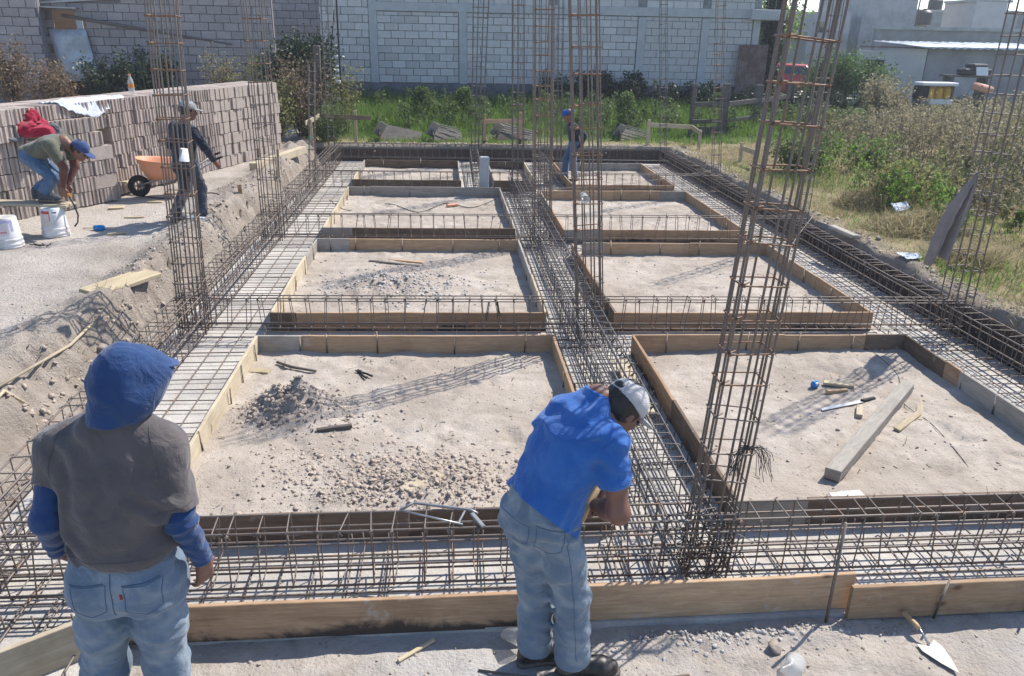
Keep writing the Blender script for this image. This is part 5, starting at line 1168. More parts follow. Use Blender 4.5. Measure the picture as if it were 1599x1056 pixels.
for lab, px, py, s in (("grey fist sized rock on the loose yard bank below the yellow plank", -3.08, 6.75, .065), ("brown clod on the dirt beside the crumpled clear bag", 1.62, 2.96, .05), ("grey rock on the grassy bank near the cement slab piece", 5.62, 9.55, .07)):
    o = rocks("rock", lab, np.array([px]), np.array([py]), np.array([(yz(px, py) if py < 3.1 else gz(px, py)) + s * .3]), s, s, M['stone'], "rock"); del o["kind"]
# ------------------------------------------------------------------ people: signed distance bodies turned into one continuous mesh
class SDF:
    def __init__(s): s.p = []; s.cuts = []
    def rc(s, a, b, ra, rb, k=.03, flat=False, sq=None):
        s.p.append(('rc', np.array(a, float), np.array(b, float), ra, rb, k, flat)); return s
    def chain(s, pts, rad, k=.03):
        for i in range(len(pts) - 1): s.rc(pts[i], pts[i + 1], rad[i], rad[i + 1], k)
        return s
    def el(s, c, r, R=None, k=.03, sub=False):
        s.p.append(('el', np.array(c, float), np.array(r, float), np.eye(3) if R is None else np.array(R, float), k, sub)); return s
    def loft(s, O, F, secs, k=.03, e=2.3):
        """F rows: u (side), v (front), w (along); secs: (t, cu, cv, ru, rv)"""
        s.p.append(('lo', np.array(O, float), np.array(F, float), np.array(secs, float), k, e)); return s
    def cut(s, pt, n, sel=None): s.cuts.append((np.array(pt, float), np.array(n, float) / np.linalg.norm(n))); return s
    def bounds(s, q):
        if q[0] == 'rc': lo = np.minimum(q[1] - q[3], q[2] - q[4]); hi = np.maximum(q[1] + q[3], q[2] + q[4])
        elif q[0] == 'el': m = np.abs(q[3]).T @ q[2]; lo, hi = q[1] - m, q[1] + m
        else:
            S = q[3]; P = []
            for t, cu, cv, ru, rv in S:
                for a in (-1, 1):
                    for c in (-1, 1): P.append(q[1] + q[2][0] * (cu + a * ru) + q[2][1] * (cv + c * rv) + q[2][2] * t)
            P = np.array(P); lo, hi = P.min(0), P.max(0)
        return lo, hi
    def mesh(s, name, h, mat, wr=None, smooth=1):
        B = [s.bounds(q) for q in s.p]; lo = np.min([b[0] for b in B], 0) - 4 * h; hi = np.max([b[1] for b in B], 0) + 4 * h
        n = np.ceil((hi - lo) / h).astype(int) + 1; ax = [lo[i] + h * np.arange(n[i]) for i in range(3)]
        G = np.full(n, .08)
        for q, (bl, bh) in zip(s.p, B):
            mg = .055; i0 = np.maximum(((bl - mg - lo) / h).astype(int), 0); i1 = np.minimum(np.ceil((bh + mg - lo) / h).astype(int) + 1, n)
            P = np.stack(np.meshgrid(*[ax[i][i0[i]:i1[i]] for i in range(3)], indexing='ij'), -1); sl_ = tuple(slice(a, b) for a, b in zip(i0, i1)); sub = False
            if q[0] == 'rc':
                _, a, b, ra, rb, k, flat = q; d = b - a; L2 = d @ d; t = ((P - a) @ d) / max(L2, 1e-12); tc = np.clip(t, 0, 1)
                D = np.linalg.norm(P - a - tc[..., None] * d, axis=-1) - (ra + (rb - ra) * tc)
                if flat: D = np.maximum(D, (t - 1) * math.sqrt(L2) + .0)
            elif q[0] == 'el':
                _, c, r, R, k, sub = q; L = (P - c) @ R.T; k0 = np.linalg.norm(L / r, axis=-1); k1 = np.linalg.norm(L / r ** 2, axis=-1); D = k0 * (k0 - 1) / np.maximum(k1, 1e-6)
            else:
                _, O, F, S, k, e = q; L = (P - O) @ F.T; t = L[..., 2]; I = lambda c: np.interp(t, S[:, 0], S[:, c])
                ru, rv = I(3), I(4); rr_ = (np.abs((L[..., 0] - I(1)) / ru) ** e + np.abs((L[..., 1] - I(2)) / rv) ** e) ** (1 / e)
                D = (rr_ - 1) * np.minimum(ru, rv) * .9; D = np.maximum(D, np.maximum(S[0, 0] - t, t - S[-1, 0]))
            g = G[sl_]
            if sub: G[sl_] = np.maximum(g, -D); continue
            hh = np.clip(.5 + .5 * (g - D) / k, 0, 1); G[sl_] = g * (1 - hh) + D * hh - k * hh * (1 - hh)
        P = None
        if s.cuts or wr:
            P = np.stack(np.meshgrid(*ax, indexing='ij'), -1)
            if wr:
                nb = np.abs(G) < .03; G[nb] += wr(P[nb])
            for c in s.cuts: G = np.maximum(G, (P - c[0]) @ c[1])
        V, F = surface_nets(G, lo, h)
        for _ in range(smooth): V = relax(V, F)
        return fast_mesh(name, V, F, mat, True)
def surface_nets(G, lo, h):
    s = G < 0; n = np.array(G.shape); cs = sum(s[i:n[0] - 1 + i, j:n[1] - 1 + j, k:n[2] - 1 + k].astype(np.int8) for i in (0, 1) for j in (0, 1) for k in (0, 1))
    act = (cs > 0) & (cs < 8); C = np.argwhere(act); idx = np.full(act.shape, -1, np.int64); idx[act] = np.arange(len(C))
    acc = np.zeros((len(C), 3)); cnt = np.zeros(len(C))
    for a in range(3):
        o = [x for x in range(3) if x != a]
        for u in (0, 1):
            for v in (0, 1):
                p = C.copy(); p[:, o[0]] += u; p[:, o[1]] += v; q = p.copy(); q[:, a] += 1
                g0 = G[tuple(p.T)]; g1 = G[tuple(q.T)]; m = (g0 < 0) != (g1 < 0); t = g0[m] / (g0[m] - g1[m]); pt = p[m].astype(float); pt[:, a] += t; acc[m] += pt; cnt[m] += 1
    V = lo + h * acc / cnt[:, None]; Fs = []
    for a in range(3):
        o = [x for x in range(3) if x != a]; sl0 = [slice(None)] * 3; sl1 = [slice(None)] * 3; sl0[a] = slice(0, -1); sl1[a] = slice(1, None)
        e = s[tuple(sl0)] != s[tuple(sl1)]; E_ = np.argwhere(e); ok = (E_[:, o[0]] > 0) & (E_[:, o[1]] > 0) & (E_[:, o[0]] < n[o[0]] - 1) & (E_[:, o[1]] < n[o[1]] - 1); E_ = E_[ok]
        q = []
        for du, dv in ((-1, -1), (0, -1), (0, 0), (-1, 0)):
            p = E_.copy(); p[:, o[0]] += du; p[:, o[1]] += dv; q.append(idx[tuple(p.T)])
        q = np.stack(q, -1); ins = s[tuple(E_.T)]; flip = ins if a != 1 else ~ins
        q[~flip] = q[~flip][:, ::-1]; Fs.append(q)
    return V, np.concatenate(Fs)
def relax(V, F, f=.5):
    A = np.zeros_like(V); c = np.zeros(len(V))
    for i in range(4):
        for j in (1, 3): np.add.at(A, F[:, i], V[F[:, (i + j) % 4]]); np.add.at(c, F[:, i], 1)
    return V * (1 - f) + f * A / np.maximum(c, 1)[:, None]
def folds(amp, sc, dirs=(1, 1, 1), seed=0, warp=.6):
    """creases: ridged noise, stretched along the folds"""
    def f(P):
        Q = P * np.array(dirs) * sc; w = np.stack([vnoise(P * 6 + 3, seed + 5), vnoise(P * 6 + 9, seed + 6), vnoise(P * 6 + 17, seed + 7)], -1) - .5
        n1 = vnoise(Q + w * warp * 2, seed); n2 = vnoise(Q * 1.9 + w * warp * 3 + 11, seed + 1); r1 = np.abs(2 * n1 - 1); r2 = np.abs(2 * n2 - 1)
        msk = np.clip(vnoise(P * 4.5, seed + 3) * 2.2 - .5, 0, 1)
        return amp * ((1 - r1) ** 2.2 - .35) * (.35 + .65 * msk) + amp * .45 * ((1 - r2) ** 2 - .3) * msk
    return f
def creases(amp, d, f, seed=0, d2=None, f2=0, warp=.07):
    """soft cloth folds running across direction d"""
    d = np.array(d, float) / np.linalg.norm(d); d2 = None if d2 is None else np.array(d2, float) / np.linalg.norm(d2); g = folds(amp * .22, 15.0, (1, 1, .8), seed + 40, 1.2)
    def fn(P):
        w = (vnoise(P * 5 + seed, seed) - .5) * warp * 2 + (vnoise(P * 12 + seed, seed + 1) - .5) * warp * .6; m = np.clip(vnoise(P * 4 + 31, seed + 2) * 2.4 - .7, 0, 1)
        r = amp * m * (np.abs(np.sin(math.pi * f * (P @ d + w))) ** 1.6 - .5)
        if d2 is not None:
            m2 = np.clip(vnoise(P * 4.5 + 71, seed + 4) * 2.6 - .9, 0, 1); r = r + amp * m2 * (np.abs(np.sin(math.pi * f2 * (P @ d2 + w))) ** 1.6 - .5)
        return r + g(P)
    return fn
def frm(fwd, up):
    f = np.array(fwd, float); f /= np.linalg.norm(f); u = np.array(up, float); u -= f * (u @ f); u /= np.linalg.norm(u); r = np.cross(f, u); return np.stack([r, f, u])   # rows right, forward, up
def head_prims(S, c, R, s=1.0):
    T = lambda p: np.array(c) + np.array(p) @ R * s
    S.el(T((0, -.012, .02)), np.array((.076, .097, .108)) * s, R, .02); S.el(T((0, .028, -.055)), np.array((.056, .068, .062)) * s, R, .03); S.el(T((0, .07, -.088)), np.array((.026, .026, .02)) * s, R, .02)
    S.el(T((0, .078, .022)), np.array((.052, .022, .014)) * s, R, .015); S.rc(T((0, .09, .008)), T((0, .114, -.028)), .010 * s, .015 * s, .01); S.el(T((0, .088, -.058)), np.array((.024, .014, .011)) * s, R, .008)
    for sg in (-1, 1):
        S.el(T((sg * .077, -.008, -.012)), np.array((.010, .020, .032)) * s, R, .006); S.el(T((sg * .042, .062, -.022)), np.array((.024, .022, .02)) * s, R, .02); S.el(T((sg * .034, .096, .004)), np.array((.016, .014, .010)) * s, R, .006, True)
    return T
def head_parts(par, c, R, hair, cap=None, s=1.0, cap_turn=0.0, brim=True, hmat='hair'):
    T = lambda p: np.array(c) + np.array(p) @ R * s
    for sg in (-1, 1):
        e = MB().lathe([(0, -.011), (.008, -.008), (.0115, 0), (.008, .008), (0, .011)], 10).build("eye", M['eye'], par, True); e.location = Vector(T((sg * .034, .088, .003))); e.scale = (s, s, s)
    if hair:
        H = SDF(); H.el(T((0, -.022, .024)), np.array((.083, .098, .108)) * s, R, .02); H.cut(T((0, .052, 0)), R[1] * .75 - R[2] * .5); H.cut(T((0, 0, -.075)), -R[2]); obj("hair", H.mesh("hair", .006, M[hmat]), par)
    if cap:
        a = cap_turn; Rc = np.stack([R[0] * math.cos(a) + R[1] * math.sin(a), -R[0] * math.sin(a) + R[1] * math.cos(a), R[2]])
        TC = lambda p: np.array(c) + np.array(p) @ Rc * s
        C = SDF(); C.el(TC((0, -.010, .045)), np.array((.088, .108, .086)) * s, Rc, .01); C.cut(TC((0, 0, .030)), -R[2] - .12 * R[1]); co = obj("cap", C.mesh("cap", .006, M[cap]), par)
        if brim:
            Bm = SDF(); Bm.el(TC((0, .115, .028)), np.array((.076, .080, .011)) * s, Rc, .01); Bm.cut(TC((0, .075, 0)), -Rc[1]); obj("brim", Bm.mesh("brim", .005, M[cap]), co)
        return TC, co
def hand_prims(S, w, d, pn, side=1, curl=.6, s=1.0, spread=1.0):
    """w wrist, d direction of the hand, pn palm normal, side +1 thumb on d x pn side"""
    d = np.array(d, float); d /= np.linalg.norm(d); pn = np.array(pn, float); pn -= d * (pn @ d); pn /= np.linalg.norm(pn); sd = np.cross(d, pn) * side; w = np.array(w, float)
    T = lambda a, b, c: w + (d * a + sd * b + pn * c) * s
    S.rc(w, T(.035, .0, 0), .027 * s, .026 * s, .02)
    for b in (-.026, -.008, .010, .026): S.rc(T(.03, b * .7, 0), T(.092, b, .0), .0145 * s, .0125 * s, .012)
    for b, L, r in ((-.029, .062, .0085), (-.010, .076, .0092), (.010, .080, .0095), (.029, .072, .0094)):
        p = T(.092, b * spread, 0); a = curl * .7; q = d
        for f, dr in ((.42, .95), (.32, .88), (.26, .8)):
            v = d * math.cos(a) + pn * math.sin(a) + sd * b * .9 * (spread - .5); e = p + v * L * f * s; S.rc(p, e, r * s, r * dr * s, .006); p = e; r *= dr; a += curl
    p = T(.022, .024, .006); e = T(.056, .052, .018); S.rc(p, e, .0145 * s, .0115 * s, .015); S.rc(e, T(.088, .050 + .006 * (1 - curl), .026 + .02 * curl), .0112 * s, .0088 * s, .006)
def shoe(par, heel, toe, w=.048, h=.1, mat='shoe', z=0.0, sole='sole'):
    heel = np.array(heel, float); toe = np.array(toe, float); d = toe - heel; d /= np.linalg.norm(d); L = np.linalg.norm(toe - heel); P = lambda a, b: heel + d * a * L + np.array((0, 0, b)); S = SDF()
    S.chain([P(.12, .045), P(.45, .045), P(.72, .036), P(.88, .034)], [.036, .040, w * .98, .036], .03); S.rc(P(.18, .05), P(.16, h), .042, .044, .03); S.rc(P(.35, .07), P(.6, .05), .036, .034, .03); S.cut(heel + np.array((0, 0, .012)), (0, 0, -1))
    o = obj("shoe", S.mesh("shoe", .007, M[mat]), par); Q = SDF(); Q.chain([P(.1, .006), P(.45, .006), P(.72, .006), P(.9, .006)], [.041, .040, w * 1.06, .041], .02); Q.cut(heel + np.array((0, 0, .018)), (0, 0, 1)); Q.cut(heel + np.array((0, 0, -.012)), (0, 0, -1)); obj("sole", Q.mesh("sole", .008, M[sole]), o)
    lc = MB()
    sd = np.cross(d, (0, 0, 1))
    for f in (.42, .5, .58): lc.tube([P(f, .098 - (f - .42) * .16) - sd * .022, P(f, .105 - (f - .42) * .16), P(f, .098 - (f - .42) * .16) + sd * .022], .0035, 4)
    lc.build("laces", M['strap'], o); return o

# ---- worker one: hooded, seen from behind
pr = thing("person", "standing person in a blue hood and grey t-shirt with their back turned", "person", (0, 0, 0))
X0, Y0 = -1.19, 2.50
Rh = frm((.80, .60, -.16), (0.05, 0.05, 1)); hc = (-1.082, 2.55, 1.72)
S = SDF(); head_prims(S, hc, Rh, .90); S.rc((-1.09, 2.53, 1.66), (-1.13, 2.535, 1.54), .052, .052, .03)
S.loft((0, 0, 0), np.eye(3), [(.86, X0, 2.50, .14, .095), (1.05, X0, 2.50, .14, .095), (1.3, X0, 2.505, .15, .085), (1.44, -1.18, 2.525, .13, .055), (1.52, -1.15, 2.54, .05, .04)], .03)
SL = (-1.352, 2.52, 1.475); SR = (-.998, 2.52, 1.465); EL = (-1.402, 2.44, 1.225); ER = (-.957, 2.45, 1.20); WL = (-1.478, 2.60, .985); WR = (-.925, 2.52, .975)
for sh, el, wr_ in ((SL, EL, WL), (SR, ER, WR)): S.chain([(X0, 2.53, 1.44), sh, el, wr_], [.045, .042, .036, .026], .03)
hand_prims(S, WL, (.25, .55, -.75), (.7, .2, .3), -1, .75, 1.0); hand_prims(S, WR, (-.10, .22, -.95), (-.75, .5, .1), 1, .55, 1.05)
LEGS1 = (((-1.285, 2.50, .92), (-1.355, 2.52, .50), (-1.36, 2.47, .09)), ((-1.095, 2.50, .92), (-1.125, 2.52, .50), (-1.115, 2.47, .09)))
for L in LEGS1: S.chain(L, [.085, .05, .034], .04)
obj("body", S.mesh("body", .0075, M['skin_d']), pr); 
head_parts(pr, hc, Rh, False, s=.90)
T_ = SDF(); T_.loft((0, 0, 0), np.eye(3), [(1.00, -1.160, 2.50, .188, .150), (1.10, -1.162, 2.49, .190, .150), (1.25, -1.172, 2.49, .198, .142), (1.38, -1.175, 2.50, .204, .126), (1.46, -1.172, 2.512, .190, .106), (1.525, -1.163, 2.525, .145, .084), (1.585, -1.140, 2.53, .085, .072)], .025, 2.5)
for sh, el, e2, r2 in ((SL, EL, .50, .066), (SR, ER, .84, .071)):
    a = np.array(sh); v = np.array(el) - a; T_.rc((-1.165 + (a[0] + 1.165) * .35, 2.522, 1.535), a + (0, 0, .002), .058, .066, .06); T_.rc(a, a + v * e2, .067, r2, .05, True)
T_.cut((-1.19, 2.36, 1.062), (.0, .35, -1))
TS = obj("t_shirt", T_.mesh("t_shirt", .0062, M['grey_tee'], creases(.0125, (.93, 0, .36), 9.0, 3, (.5, 0, .86), 8.0, .10), 1), pr)
for sh, el, wr_ in ((SL, EL, WL), (SR, ER, WR)):
    SV = SDF(); sh, el, wr_ = map(np.array, (sh, el, wr_)); SV.rc(sh * .5 + el * .5, el, .057, .053, .02); SV.rc(el, wr_, .053, .038, .03, True)
    obj("hoodie_sleeve", SV.mesh("hoodie_sleeve", .007, M['navy_knit'], creases(.009, (0, .2, 1), 17, 9), 1), pr)
HD = SDF(); HT = lambda p: np.array(hc) + np.array(p) @ Rh
HD.el(HT((0, -.028, .016)), (.088, .100, .108), Rh, .02); HD.el(HT((0, -.02, -.06)), (.084, .090, .08), Rh, .05); HD.rc((-1.105, 2.52, 1.65), (-1.15, 2.515, 1.585), .084, .092, .05); HD.el(HT((0, -.10, -.03)), (.05, .035, .06), Rh, .05)
HD.el(HT((0, .060, .018)), (.074, .078, .074), Rh, .05); HD.el(HT((0, .035, -.055)), (.076, .070, .075), Rh, .04); HD.el(HT((0, .150, -.095)), (.042, .060, .045), Rh, .02, True); HD.cut((-1.15, 2.5, 1.57), (0, -.12, -1))
obj("hood", HD.mesh("hood", .0058, M['navy_knit'], creases(.006, (.3, .5, .8), 12, 21, (.8, .2, -.5), 9, .1), 2), pr)
BR = SDF(); BR.el(HT((0, .108, .040)), (.058, .050, .008), Rh, .01); obj("cap_brim", BR.mesh("cap_brim", .005, M['cap_b']), pr)
J = SDF(); J.loft((0, 0, 0), np.eye(3), [(.86, -1.19, 2.49, .185, .140), (.92, -1.19, 2.485, .193, .150), (1.02, -1.19, 2.49, .184, .142), (1.10, -1.19, 2.495, .178, .130)], .05, 2.5)
J.el((-1.275, 2.42, .95), (.095, .085, .11), None, .05); J.el((-1.105, 2.42, .95), (.095, .085, .11), None, .05)
for (h_, k_, a_) in LEGS1: J.rc((h_[0], h_[1] - .005, .91), ((h_[0] + k_[0]) / 2, 2.50, .71), .100, .090, .05); J.rc(((h_[0] + k_[0]) / 2, 2.50, .71), k_, .090, .079, .05); J.rc(k_, (a_[0], a_[1] + .02, .22), .084, .076, .04); J.rc((a_[0], a_[1] + .02, .22), (a_[0], a_[1] + .02, .03), .076, .080, .03, True)
JO = obj("jeans", J.mesh("jeans", .0075, M['jeans1'], creases(.009, (.25, .1, .95), 14, 31, (-.5, 0, .8), 12), 1), pr)
# stitched back pockets, yoke and centre seam lie on the denim
from mathutils.bvhtree import BVHTree
def drape(par, target, pts, r, mat, name, d=(0, 1, 0), lift=.002, n=14):
    V = [tuple(v.co) for v in target.data.vertices]; bt = BVHTree.FromPolygons(V, [tuple(p.vertices) for p in target.data.polygons]); out = []
    for a, b_ in zip(pts[:-1], pts[1:]):
        for i in range(n):
            q = Vector(a).lerp(Vector(b_), i / n); dv = Vector(d).normalized(); h_ = bt.ray_cast(q - dv * .6, dv)
            if h_[0] is not None: out.append(h_[0] - dv * lift)
    if len(out) > 1: return MB().tube(out, r, 4).build(name, M[mat], par)
drape(TS, TS, [(-1.33, 2.2, 1.105), (-1.0, 2.2, 1.11)], .0016, 'tee_seam', "hem_stitch", lift=.0002, n=60)
drape(TS, TS, [(-1.315, 2.2, 1.56), (-1.345, 2.2, 1.47), (-1.35, 2.2, 1.40)], .0018, 'tee_seam', "shoulder_seam", lift=.0002); drape(TS, TS, [(-1.025, 2.2, 1.56), (-1.0, 2.2, 1.47), (-.99, 2.2, 1.38)], .0018, 'tee_seam', "shoulder_seam", lift=.0002)
drape(TS, TS, [(-1.03, 2.2, 1.262), (-.90, 2.2, 1.285)], .0016, 'tee_seam', "sleeve_stitch", lift=.0002, n=30)
for cx in (-1.268, -1.085):
    y_ = 2.4; drape(JO, JO, [(cx - .062, y_, 1.005), (cx + .062, y_, 1.012), (cx + .055, y_, .905), (cx, y_, .88), (cx - .055, y_, .905), (cx - .062, y_, 1.005)], .0016, 'seam', "pocket_seam", lift=.0005)
    drape(JO, JO, [(cx - .064, y_, 1.01), (cx + .064, y_, 1.018)], .0030, 'seam', "pocket_edge", lift=.0005)
drape(JO, JO, [(-1.19, 2.4, 1.05), (-1.188, 2.4, .87)], .0020, 'seam', "centre_seam", lift=.0005)
drape(JO, JO, [(-1.157, 2.4, .975), (-1.155, 2.4, .955)], .0050, 'redtab', "red_tab", lift=.002)
for (h_, k_, a_) in LEGS1: shoe(pr, (a_[0], a_[1] - .06, yz(a_[0], 2.4) + .01), (a_[0] + (a_[0] + 1.25) * .3, a_[1] + .21, yz(a_[0], 2.4) + .01), mat='boot')

# ---- worker two: blue polo, bent over the front cage with a hammer
pr = thing("person", "bent over person in a royal blue polo shirt and backward pale cap hammering", "person", (0, 0, 0))
Pv = np.array((.405, 2.925, .89)); Nk = np.array((.655, 3.05, 1.365)); w_ = (Nk - Pv) / np.linalg.norm(Nk - Pv); rt = np.array((.50, -.866, 0.)); rt = rt - w_ * (rt @ w_); rt /= np.linalg.norm(rt); fw = np.cross(w_, rt); fw = -np.cross(rt, w_) * 1.0
fw = np.cross(w_, rt); FR = np.stack([rt, fw, w_]); TL = np.linalg.norm(Nk - Pv)
Rh = frm((.62, .30, -.72), (.66, .25, .70)); hc = (.765, 3.045, 1.305)
SRr = Pv + w_ * .415 + rt * .175 + fw * .01; SLl = Pv + w_ * .42 - rt * .16 + fw * .05
ELr = np.array((.725, 2.80, .93)); WRr = np.array((.66, 3.0, .845)); ELl = np.array((.72, 3.16, 1.02)); WLl = np.array((.70, 3.06, .865))
S = SDF(); head_prims(S, hc, Rh, 1.0); S.chain([np.array(hc) + np.array((-.04, -.01, -.02)), Nk + (.0, 0, -.01), Nk - w_ * .08], [.056, .060, .066], .03)
S.loft(Pv, FR, [(-.02, 0, 0, .15, .10), (.2, 0, -.01, .145, .10), (.4, 0, -.01, .16, .09), (.5, 0, 0, .08, .06)], .05)
for sh, el, wr_ in ((SRr, ELr, WRr), (SLl, ELl, WLl)): S.chain([Pv + w_ * .43, sh, sh * .5 + el * .5, el, el * .55 + wr_ * .45, wr_], [.06, .052, .050, .043, .042, .029], .04)
hand_prims(S, WRr, (-.30, .35, -.25), (.1, .6, .5), -1, 1.05, 1.0); hand_prims(S, WLl, (-.55, -.35, -.2), (.2, -.3, -.8), 1, 1.0, 1.0)
LG2 = (((.465, 2.875, .84), (.555, 2.865, .45), (.575, 2.875, .09)), ((.355, 2.965, .84), (.395, 2.965, .45), (.405, 2.965, .09)))
for L in LG2: S.chain(L, [.085, .05, .034], .04)
obj("body", S.mesh("body", .0072, M['skin_d']), pr)
TC, co = head_parts(pr, hc, Rh, True, 'cap_w', 1.04, 0.0)
tb = MB(); c0 = np.array(hc)
arc = [TC((.062 * math.sin(a), .100 * math.cos(a) - .012, .034 + .004)) for a in np.linspace(-.9, .9, 9)]
# adjuster strap and opening at what is now the brow side of the backward cap
dk_ = SDF(); dk_.el(TC((0, -.098, .062)), (.036, .022, .026), Rh, .01); obj("strap_opening", dk_.mesh("strap_opening", .005, M['strap']), co)
T_ = SDF(); T_.loft(Pv, FR, [(-.36, .01, .150, .186, .150), (-.22, .01, .088, .200, .178), (-.10, .005, .040, .200, .178), (.0, 0, .008, .192, .162), (.12, 0, -.014, .182, .142), (.26, 0, -.028, .196, .136), (.37, 0, -.032, .200, .124), (.45, 0, -.024, .182, .104), (.50, 0, -.010, .125, .084), (TL + .01, 0, .0, .070, .066)], .03, 2.4)
for sh, el in ((SRr, ELr), (SLl, ELl)):
    v = el - sh; T_.rc(Pv + w_ * .42 + (sh - Pv - w_ * .42) * .5 - fw * .02, sh, .068, .072, .05); T_.rc(sh, sh + v * .62, .073, .072, .03, True)
hn = w_ * .93 + fw * .22;  T_.cut(Pv - fw * .14 + w_ * .02, -hn)
obj("polo_shirt", T_.mesh("polo_shirt", .0060, M['polo'], creases(.0125, (.35, .1, -.93), 9, 43, (.85, -.1, -.5), 10.5, .1), 1), pr)
drape(pr, pr.children[-1], [tuple(SRr + rt * .02 + w_ * .075 - fw * .03 - np.array((0, .3, 0))), tuple(SRr + rt * .03 - w_ * .05 - fw * .07 - np.array((0, .3, 0)))], .0016, 'cap_r', "shoulder_seam", (0, 1, 0), .0005)
CL = SDF(); CL.rc(Nk - w_ * .035, Nk + w_ * .022, .079, .070, .01, True); CL.rc(Nk - w_ * .05, Nk + w_ * .06, .058, .058, .001); CL.p[-1] = ('el', Nk + w_ * .04, np.array((.060, .060, .07)), FR, .002, True)
obj("collar", CL.mesh("collar", .006, M['polo']), pr)
J = SDF(); Fp = frm((.80, .60, 0), (.15, .08, 1)); J.loft((.405, 2.92, .86), np.stack([Fp[0], Fp[1], Fp[2]]), [(-.03, 0, -.0, .155, .125), (.04, 0, -.005, .160, .130), (.10, 0, -.005, .150, .118), (.13, 0, 0, .14, .108)], .05, 2.5)
for q in ((.37, 2.865, .83), (.31, 2.95, .83)): J.el(q, (.092, .08, .10), None, .05)
for (h_, k_, a_) in LG2:
    h_, k_, a_ = map(np.array, (h_, k_, a_)); m_ = (h_ + k_) / 2; J.rc(h_, m_, .102, .094, .05); J.rc(m_, k_, .094, .080, .05); J.rc(k_, (k_ + a_) / 2, .080, .080, .04); J.rc((k_ + a_) / 2, a_ + (0, 0, -.02), .080, .088, .03, True)
JO = obj("jeans", J.mesh("jeans", .0075, M['jeans2'], creases(.010, (.3, .1, .95), 13, 57, (-.6, .1, .75), 11), 1), pr)
drape(JO, JO, [(.375, 2.7, .895), (.50, 2.7, .865), (.487, 2.7, .765), (.425, 2.7, .745), (.37, 2.7, .785), (.375, 2.7, .895)], .0016, 'seam', "pocket_seam", (-.1, 1, 0), .0005); drape(JO, JO, [(.372, 2.7, .90), (.503, 2.7, .87)], .003, 'seam', "pocket_edge", (-.1, 1, 0), .0005)
drape(JO, JO, [(.245, 2.7, .90), (.345, 2.7, .885), (.34, 2.7, .79), (.29, 2.7, .775)], .0016, 'seam', "pocket_seam", (-.1, 1, 0), .0005)
drape(JO, JO, [(.52, 2.7, .83), (.565, 2.7, .5), (.60, 2.7, .12)], .0018, 'seam', "side_seam", (-.25, 1, 0), .0005, n=24)
for (h_, k_, a_), dx, dy in ((LG2[0], .30, -.01), (LG2[1], .24, .05)): 
    z_ = yz(a_[0], a_[1]) + .008; shoe(pr, (a_[0] - .075, a_[1] - .005, z_), (a_[0] - .075 + dx, a_[1] + dy, z_), w=.05, h=.12)
t = thing("hammer", "hammer with a pale wooden handle held by the blue polo worker", "hammer", (.64, 3.0, .86)); d = Vector((.11, .10, .14)).normalized()
MB().tube([Vector((-.05, -.05, -.06)), Vector((.0, 0, 0)), d * .2], [.021, .017, .014], 8).build("handle", M['tool_handle'], t, True); q = d * .2; MB().tube([q + Vector((-.05, .04, .01)), q + Vector((.06, -.05, -.01))], [.02, .018], 8).build("head", M['alu'], t, True)

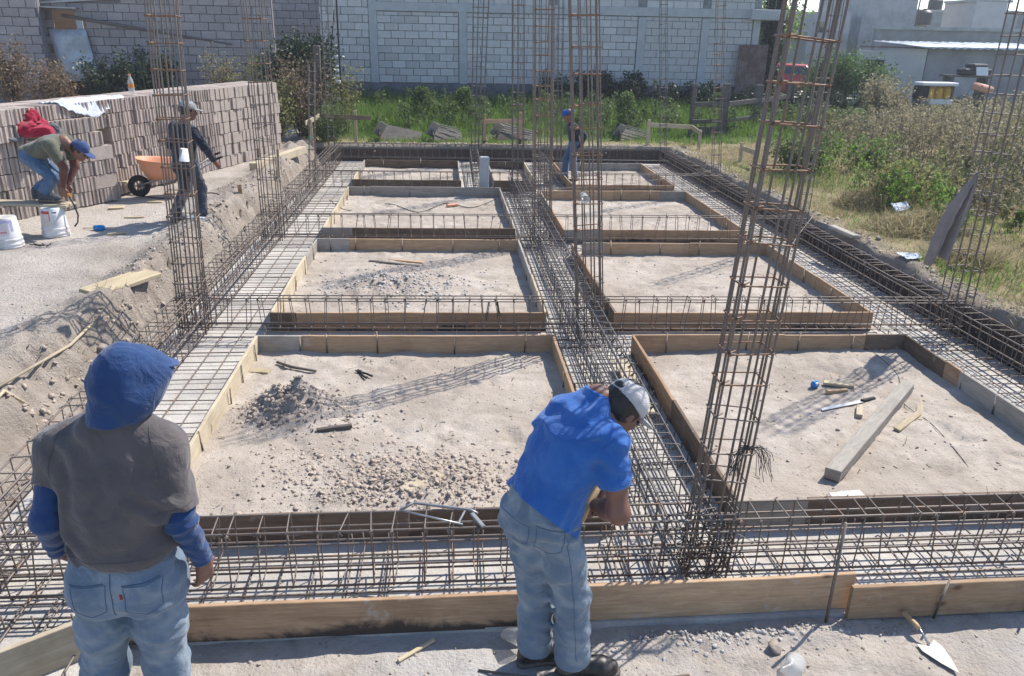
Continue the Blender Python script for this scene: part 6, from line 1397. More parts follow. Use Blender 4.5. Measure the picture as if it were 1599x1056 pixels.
# ---- a plainer builder for the three figures further away
def figure(label, hip, neck, facing, headc, headdir, arms, legs, shirt, jeans, cap, shoes='boot', long_sleeve=True, skin='skin_d', hairy=True, sc=1.0, hem=-.12, sleeve_mat=None, brim=True, cap_turn=0.0, hands=((0, 0, -1), (0, 0, -1))):
    pr = thing("person", label, "person", (0, 0, 0)); hip = np.array(hip, float); neck = np.array(neck, float); w = neck - hip; TL = np.linalg.norm(w); w /= TL
    f = np.array((*facing, 0.)); f /= np.linalg.norm(f); r = np.cross(f, (0, 0, 1)); r -= w * (r @ w); r /= np.linalg.norm(r); v = np.cross(w, r); F = np.stack([r, v, w]); Rh = frm(headdir, w * .4 + np.array((0, 0, .6))); S = SDF(); head_prims(S, headc, Rh, sc)
    S.chain([np.array(headc) - Rh[2] * .05 - Rh[1] * .02, neck, neck - w * .1], [.052, .055, .07], .03); S.loft(hip, F, [(-.05, 0, 0, .13, .09), (.25, 0, 0, .13, .09), (TL - .08, 0, 0, .14, .08), (TL, 0, 0, .06, .05)], .05)
    shl = []
    for sg, (el, wr_) in zip((1, -1), arms):
        sh = neck - w * .085 + r * sg * .175 * sc; shl.append(sh); S.chain([neck - w * .1, sh, np.array(el), np.array(wr_)], [.06, .045, .036, .026], .04)
    for (el, wr_), hd, sg in zip(arms, hands, (1, -1)): hand_prims(S, wr_, hd, -r * sg + .01, sg, .8, .95)
    for L in legs: S.chain([np.array(q) for q in L], [.08, .048, .032], .04)
    obj("body", S.mesh("body", .010, M[skin]), pr); head_parts(pr, headc, Rh, hairy, cap, sc, cap_turn, brim)
    T_ = SDF(); T_.loft(hip, F, [(hem, 0, 0, .178 * sc, .125 * sc), (.1, 0, 0, .172 * sc, .122 * sc), (TL * .6, 0, -.01, .192 * sc, .125 * sc), (TL - .10, 0, -.01, .19 * sc, .105 * sc), (TL - .03, 0, 0, .11, .075), (TL + .01, 0, 0, .066, .06)], .03)
    for sh, (el, wr_) in zip(shl, arms):
        el = np.array(el); wr_ = np.array(wr_); T_.rc(neck - w * .09, sh, .07, .072, .05)
        if long_sleeve: T_.rc(sh, el, .070, .058, .035); T_.rc(el, el + (wr_ - el) * .9, .058, .042, .03, True)
        else: T_.rc(sh, sh + (el - sh) * .75, .073, .068, .03, True)
    obj("shirt", T_.mesh("shirt", .011, M[shirt], folds(.013, 9, (1, 1, .8), 61, 1.0), 1), pr)
    if sleeve_mat:
        Q = SDF()
        for sh, (el, wr_) in zip(shl, arms): Q.rc(sh * .4 + np.array(el) * .6, el, .055, .052, .02); Q.rc(el, wr_, .052, .040, .02, True)
        obj("undersleeves", Q.mesh("undersleeves", .010, M[sleeve_mat], folds(.01, 14, seed=5), 1), pr)
    J = SDF(); J.loft(hip, np.stack([r, f, (0, 0, 1)]), [(-.09, 0, 0, .15 * sc, .115 * sc), (.0, 0, 0, .16 * sc, .125 * sc), (.07, 0, 0, .15 * sc, .11 * sc)], .05)
    for L in legs:
        a, b, c = map(np.array, L); J.rc(a, b, .102 * sc, .076 * sc, .05); J.rc(b, c, .076 * sc, .072 * sc, .03, True)
        d = np.array(c) - np.array(b); ff = f if len(L) == 3 else f; shoe(pr, (c[0] - f[0] * .07, c[1] - f[1] * .07, c[2] - .10), (c[0] + f[0] * .20, c[1] + f[1] * .20, c[2] - .10), mat=shoes)
    obj("jeans", J.mesh("jeans", .011, M[jeans], folds(.013, 10, (.8, .8, 1.3), 71, 1.2), 1), pr); return pr
# worker bending down at the block stack, standing on the plank
figure("person in olive shirt and blue cap bending far down on the plank", (-5.06, 10.22, 1.36), (-4.62, 10.16, 1.53), (1, -.08), (-4.44, 10.12, 1.415), (.80, -.05, -.62),
       (((-4.60, 9.98, 1.22), (-4.68, 10.02, .98)), ((-4.62, 10.34, 1.20), (-4.70, 10.22, .98))), (((-5.06, 10.13, 1.33), (-4.80, 10.08, 1.09), (-4.94, 10.08, .905)), ((-5.08, 10.30, 1.33), (-4.86, 10.33, 1.07), (-5.10, 10.26, .905))),
       'olive', 'jeans3', 'cap_b', long_sleeve=False, hem=-.05, sleeve_mat='brick_sleeve', hands=((.1, -.05, -1), (.1, -.05, -1)))
# worker in the dark jacket walking by the wheelbarrow
figure("person in a black jacket and grey cap walking away past the wheelbarrow", (-3.42, 10.78, 1.19), (-3.36, 10.76, 1.69), (.55, .83), (-3.30, 10.78, 1.84), (.86, .45, -.2),
       (((-3.10, 10.62, 1.40), (-3.04, 10.80, 1.18)), ((-3.60, 10.84, 1.40), (-3.52, 11.0, 1.22))), (((-3.33, 10.72, 1.13), (-3.27, 10.82, .82), (-3.27, 10.72, .50)), ((-3.50, 10.84, 1.13), (-3.50, 10.92, .82), (-3.62, 10.70, .50))),
       'navy', 'jeansD', 'cap_g', hem=-.16, sc=1.02, hands=((.3, .4, -.6), (.1, .2, -1)))
# worker in the far bed with the bright blue cap
figure("person in a bright blue cap and navy shirt stepping through the far footing strip", (2.66, 16.2, .80), (2.56, 16.2, 1.19), (-1, -.15), (2.49, 16.18, 1.33), (-.9, -.15, -.42),
       (((2.84, 16.34, .96), (2.78, 16.30, .72)), ((2.82, 16.02, .94), (2.74, 15.98, .70))), (((2.64, 16.28, .74), (2.50, 16.28, .42), (2.50, 16.28, .08)), ((2.64, 16.12, .74), (2.62, 16.10, .40), (2.68, 16.10, .07))),
       'navy', 'jeans3', 'cap_r', hem=-.12, sc=.93, cap_turn=math.pi, hands=((0, 0, -1), (0, 0, -1)))
# ------------------------------------------------------------------ things lying and standing about the site
def bucket(label, x, y, z, rot, style):
    t = thing("bucket", label, "bucket", (x, y, z), rot, "upturned plastic buckets carrying the plank")
    sh = MB().lathe([(.158, 0), (.160, .012), (.153, .016), (.153, .03), (.159, .034), (.159, .05), (.151, .055), (.150, .085), (.156, .09), (.155, .105), (.147, .11), (.128, .345), (.122, .352), (0, .352)], 36).build("shell", M['plastic_w'], t, True)
    soften(sh, 40)
    def patch(a0, a1, z0, z1, mat, name="label_print", off=.0015):
        r_ = lambda z: .147 - (z - .11) * .081 + off; V = []; F = []; n = 8
        for i in range(n + 1):
            a = a0 + (a1 - a0) * i / n; V += [(r_(z0) * math.cos(a), r_(z0) * math.sin(a), z0), (r_(z1) * math.cos(a), r_(z1) * math.sin(a), z1)]
        F = [(2 * i, 2 * i + 2, 2 * i + 3, 2 * i + 1) for i in range(n)]; return obj(name, mesh(name, V, F, M[mat]), t)
    for q in style: patch(*q)
    hd = MB().tube([(.15 * math.cos(a), .15 * math.sin(a) - .0, .06 - .05 * abs(math.sin((a - .2) * 1.0))) for a in np.linspace(.2, 3.1, 12)], .003, 5).build("wire_handle", M['alu'], t, True)
    return t
M['pr_red'] = simple("red_print", (0.6, 0.07, 0.07), None, 30, 0.5); M['pr_tan'] = simple("faded_print", (0.58, 0.47, 0.40), (0.66, 0.6, 0.55), 18, 0.5); M['pr_grey'] = simple("grey_print", (0.35, 0.36, 0.38), (0.6, 0.6, 0.6), 120, 0.5)
M['pr_vio'] = simple("violet_print", (0.33, 0.30, 0.58), (0.55, 0.52, 0.7), 22, 0.5); M['pr_mix'] = simple("pale_print", (0.60, 0.60, 0.66), (0.62, 0.50, 0.50), 26, 0.5); M['pr_dk'] = simple("dark_print", (0.16, 0.18, 0.24), None, 60, 0.5)
A = -math.pi / 2
sty = [(A - .95, A - .1, .29, .325, 'pr_red'), (A - .92, A - .15, .15, .288, 'pr_tan'), (A - .17, A - .1, .20, .288, 'pr_red'), (A + .12, A + .5, .295, .312, 'pr_dk')] + [(A + .12, A + .5 - .1 * (k % 3), .262 - .017 * k, .269 - .017 * k, 'pr_grey') for k in range(8)]
bucket("upturned white bucket with a red and tan label under the plank's end", -4.83, 9.97, .40, .25, sty)
bucket("upturned white bucket with a violet label nearest the picture's edge", -5.12, 9.42, .40, .1, [(A - .8, A + .95, .30, .33, 'pr_vio'), (A + .75, A + .95, .2, .30, 'pr_vio'), (A - .75, A + .6, .16, .29, 'pr_mix'), (A - .3, A + .4, .185, .20, 'pr_red')])
b = MB().box((0, 0, 0), (1.75, .24, .032), bev=.004).build("scaffold_plank", M['w_pale'], loc=(-5.50, 10.13, .772), rot=(0, .012, -.09)); tag(b, "wooden plank laid on the buckets under the bending person's shoes", "plank")
t = thing("bent_bar_tool", "curved bar with an orange grip held by the bending person", "tool", (-4.70, 10.06, .92)); MB().tube([(.05, -.02, .0), (.075, -.02, -.06)], [.026, .022], 7).build("grip", M['orange_handle'], t, True)
MB().tube([(.07, -.02, -.05), (.115, -.03, -.16), (.145, -.04, -.28), (.13, -.05, -.37), (.085, -.05, -.42)], [.011, .010, .010, .009, .012], 6).build("bar", M['iron'], t, True)
# wheelbarrow
t = thing("wheelbarrow", "orange steel wheelbarrow parked at the long block stack", "wheelbarrow", (-4.24, 12.55, .40), math.radians(198)); t.scale = (.86, .86, .90)
V = []; F = []; n = 28; rings = [(.0, .24, .17, .30), (.02, .30, .22, .30), (.0, .40, .29, .44), (-.02, .475, .335, .585), (-.02, .49, .35, .60), (-.02, .50, .355, .592)]
for cx, rx, ry, z in rings:
    for k in range(n):
        a = 2 * math.pi * k / n; f = 1.1 if math.cos(a) > 0 else .95; V.append((cx + rx * f * math.copysign(abs(math.cos(a)) ** .75, math.cos(a)), ry * math.copysign(abs(math.sin(a)) ** .75, math.sin(a)), z + (.06 if z > .5 else 0) * math.cos(a)))
for i in range(len(rings) - 1):
    for k in range(n): F.append((i * n + k, i * n + (k + 1) % n, (i + 1) * n + (k + 1) % n, (i + 1) * n + k))
F.append(tuple(range(n))[::-1]); o = obj("tray", mesh("tray", V, F, M['orange'], True), t); o.modifiers.new("s", 'SOLIDIFY').thickness = .006
w = MB().lathe([(.09, -.045), (.15, -.05), (.18, -.03), (.185, 0), (.18, .03), (.15, .05), (.09, .045)], 26, M=Matrix.Rotation(math.pi / 2, 3, 'X')).build("wheel", M['rubber'], t, True, loc=(.52, 0, .185))
rm = MB(); rm.lathe([(.0, -.02), (.03, -.05), (.03, .05), (0, .02)], 12, M=Matrix.Rotation(math.pi / 2, 3, 'X'))
for k in range(6): a = k * math.pi / 3; rm.tube([(.02 * math.cos(a), 0, .02 * math.sin(a)), (.10 * math.cos(a), 0, .10 * math.sin(a))], .012, 5)
rm.build("rim", M['alu'], w)
for s in (-1, 1):
    MB().tube([(.55, s * .06, .19), (.2, s * .16, .30), (-.35, s * .24, .36), (-.80, s * .28, .62)], .017, 7).build("handle", M['alu'], t, True); MB().tube([(-.80, s * .28, .62), (-.92, s * .285, .66)], .02, 7).build("grip", M['rubber'], t, True)
    MB().tube([(-.10, s * .2, .33), (-.24, s * .26, .0), (-.30, s * .26, .01), (-.42, s * .235, .36)], .015, 6).build("leg", M['alu'], t, True)
# cloths
def heap_cloth(name, label, c, r, mat, seed, rot=0.0, amp=.03):
    S = SDF(); q = np.random.default_rng(seed)
    for k in range(9): S.el(np.array(c) + q.normal(0, 1, 3) * np.array(r) * (.42, .42, .30) + (0, 0, r[2] * .1), np.array(r) * q.uniform(.35, .62, 3) * (1, 1, 1), frm((math.cos(rot + q.normal(0, .5)), math.sin(rot + q.normal(0, .5)), q.normal(0, .2)), (0, 0, 1)), .06)
    S.cut((c[0], c[1], c[2] - r[2] * .55), (0, 0, -1)); return tag(obj(name, S.mesh(name, .011, M[mat], folds(amp, 9, (1, 1, 1), seed, 1.4), 1)), label, "clothing")
heap_cloth("red_jacket", "crimson jacket heaped on the lower tier of blocks", (-5.52, 11.20, 1.56), (.24, .26, .21), 'crimson', 4, 1.0, .04)
heap_cloth("dark_cap_bundle", "small dark bundle tucked beside the crimson jacket", (-5.30, 11.35, 1.49), (.10, .10, .10), 'slate_cloth', 6)
heap_cloth("grey_cloth", "slate grey garment on the blocks left of the crimson jacket", (-5.80, 10.92, 1.46), (.24, .22, .09), 'slate_cloth', 5, .8, .03)
def draped(name, label, P, mat, thick=.006, amp=.02, seed=1, sc=7.0, cat="cloth"):
    """P[i][j] grid of control points, refined and rumpled"""
    P = np.array(P, float); nu, nv = 44, 44; U = np.linspace(0, P.shape[0] - 1, nu); Vv = np.linspace(0, P.shape[1] - 1, nv); G = np.zeros((nu, nv, 3))
    for i, u in enumerate(U):
        i0 = min(int(u), P.shape[0] - 2); fu = u - i0
        for j, v in enumerate(Vv): j0 = min(int(v), P.shape[1] - 2); fv = v - j0; G[i, j] = (P[i0, j0] * (1 - fu) + P[i0 + 1, j0] * fu) * (1 - fv) + (P[i0, j0 + 1] * (1 - fu) + P[i0 + 1, j0 + 1] * fu) * fv
    nrm = np.cross(P[-1, 0] - P[0, 0], P[0, -1] - P[0, 0]); nrm /= np.linalg.norm(nrm); G += nrm * (folds(amp, sc, (1, 1, .4), seed, 1.2)(G) + .3 * amp)[..., None]
    i = np.arange(nu * nv).reshape(nu, nv); F = np.stack([i[:-1, :-1], i[1:, :-1], i[1:, 1:], i[:-1, 1:]], -1).reshape(-1, 4); o = obj(name, fast_mesh(name, G.reshape(-1, 3), F, M[mat], True)); o.modifiers.new("s", 'SOLIDIFY').thickness = thick; return tag(o, label, cat)
zt = 1.835
wp = []
for k, (sx, sy) in enumerate(((-5.42, 11.75), (-5.30, 12.05), (-5.21, 12.4), (-5.12, 12.75), (-5.03, 13.05))):
    dr = (.02, .16, .24, .10, .03)[k]; wp.append([(sx - .26 + .05 * (k % 2), sy + .08, zt), (sx - .12, sy + .04, zt + .035 * (k % 2)), (sx + .0, sy, zt + .03), (sx + .10, sy - .03, zt + .012), (sx + .135, sy - .045, zt - dr)])
draped("white_cloth", "white and pale blue cloth spread over the edge of the block stack", wp, 'white_cloth', .006, .045, 3, 9.0)
# garment hung on the column: gathered at the top, flaring out below
rows = []
for k, (z, xl, xr) in enumerate(((1.72, 4.915, 4.955), (1.64, 4.875, 4.965), (1.48, 4.77, 4.965), (1.28, 4.69, 4.955), (1.05, 4.635, 4.93), (.85, 4.605, 4.895))):
    a = np.array((xl, 6.93, z)); b_ = np.array((xr, 6.97, z + .008 * k)); w = (.3, .55, .8, .95, 1.1, 1.25)[k]
    rows.append([a + (b_ - a) * f + np.array((0, w * (.040 * math.sin(f * 13 + .5 * k) + .025 * math.sin(f * 24 + 1.3 + .3 * k)), -.022 * math.sin(f * 9 + 1) * (k == 5) + (.03 * f if k == 5 else 0))) for f in np.linspace(0, 1, 15)])
draped("hung_garment", "taupe garment hooked on the column cage by the grassy bank", rows, 'brown_cloth', .009, .014, 8, 7.0, "clothing")
# bottle, cups, posts
t = thing("drink_bottle", "clear drink bottle with an orange band standing on the block stack", "bottle", (-4.98, 13.55, 1.828)); MB().lathe([(0, 0), (.042, 0), (.045, .02), (.045, .11), (.043, .19), (.03, .235), (.016, .26), (.016, .285), (0, .285)], 18).build("shell", M['clear'], t, True); MB().lathe([(.0458, .10), (.0458, .16)], 18).build("label_band", M['orange_handle'], t); MB().lathe([(0, .283), (.018, .283), (.018, .305), (0, .305)], 12).build("cap", M['orange'], t)
def cup(label, loc, rot, s=1.0, mat='clear', grp=None):
    o = MB().lathe([(0, .004), (.03, .004), (.032, 0), (.046, .115), (.049, .117), (.0455, .113), (.031, .006)], 18).build("plastic_cup", M[mat], None, True, loc=loc, rot=rot); o.scale = (s, s, s); return tag(o, label, "cup", grp)
cup("clear plastic cup stuck high on the rusty tied column cage", (1.24, 6.97, 1.50), (1.9, .3, .2), .85, grp="plastic cups")
cup("white cup stuck mouth down on the cage before the dark jacket worker", (-2.30, 7.27, 1.84), (3.1, .1, 0), .95, 'plastic_w', "plastic cups")
cup("crushed clear cup on the dirt beside the blue polo worker's feet", (.27, 3.12, .02), (1.2, .2, .7), .95, grp="plastic cups")
o = MB().box((0, 0, 0), (.17, .11, .80), bev=.012).build("concrete_post", M['castcol'], loc=(.72, 14.52, .335), rot=(.03, .015, .1)); tag(o, "pale upright concrete post standing at the end of the third-row bed", "post")
# timber beam and offcuts in the nearer beds
def lying(name, label, a, b_, w, h, mat, cell=None, cat="plank", z=None, bev=.004, group=None, roll=0.0):
    a = Vector((*a, 0)); b_ = Vector((*b_, 0)); d = b_ - a; zc = ((soil_z(cell, *((a + b_) / 2)[:2]) if cell else 0) if z is None else z) + h / 2 - .003
    n = max(2, int(d.length / .12)); V = []; F = []
    for i in range(n + 1):
        x = -d.length / 2 + d.length * i / n; j = lambda s: random.uniform(-s, s)
        for sy, sz in ((-1, -1), (1, -1), (1, 1), (-1, 1)): V.append((x + (j(.006) if i in (0, n) else 0), sy * w / 2 + j(.0015), sz * h / 2 + j(.001)))
    for i in range(n):
        for k in range(4): F.append((i * 4 + k, i * 4 + (k + 1) % 4, (i + 1) * 4 + (k + 1) % 4, (i + 1) * 4 + k))
    F = [f[::-1] for f in F]; F += [(0, 1, 2, 3), (4 * n + 3, 4 * n + 2, 4 * n + 1, 4 * n)]
    o = obj(name, mesh(name, V, F, M[mat]), None, ((a + b_) / 2 + Vector((0, 0, zc)))); o.rotation_euler = (roll, random.uniform(-.01, .01), math.atan2(d.y, d.x)); md = o.modifiers.new("bevel", 'BEVEL'); md.width = bev; md.segments = 1
    return tag(o, label, cat, group)
lying("timber_beam", "long pale squared timber lying across the front bed", (2.60, 4.42), (3.93, 5.80), .105, .085, 'w_grey', 'B1', "beam")
lying("wood_offcut", "short pale flat offcut beside the blue tape measure", (3.27, 5.96), (3.50, 5.88), .06, .025, 'w_yellow', 'B1', "offcut")
lying("wood_offcut", "brown split stick by the pale flat offcut", (3.22, 5.80), (3.42, 5.82), .035, .03, 'w_brown', 'B1', "offcut")
lying("wood_offcut", "small stub of wood between the machete and the timber beam", (3.26, 5.32), (3.36, 5.50), .05, .035, 'w_pale', 'B1', "offcut")
lying("wood_strip", "pale split strip lying against the far end of the timber beam", (3.45, 5.10), (3.78, 5.36), .05, .018, 'w_yellow', 'B1', "strip", roll=.2)
lying("wood_strip", "upper pale strip sloping beside the far end of the timber beam", (3.74, 5.28), (3.98, 5.66), .05, .02, 'w_pale', 'B1', "strip", roll=-.2)
lying("wood_offcut", "square brown offcut lying on the clods in the front bed", (-.27, 4.33), (-.07, 4.55), .13, .032, 'w_pale', 'A1', "offcut", z=.085)
lying("wood_offcut", "pale offcut at the foot of the board frame by the soil heap", (-1.73, 6.46), (-1.56, 6.44), .09, .03, 'w_yellow', 'A1', "offcut")
lying("branch", "grey branch lying below the soil heap in the front bed", (-.97, 5.26), (-.72, 5.33), .035, .03, 'w_old', 'A1', "branch")
lying("wood_strip", "thin pale splinter by the far board of the front bed", (.38, 6.62), (.58, 6.74), .025, .015, 'w_pale', 'A1', "strip")
tag(MB().tube([(-1.53, 6.63, soil_z('A1', -1.53, 6.63) + .02), (-1.38, 6.50, .05), (-1.15, 6.40, .05)], [.012, .015, .012], 6).build("branch", M['w_old'], smooth=True), "bent grey branch near the far corner of the front bed", "branch")
lying("wood_strip", "grey splintered strips on the gravel of the second-row bed", (-1.0, 10.0), (-.35, 9.72), .05, .02, 'w_old', 'A2', "strip"); lying("wood_strip", "brown strip at the side of the gravel in the second-row bed", (-.75, 10.05), (-.3, 9.9), .06, .02, 'w_brown', 'A2', "strip")
lying("yellow_plank", "yellow plank lying on the loose yard bank", (-3.36, 7.33), (-3.02, 8.02), .26, .04, 'w_yellow', None, "plank", z=gz(-3.2, 7.7) + .02, roll=.10)
lying("loose_plank", "flat board laid in the middle strip by the blue polo worker's cap", (1.57, 6.45), (1.56, 5.40), .13, .022, 'w_pale', None, "plank", z=.075)
for lab, a, b_, w, m, z in (("rough stick lying along the yard towards the hooded worker", (-3.25, 5.35), (-3.10, 7.6), .03, 'w_pale', .44), ("short rough stick near the picture's edge by the yard gravel", (-3.20, 5.25), (-3.16, 5.6), .03, 'w_pale', .44)):
    tag(MB().tube([(a[0], a[1], gz(*a) + .03), ((a[0] + b_[0]) / 2 - .03, (a[1] + b_[1]) / 2, gz((a[0] + b_[0]) / 2, (a[1] + b_[1]) / 2) + .05), (b_[0], b_[1], gz(*b_) + .03)], [.012, .014, .01], 6).build("long_stick", M[m], smooth=True), lab, "stick")
for lab, a, b_, w in (("square wood offcut on the yard beyond the buckets", (-4.82, 11.58), (-4.62, 11.62), .12), ("narrow brown stick on the yard before the dark jacket worker", (-4.38, 10.95), (-4.12, 10.98), .04), ("short stick on the yard below the blue float", (-4.22, 9.95), (-4.02, 10.05), .04), ("flat pale scrap by the wheelbarrow's shadow", (-4.45, 12.05), (-4.2, 12.02), .09)):
    lying("wood_offcut", lab, a, b_, w, .025, 'w_yellow', None, "offcut", z=gz((a[0] + b_[0]) / 2, (a[1] + b_[1]) / 2) + .005, group="wood scraps on the yard")
lying("yard_timber", "pale squared timber lying at the far end of the block stack", (-3.5, 14.8), (-2.95, 17.0), .14, .14, 'w_pale', None, "beam", z=.42)
lying("yard_stick", "thin strip lying beside the pale timber at the far end of the stack", (-3.35, 14.4), (-2.98, 14.2), .05, .02, 'w_yellow', None, "strip", z=.45)
tag(MB().box((0, 0, 0), (.05, .04, .5), bev=.004).build("wooden_stake", M['w_yellow'], loc=(-2.98, 14.5, .60), rot=(0, .05, 0)), "thin yellow stake at the third-row end of the yard bank", "stake")
tag(MB().box((0, 0, 0), (.06, .06, .24), bev=.005).build("wooden_stake", M['w_brown'], loc=(-3.16, 12.4, .48), rot=(.04, -.06, .2)), "short brown stake on the yard past the dark jacket worker", "stake")
tag(soften(MB().tube([(-3.38, 10.40, gz(-3.38, 10.40) + .04), (-3.20, 10.56, gz(-3.20, 10.56) + .05)], [.04, .048], 9).build("chisel_roll", M['castcol'])), "dusty grey cylinder on the yard bank by the dark jacket worker", "cylinder")
t = thing("line_reel", "blue mason's line float on a stick lying on the yard", "reel", (-4.42, 10.23, gz(-4.42, 10.23) + .03)); MB().tube([(-.2, .0, 0), (.2, .01, 0)], .009, 6).build("stick", M['w_pale'], t); MB().lathe([(0, -.07), (.035, -.06), (.042, 0), (.035, .06), (0, .07)], 14, M=Matrix.Rotation(math.pi / 2, 3, 'Y')).build("reel", M['blue_pl'], t, True)
t = thing("nail_scrap", "small dark scrap of wire and nails on the yard", "scrap", (-4.74, 9.39, gz(-4.74, 9.39) + .01)); 
for k in range(7): a = random.uniform(0, 6.28); rod(t, (random.uniform(-.08, .08), random.uniform(-.05, .05), .01), (random.uniform(-.16, .16), random.uniform(-.08, .08), .025), .005, 'iron', "nail")
# cords and wires
def cord(name, label, pts, r, mat, cat):
    P = [Vector(p) for p in pts]; out = []
    for i in range(len(P) - 1):
        p0, p1, p2, p3 = P[max(i - 1, 0)], P[i], P[i + 1], P[min(i + 2, len(P) - 1)]
        for k in range(8): s = k / 8; out.append(.5 * ((2 * p1) + (p2 - p0) * s + (2 * p0 - 5 * p1 + 4 * p2 - p3) * s * s + (3 * p1 - p0 - 3 * p2 + p3) * s ** 3))
    out.append(P[-1]); return tag(MB().tube(out, r, 5).build(name, M[mat], smooth=True), label, cat)
g = lambda x, y, d=.012: (x, y, gz(x, y) + d)
cord("power_cord", "thin dark cord trailing along the yard past the wheelbarrow", [g(-5.3, 12.1), g(-4.95, 12.6), g(-4.3, 12.3), g(-3.9, 12.4), g(-3.4, 12.05), g(-2.95, 12.3)], .009, 'iron', "cord")
s3 = lambda x, y, d=.012: (x, y, soil_z('A3', x, y) + d)
cord("tie_wire_length", "loose dark wire curling over the third-row bed", [(-1.9, 13.0, .24), s3(-1.6, 13.1), s3(-1.0, 13.75), s3(-.45, 13.0), s3(.0, 13.6), s3(.45, 13.35), s3(.9, 14.0)], .007, 'wire', "wire")
tag(soften(MB().box((0, 0, 0), (.22, .07, .05), bev=.012).build("wire_pliers_case", M['orange'], loc=(.12, 13.45, soil_z('A3', .12, 13.45) + .03), rot=(0, 0, .5))), "small orange thing lying on the wire in the third-row bed", "tool")
s1 = lambda x, y, d=.006: (x, y, soil_z('B1', x, y) + d)
cord("thin_wire", "single thin wire curving over the front bed beside the timber beam", [(3.8, 6.72, .24), s1(4.05, 6.2), s1(3.78, 5.6), s1(3.80, 5.2), s1(3.72, 4.7), s1(3.55, 4.1), (3.5, 3.9, .22)], .0028, 'iron', "wire")
cord("guide_string", "pale guide string stretched low over the third-row beds", [(1.7, 14.15, .215), (3.4, 14.6, .23), (5.3, 15.3, .38)], .004, 'string', "string")
cord("guide_string", "pale guide string crossing the strip by the grassy bank", [(4.3, 9.2, .22), (4.75, 10.1, .24), (5.35, 10.9, .42)], .004, 'string', "string")
# wire bundle hanging on the big column
t = thing("wire_bundle", "drooping bundle of black tie wires hooked on the big leaning column", "wire", (1.56, 3.46, .84)); b = MB()
for k in range(34):
    s = random.choice((-1, 1)); L_ = random.uniform(.06, .17); x = random.uniform(-.02, .03); b.tube([(x, 0, random.uniform(-.01, .02)), (x + s * random.uniform(.02, .06), random.uniform(-.03, .02), .025), (x + s * random.uniform(.05, .10), random.uniform(-.05, .02), -.02), (x + s * random.uniform(.06, .12), random.uniform(-.05, .02), -L_)], .0019, 3, cap=False)
tag(b.build("wire_strands", M['wire'], t), kind='stuff')
t = thing("wire_bundle", "small tuft of tie wires hooked on the second cross cage", "wire", (.45, 7.2, .40)); b = MB()
for k in range(20):
    s = random.choice((-1, 1)); b.tube([(0, 0, .01), (s * random.uniform(.02, .05), -.02, .01), (s * random.uniform(.04, .08), -.03, -random.uniform(.08, .2))], .0022, 3, cap=False)
tag(b.build("wire_strands", M['wire'], t), kind='stuff')
t = thing("wire_bundle", "tangle of tie wires at the foot of the big leaning column", "wire", (1.46, 3.5, .06)); b = MB()
for k in range(60):
    p = Vector((random.gauss(0, .10), random.gauss(0, .07), random.uniform(0, .3))); b.tube([p, p + Vector((random.gauss(0, .04), random.gauss(0, .04), random.gauss(0, .03))), p + Vector((random.gauss(0, .08), random.gauss(0, .06), random.gauss(0, .05)))], .003, 3, cap=False)
tag(b.build("wire_strands", M['wire'], t), kind='stuff')
# hacksaw on the front cage
t = thing("hacksaw", "grey metal hacksaw lying on the front beam cage", "saw", (-.06, 3.58, .425), -.13); b = MB()
MB().tube([(-.21, .03, 0), (-.155, .095, .004), (-.14, .10, .004), (.17, .055, .004), (.21, .03, .0)], .0085, 6).build("bow", M['alu'], t, True); MB().tube([(-.21, .03, 0), (.14, -.075, 0)], .006, 5).build("blade", M['steel'], t, True)
MB().box((0, 0, 0), (.025, .14, .014), bev=.004).build("handle", M['alu'], t, loc=(.215, -.03, 0), rot=(0, 0, .55)); MB().tube([(.14, .06, 0), (.115, -.068, 0)], .006, 5).build("strut", M['alu'], t)
# upright steel rod and front details
tag(rod(None, (1.965, 3.135, -.05), (1.985, 3.17, .58), .0085, 'bar', "steel_rod", 8), "upright steel rod driven beside the end of the front plank", "rod")
t = thing("trowel", "pointed trowel with a worn wooden handle lying on the dirt", "trowel", (2.42, 2.97, yz(2.42, 2.97) + .014), 1.78)
bl = [(.0, -.018), (.02, -.055), (-.03, -.062), (-.12, -.035), (-.20, 0), (-.12, .035), (-.03, .062), (.02, .055), (.0, .018)]
b = MB(); b.prism([(x - .015, y) for x, y in bl][::-1], 0, .003); b.build("blade", M['trowel'], t); MB().tube([(-.02, 0, .004), (.035, 0, .035), (.06, 0, .045)], [.007, .006, .006], 6).build("neck", M['steel'], t, True); MB().tube([(.055, 0, .043), (.08, 0, .047), (.12, 0, .05), (.165, 0, .052), (.175, 0, .052)], [.011, .014, .0125, .0155, .010], 9).build("handle", M['tool_handle'], t, True)
lying("wood_strip", "pale split stick on the dirt in front of the footing", (-.26, 3.00), (-.08, 3.14), .022, .016, 'w_yellow', None, "stick", z=yz(-.15, 3.05) + .004)
tag(rod(None, (.13, 2.93, yz(.2, 2.9) + .012), (.62, 2.80, yz(.6, 2.8) + .014), .0062, 'bar', "loose_bar", 8), "loose bar on the dirt under the blue polo worker's shoes", "bar", "loose bars on the dirt")
tag(rod(None, (.55, 2.77, yz(.6, 2.77) + .010), (1.14, 2.83, yz(1.1, 2.83) + .012), .0062, 'bar', "loose_bar", 8), "loose bar on the dirt running out past the blue polo worker's toe", "bar", "loose bars on the dirt")
heap_cloth("plastic_bag", "crumpled clear plastic bag on the dirt at the picture's lower edge", (1.64, 2.83, yz(1.64, 2.83) + .03), (.05, .06, .04), 'clear', 15, 0, .02)
tag(draped("paper_scrap", "crumpled pale paper scrap by the near board of the timber bed", [[(2.50, 4.25, .055), (2.52, 4.13, .05)], [(2.72, 4.27, .06), (2.74, 4.12, .05)]], 'paper', .002, .015, 5, 14, "paper"))
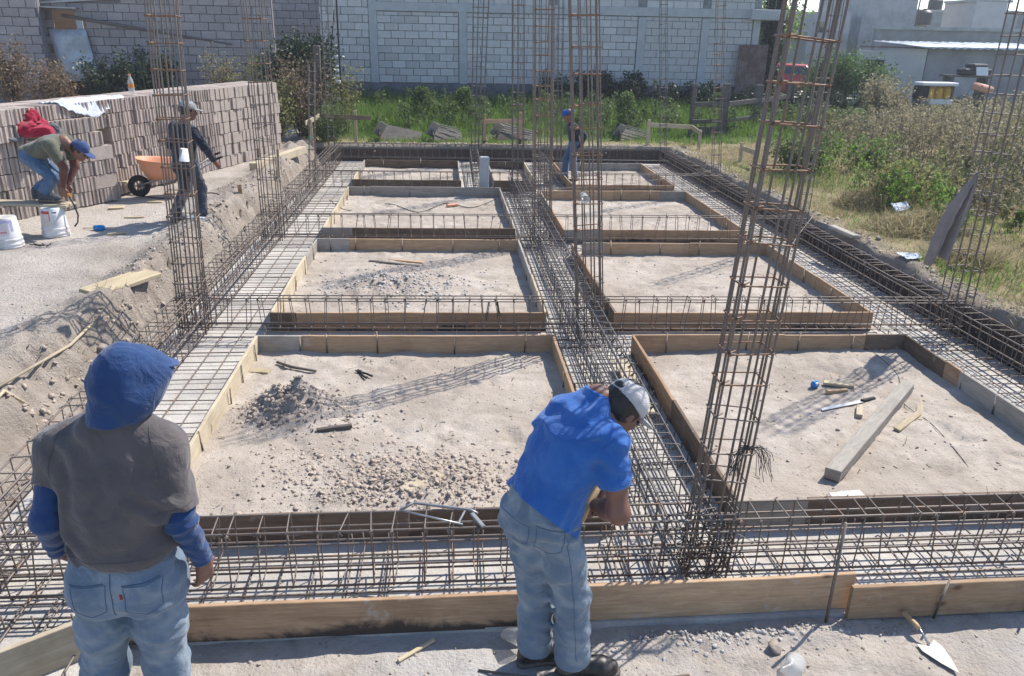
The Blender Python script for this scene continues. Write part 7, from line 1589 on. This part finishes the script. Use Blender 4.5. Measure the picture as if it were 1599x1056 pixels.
t = thing("tape_measure", "small blue tape measure on the bare soil of the timber bed", "tape measure", (3.17, 5.92, soil_z('B1', 3.17, 5.92) + .03), .4); soften(MB().box((0, 0, 0), (.085, .05, .065), bev=.018).build("case", M['blue_pl'], t)); MB().box((0, 0, 0), (.04, .052, .03), bev=.006).build("face", M['white_p'], t, loc=(0, -.001, .01))
t = thing("machete", "long machete lying on the soil beside the timber beam", "machete", (3.30, 5.56, soil_z('B1', 3.3, 5.56) + .012), .33); b = MB(); b.prism([(-.30, -.012), (.14, -.022), (.14, .022), (-.28, .022)], 0, .003); b.build("blade", M['steel'], t); soften(MB().box((0, 0, 0), (.15, .034, .026), bev=.008).build("handle", M['iron'], t, loc=(.21, 0, .006)))
t = thing("pliers", "open pair of pliers with dark grips near the far board of the front bed", "pliers", (-.75, 6.33, soil_z('A1', -.75, 6.33) + .014), -.9); 
for s in (-1, 1): MB().tube([(-.075, s * -.012, 0), (-.02, s * -.01, .002), (.0, 0, .003), (.05, s * .022, .0), (.125, s * .03, 0)], [.006, .011, .011, .009, .010], 6).build("jaw_and_grip", M['iron'], t, True)
# bank oddments
tag(soften(MB().box((0, 0, 0), (.12, .55, .05), bev=.01).build("cement_slab_piece", M['w_grey'], loc=(5.33, 9.9, .44), rot=(.02, .05, .12))), "pale flat slab piece lying along the grassy bank", "slab piece")
draped("white_rag", "small white rag on the dry turf of the bank", [[(5.42, 8.5, .44), (5.4, 8.75, .45)], [(5.62, 8.52, .46), (5.65, 8.72, .44)]], 'white_cloth', .004, .03, 9, 12, "rag")
draped("plastic_sheet", "pale torn plastic sheet on the bank before the yellow green shrub", [[(6.6, 10.85, .50), (6.58, 11.05, .57)], [(6.82, 10.9, .53), (6.85, 11.08, .60)]], 'white_cloth', .004, .05, 12, 9, "plastic sheet")
tag(MB().lathe([(.012, -.03), (.022, 0), (.012, .03)], 8).build("ribbon_knot", M['green_tape'], loc=(-2.47, 15.0, 1.0), rot=(1.2, .3, 0)), "green ribbon knotted on the slim column cage at the batter board", "ribbon")

# thin sunlit haze over the plot: one closed box round everything, the sky outside it
if HAZE:
    m, nt, pb = newmat("haze"); nt.nodes.remove(pb); v = N(nt, "ShaderNodeVolumePrincipled"); v.inputs["Color"].default_value = (.90, .93, 1.0, 1); v.inputs["Density"].default_value = HAZE; v.inputs["Anisotropy"].default_value = .35
    nt.links.new(v.outputs[0], nt.nodes["Material Output"].inputs["Volume"])
    tag(MB().box((20, 130, 4.2), (366, 350, 10.6)).build("haze", m), kind='stuff')
bpy.context.view_layer.update()
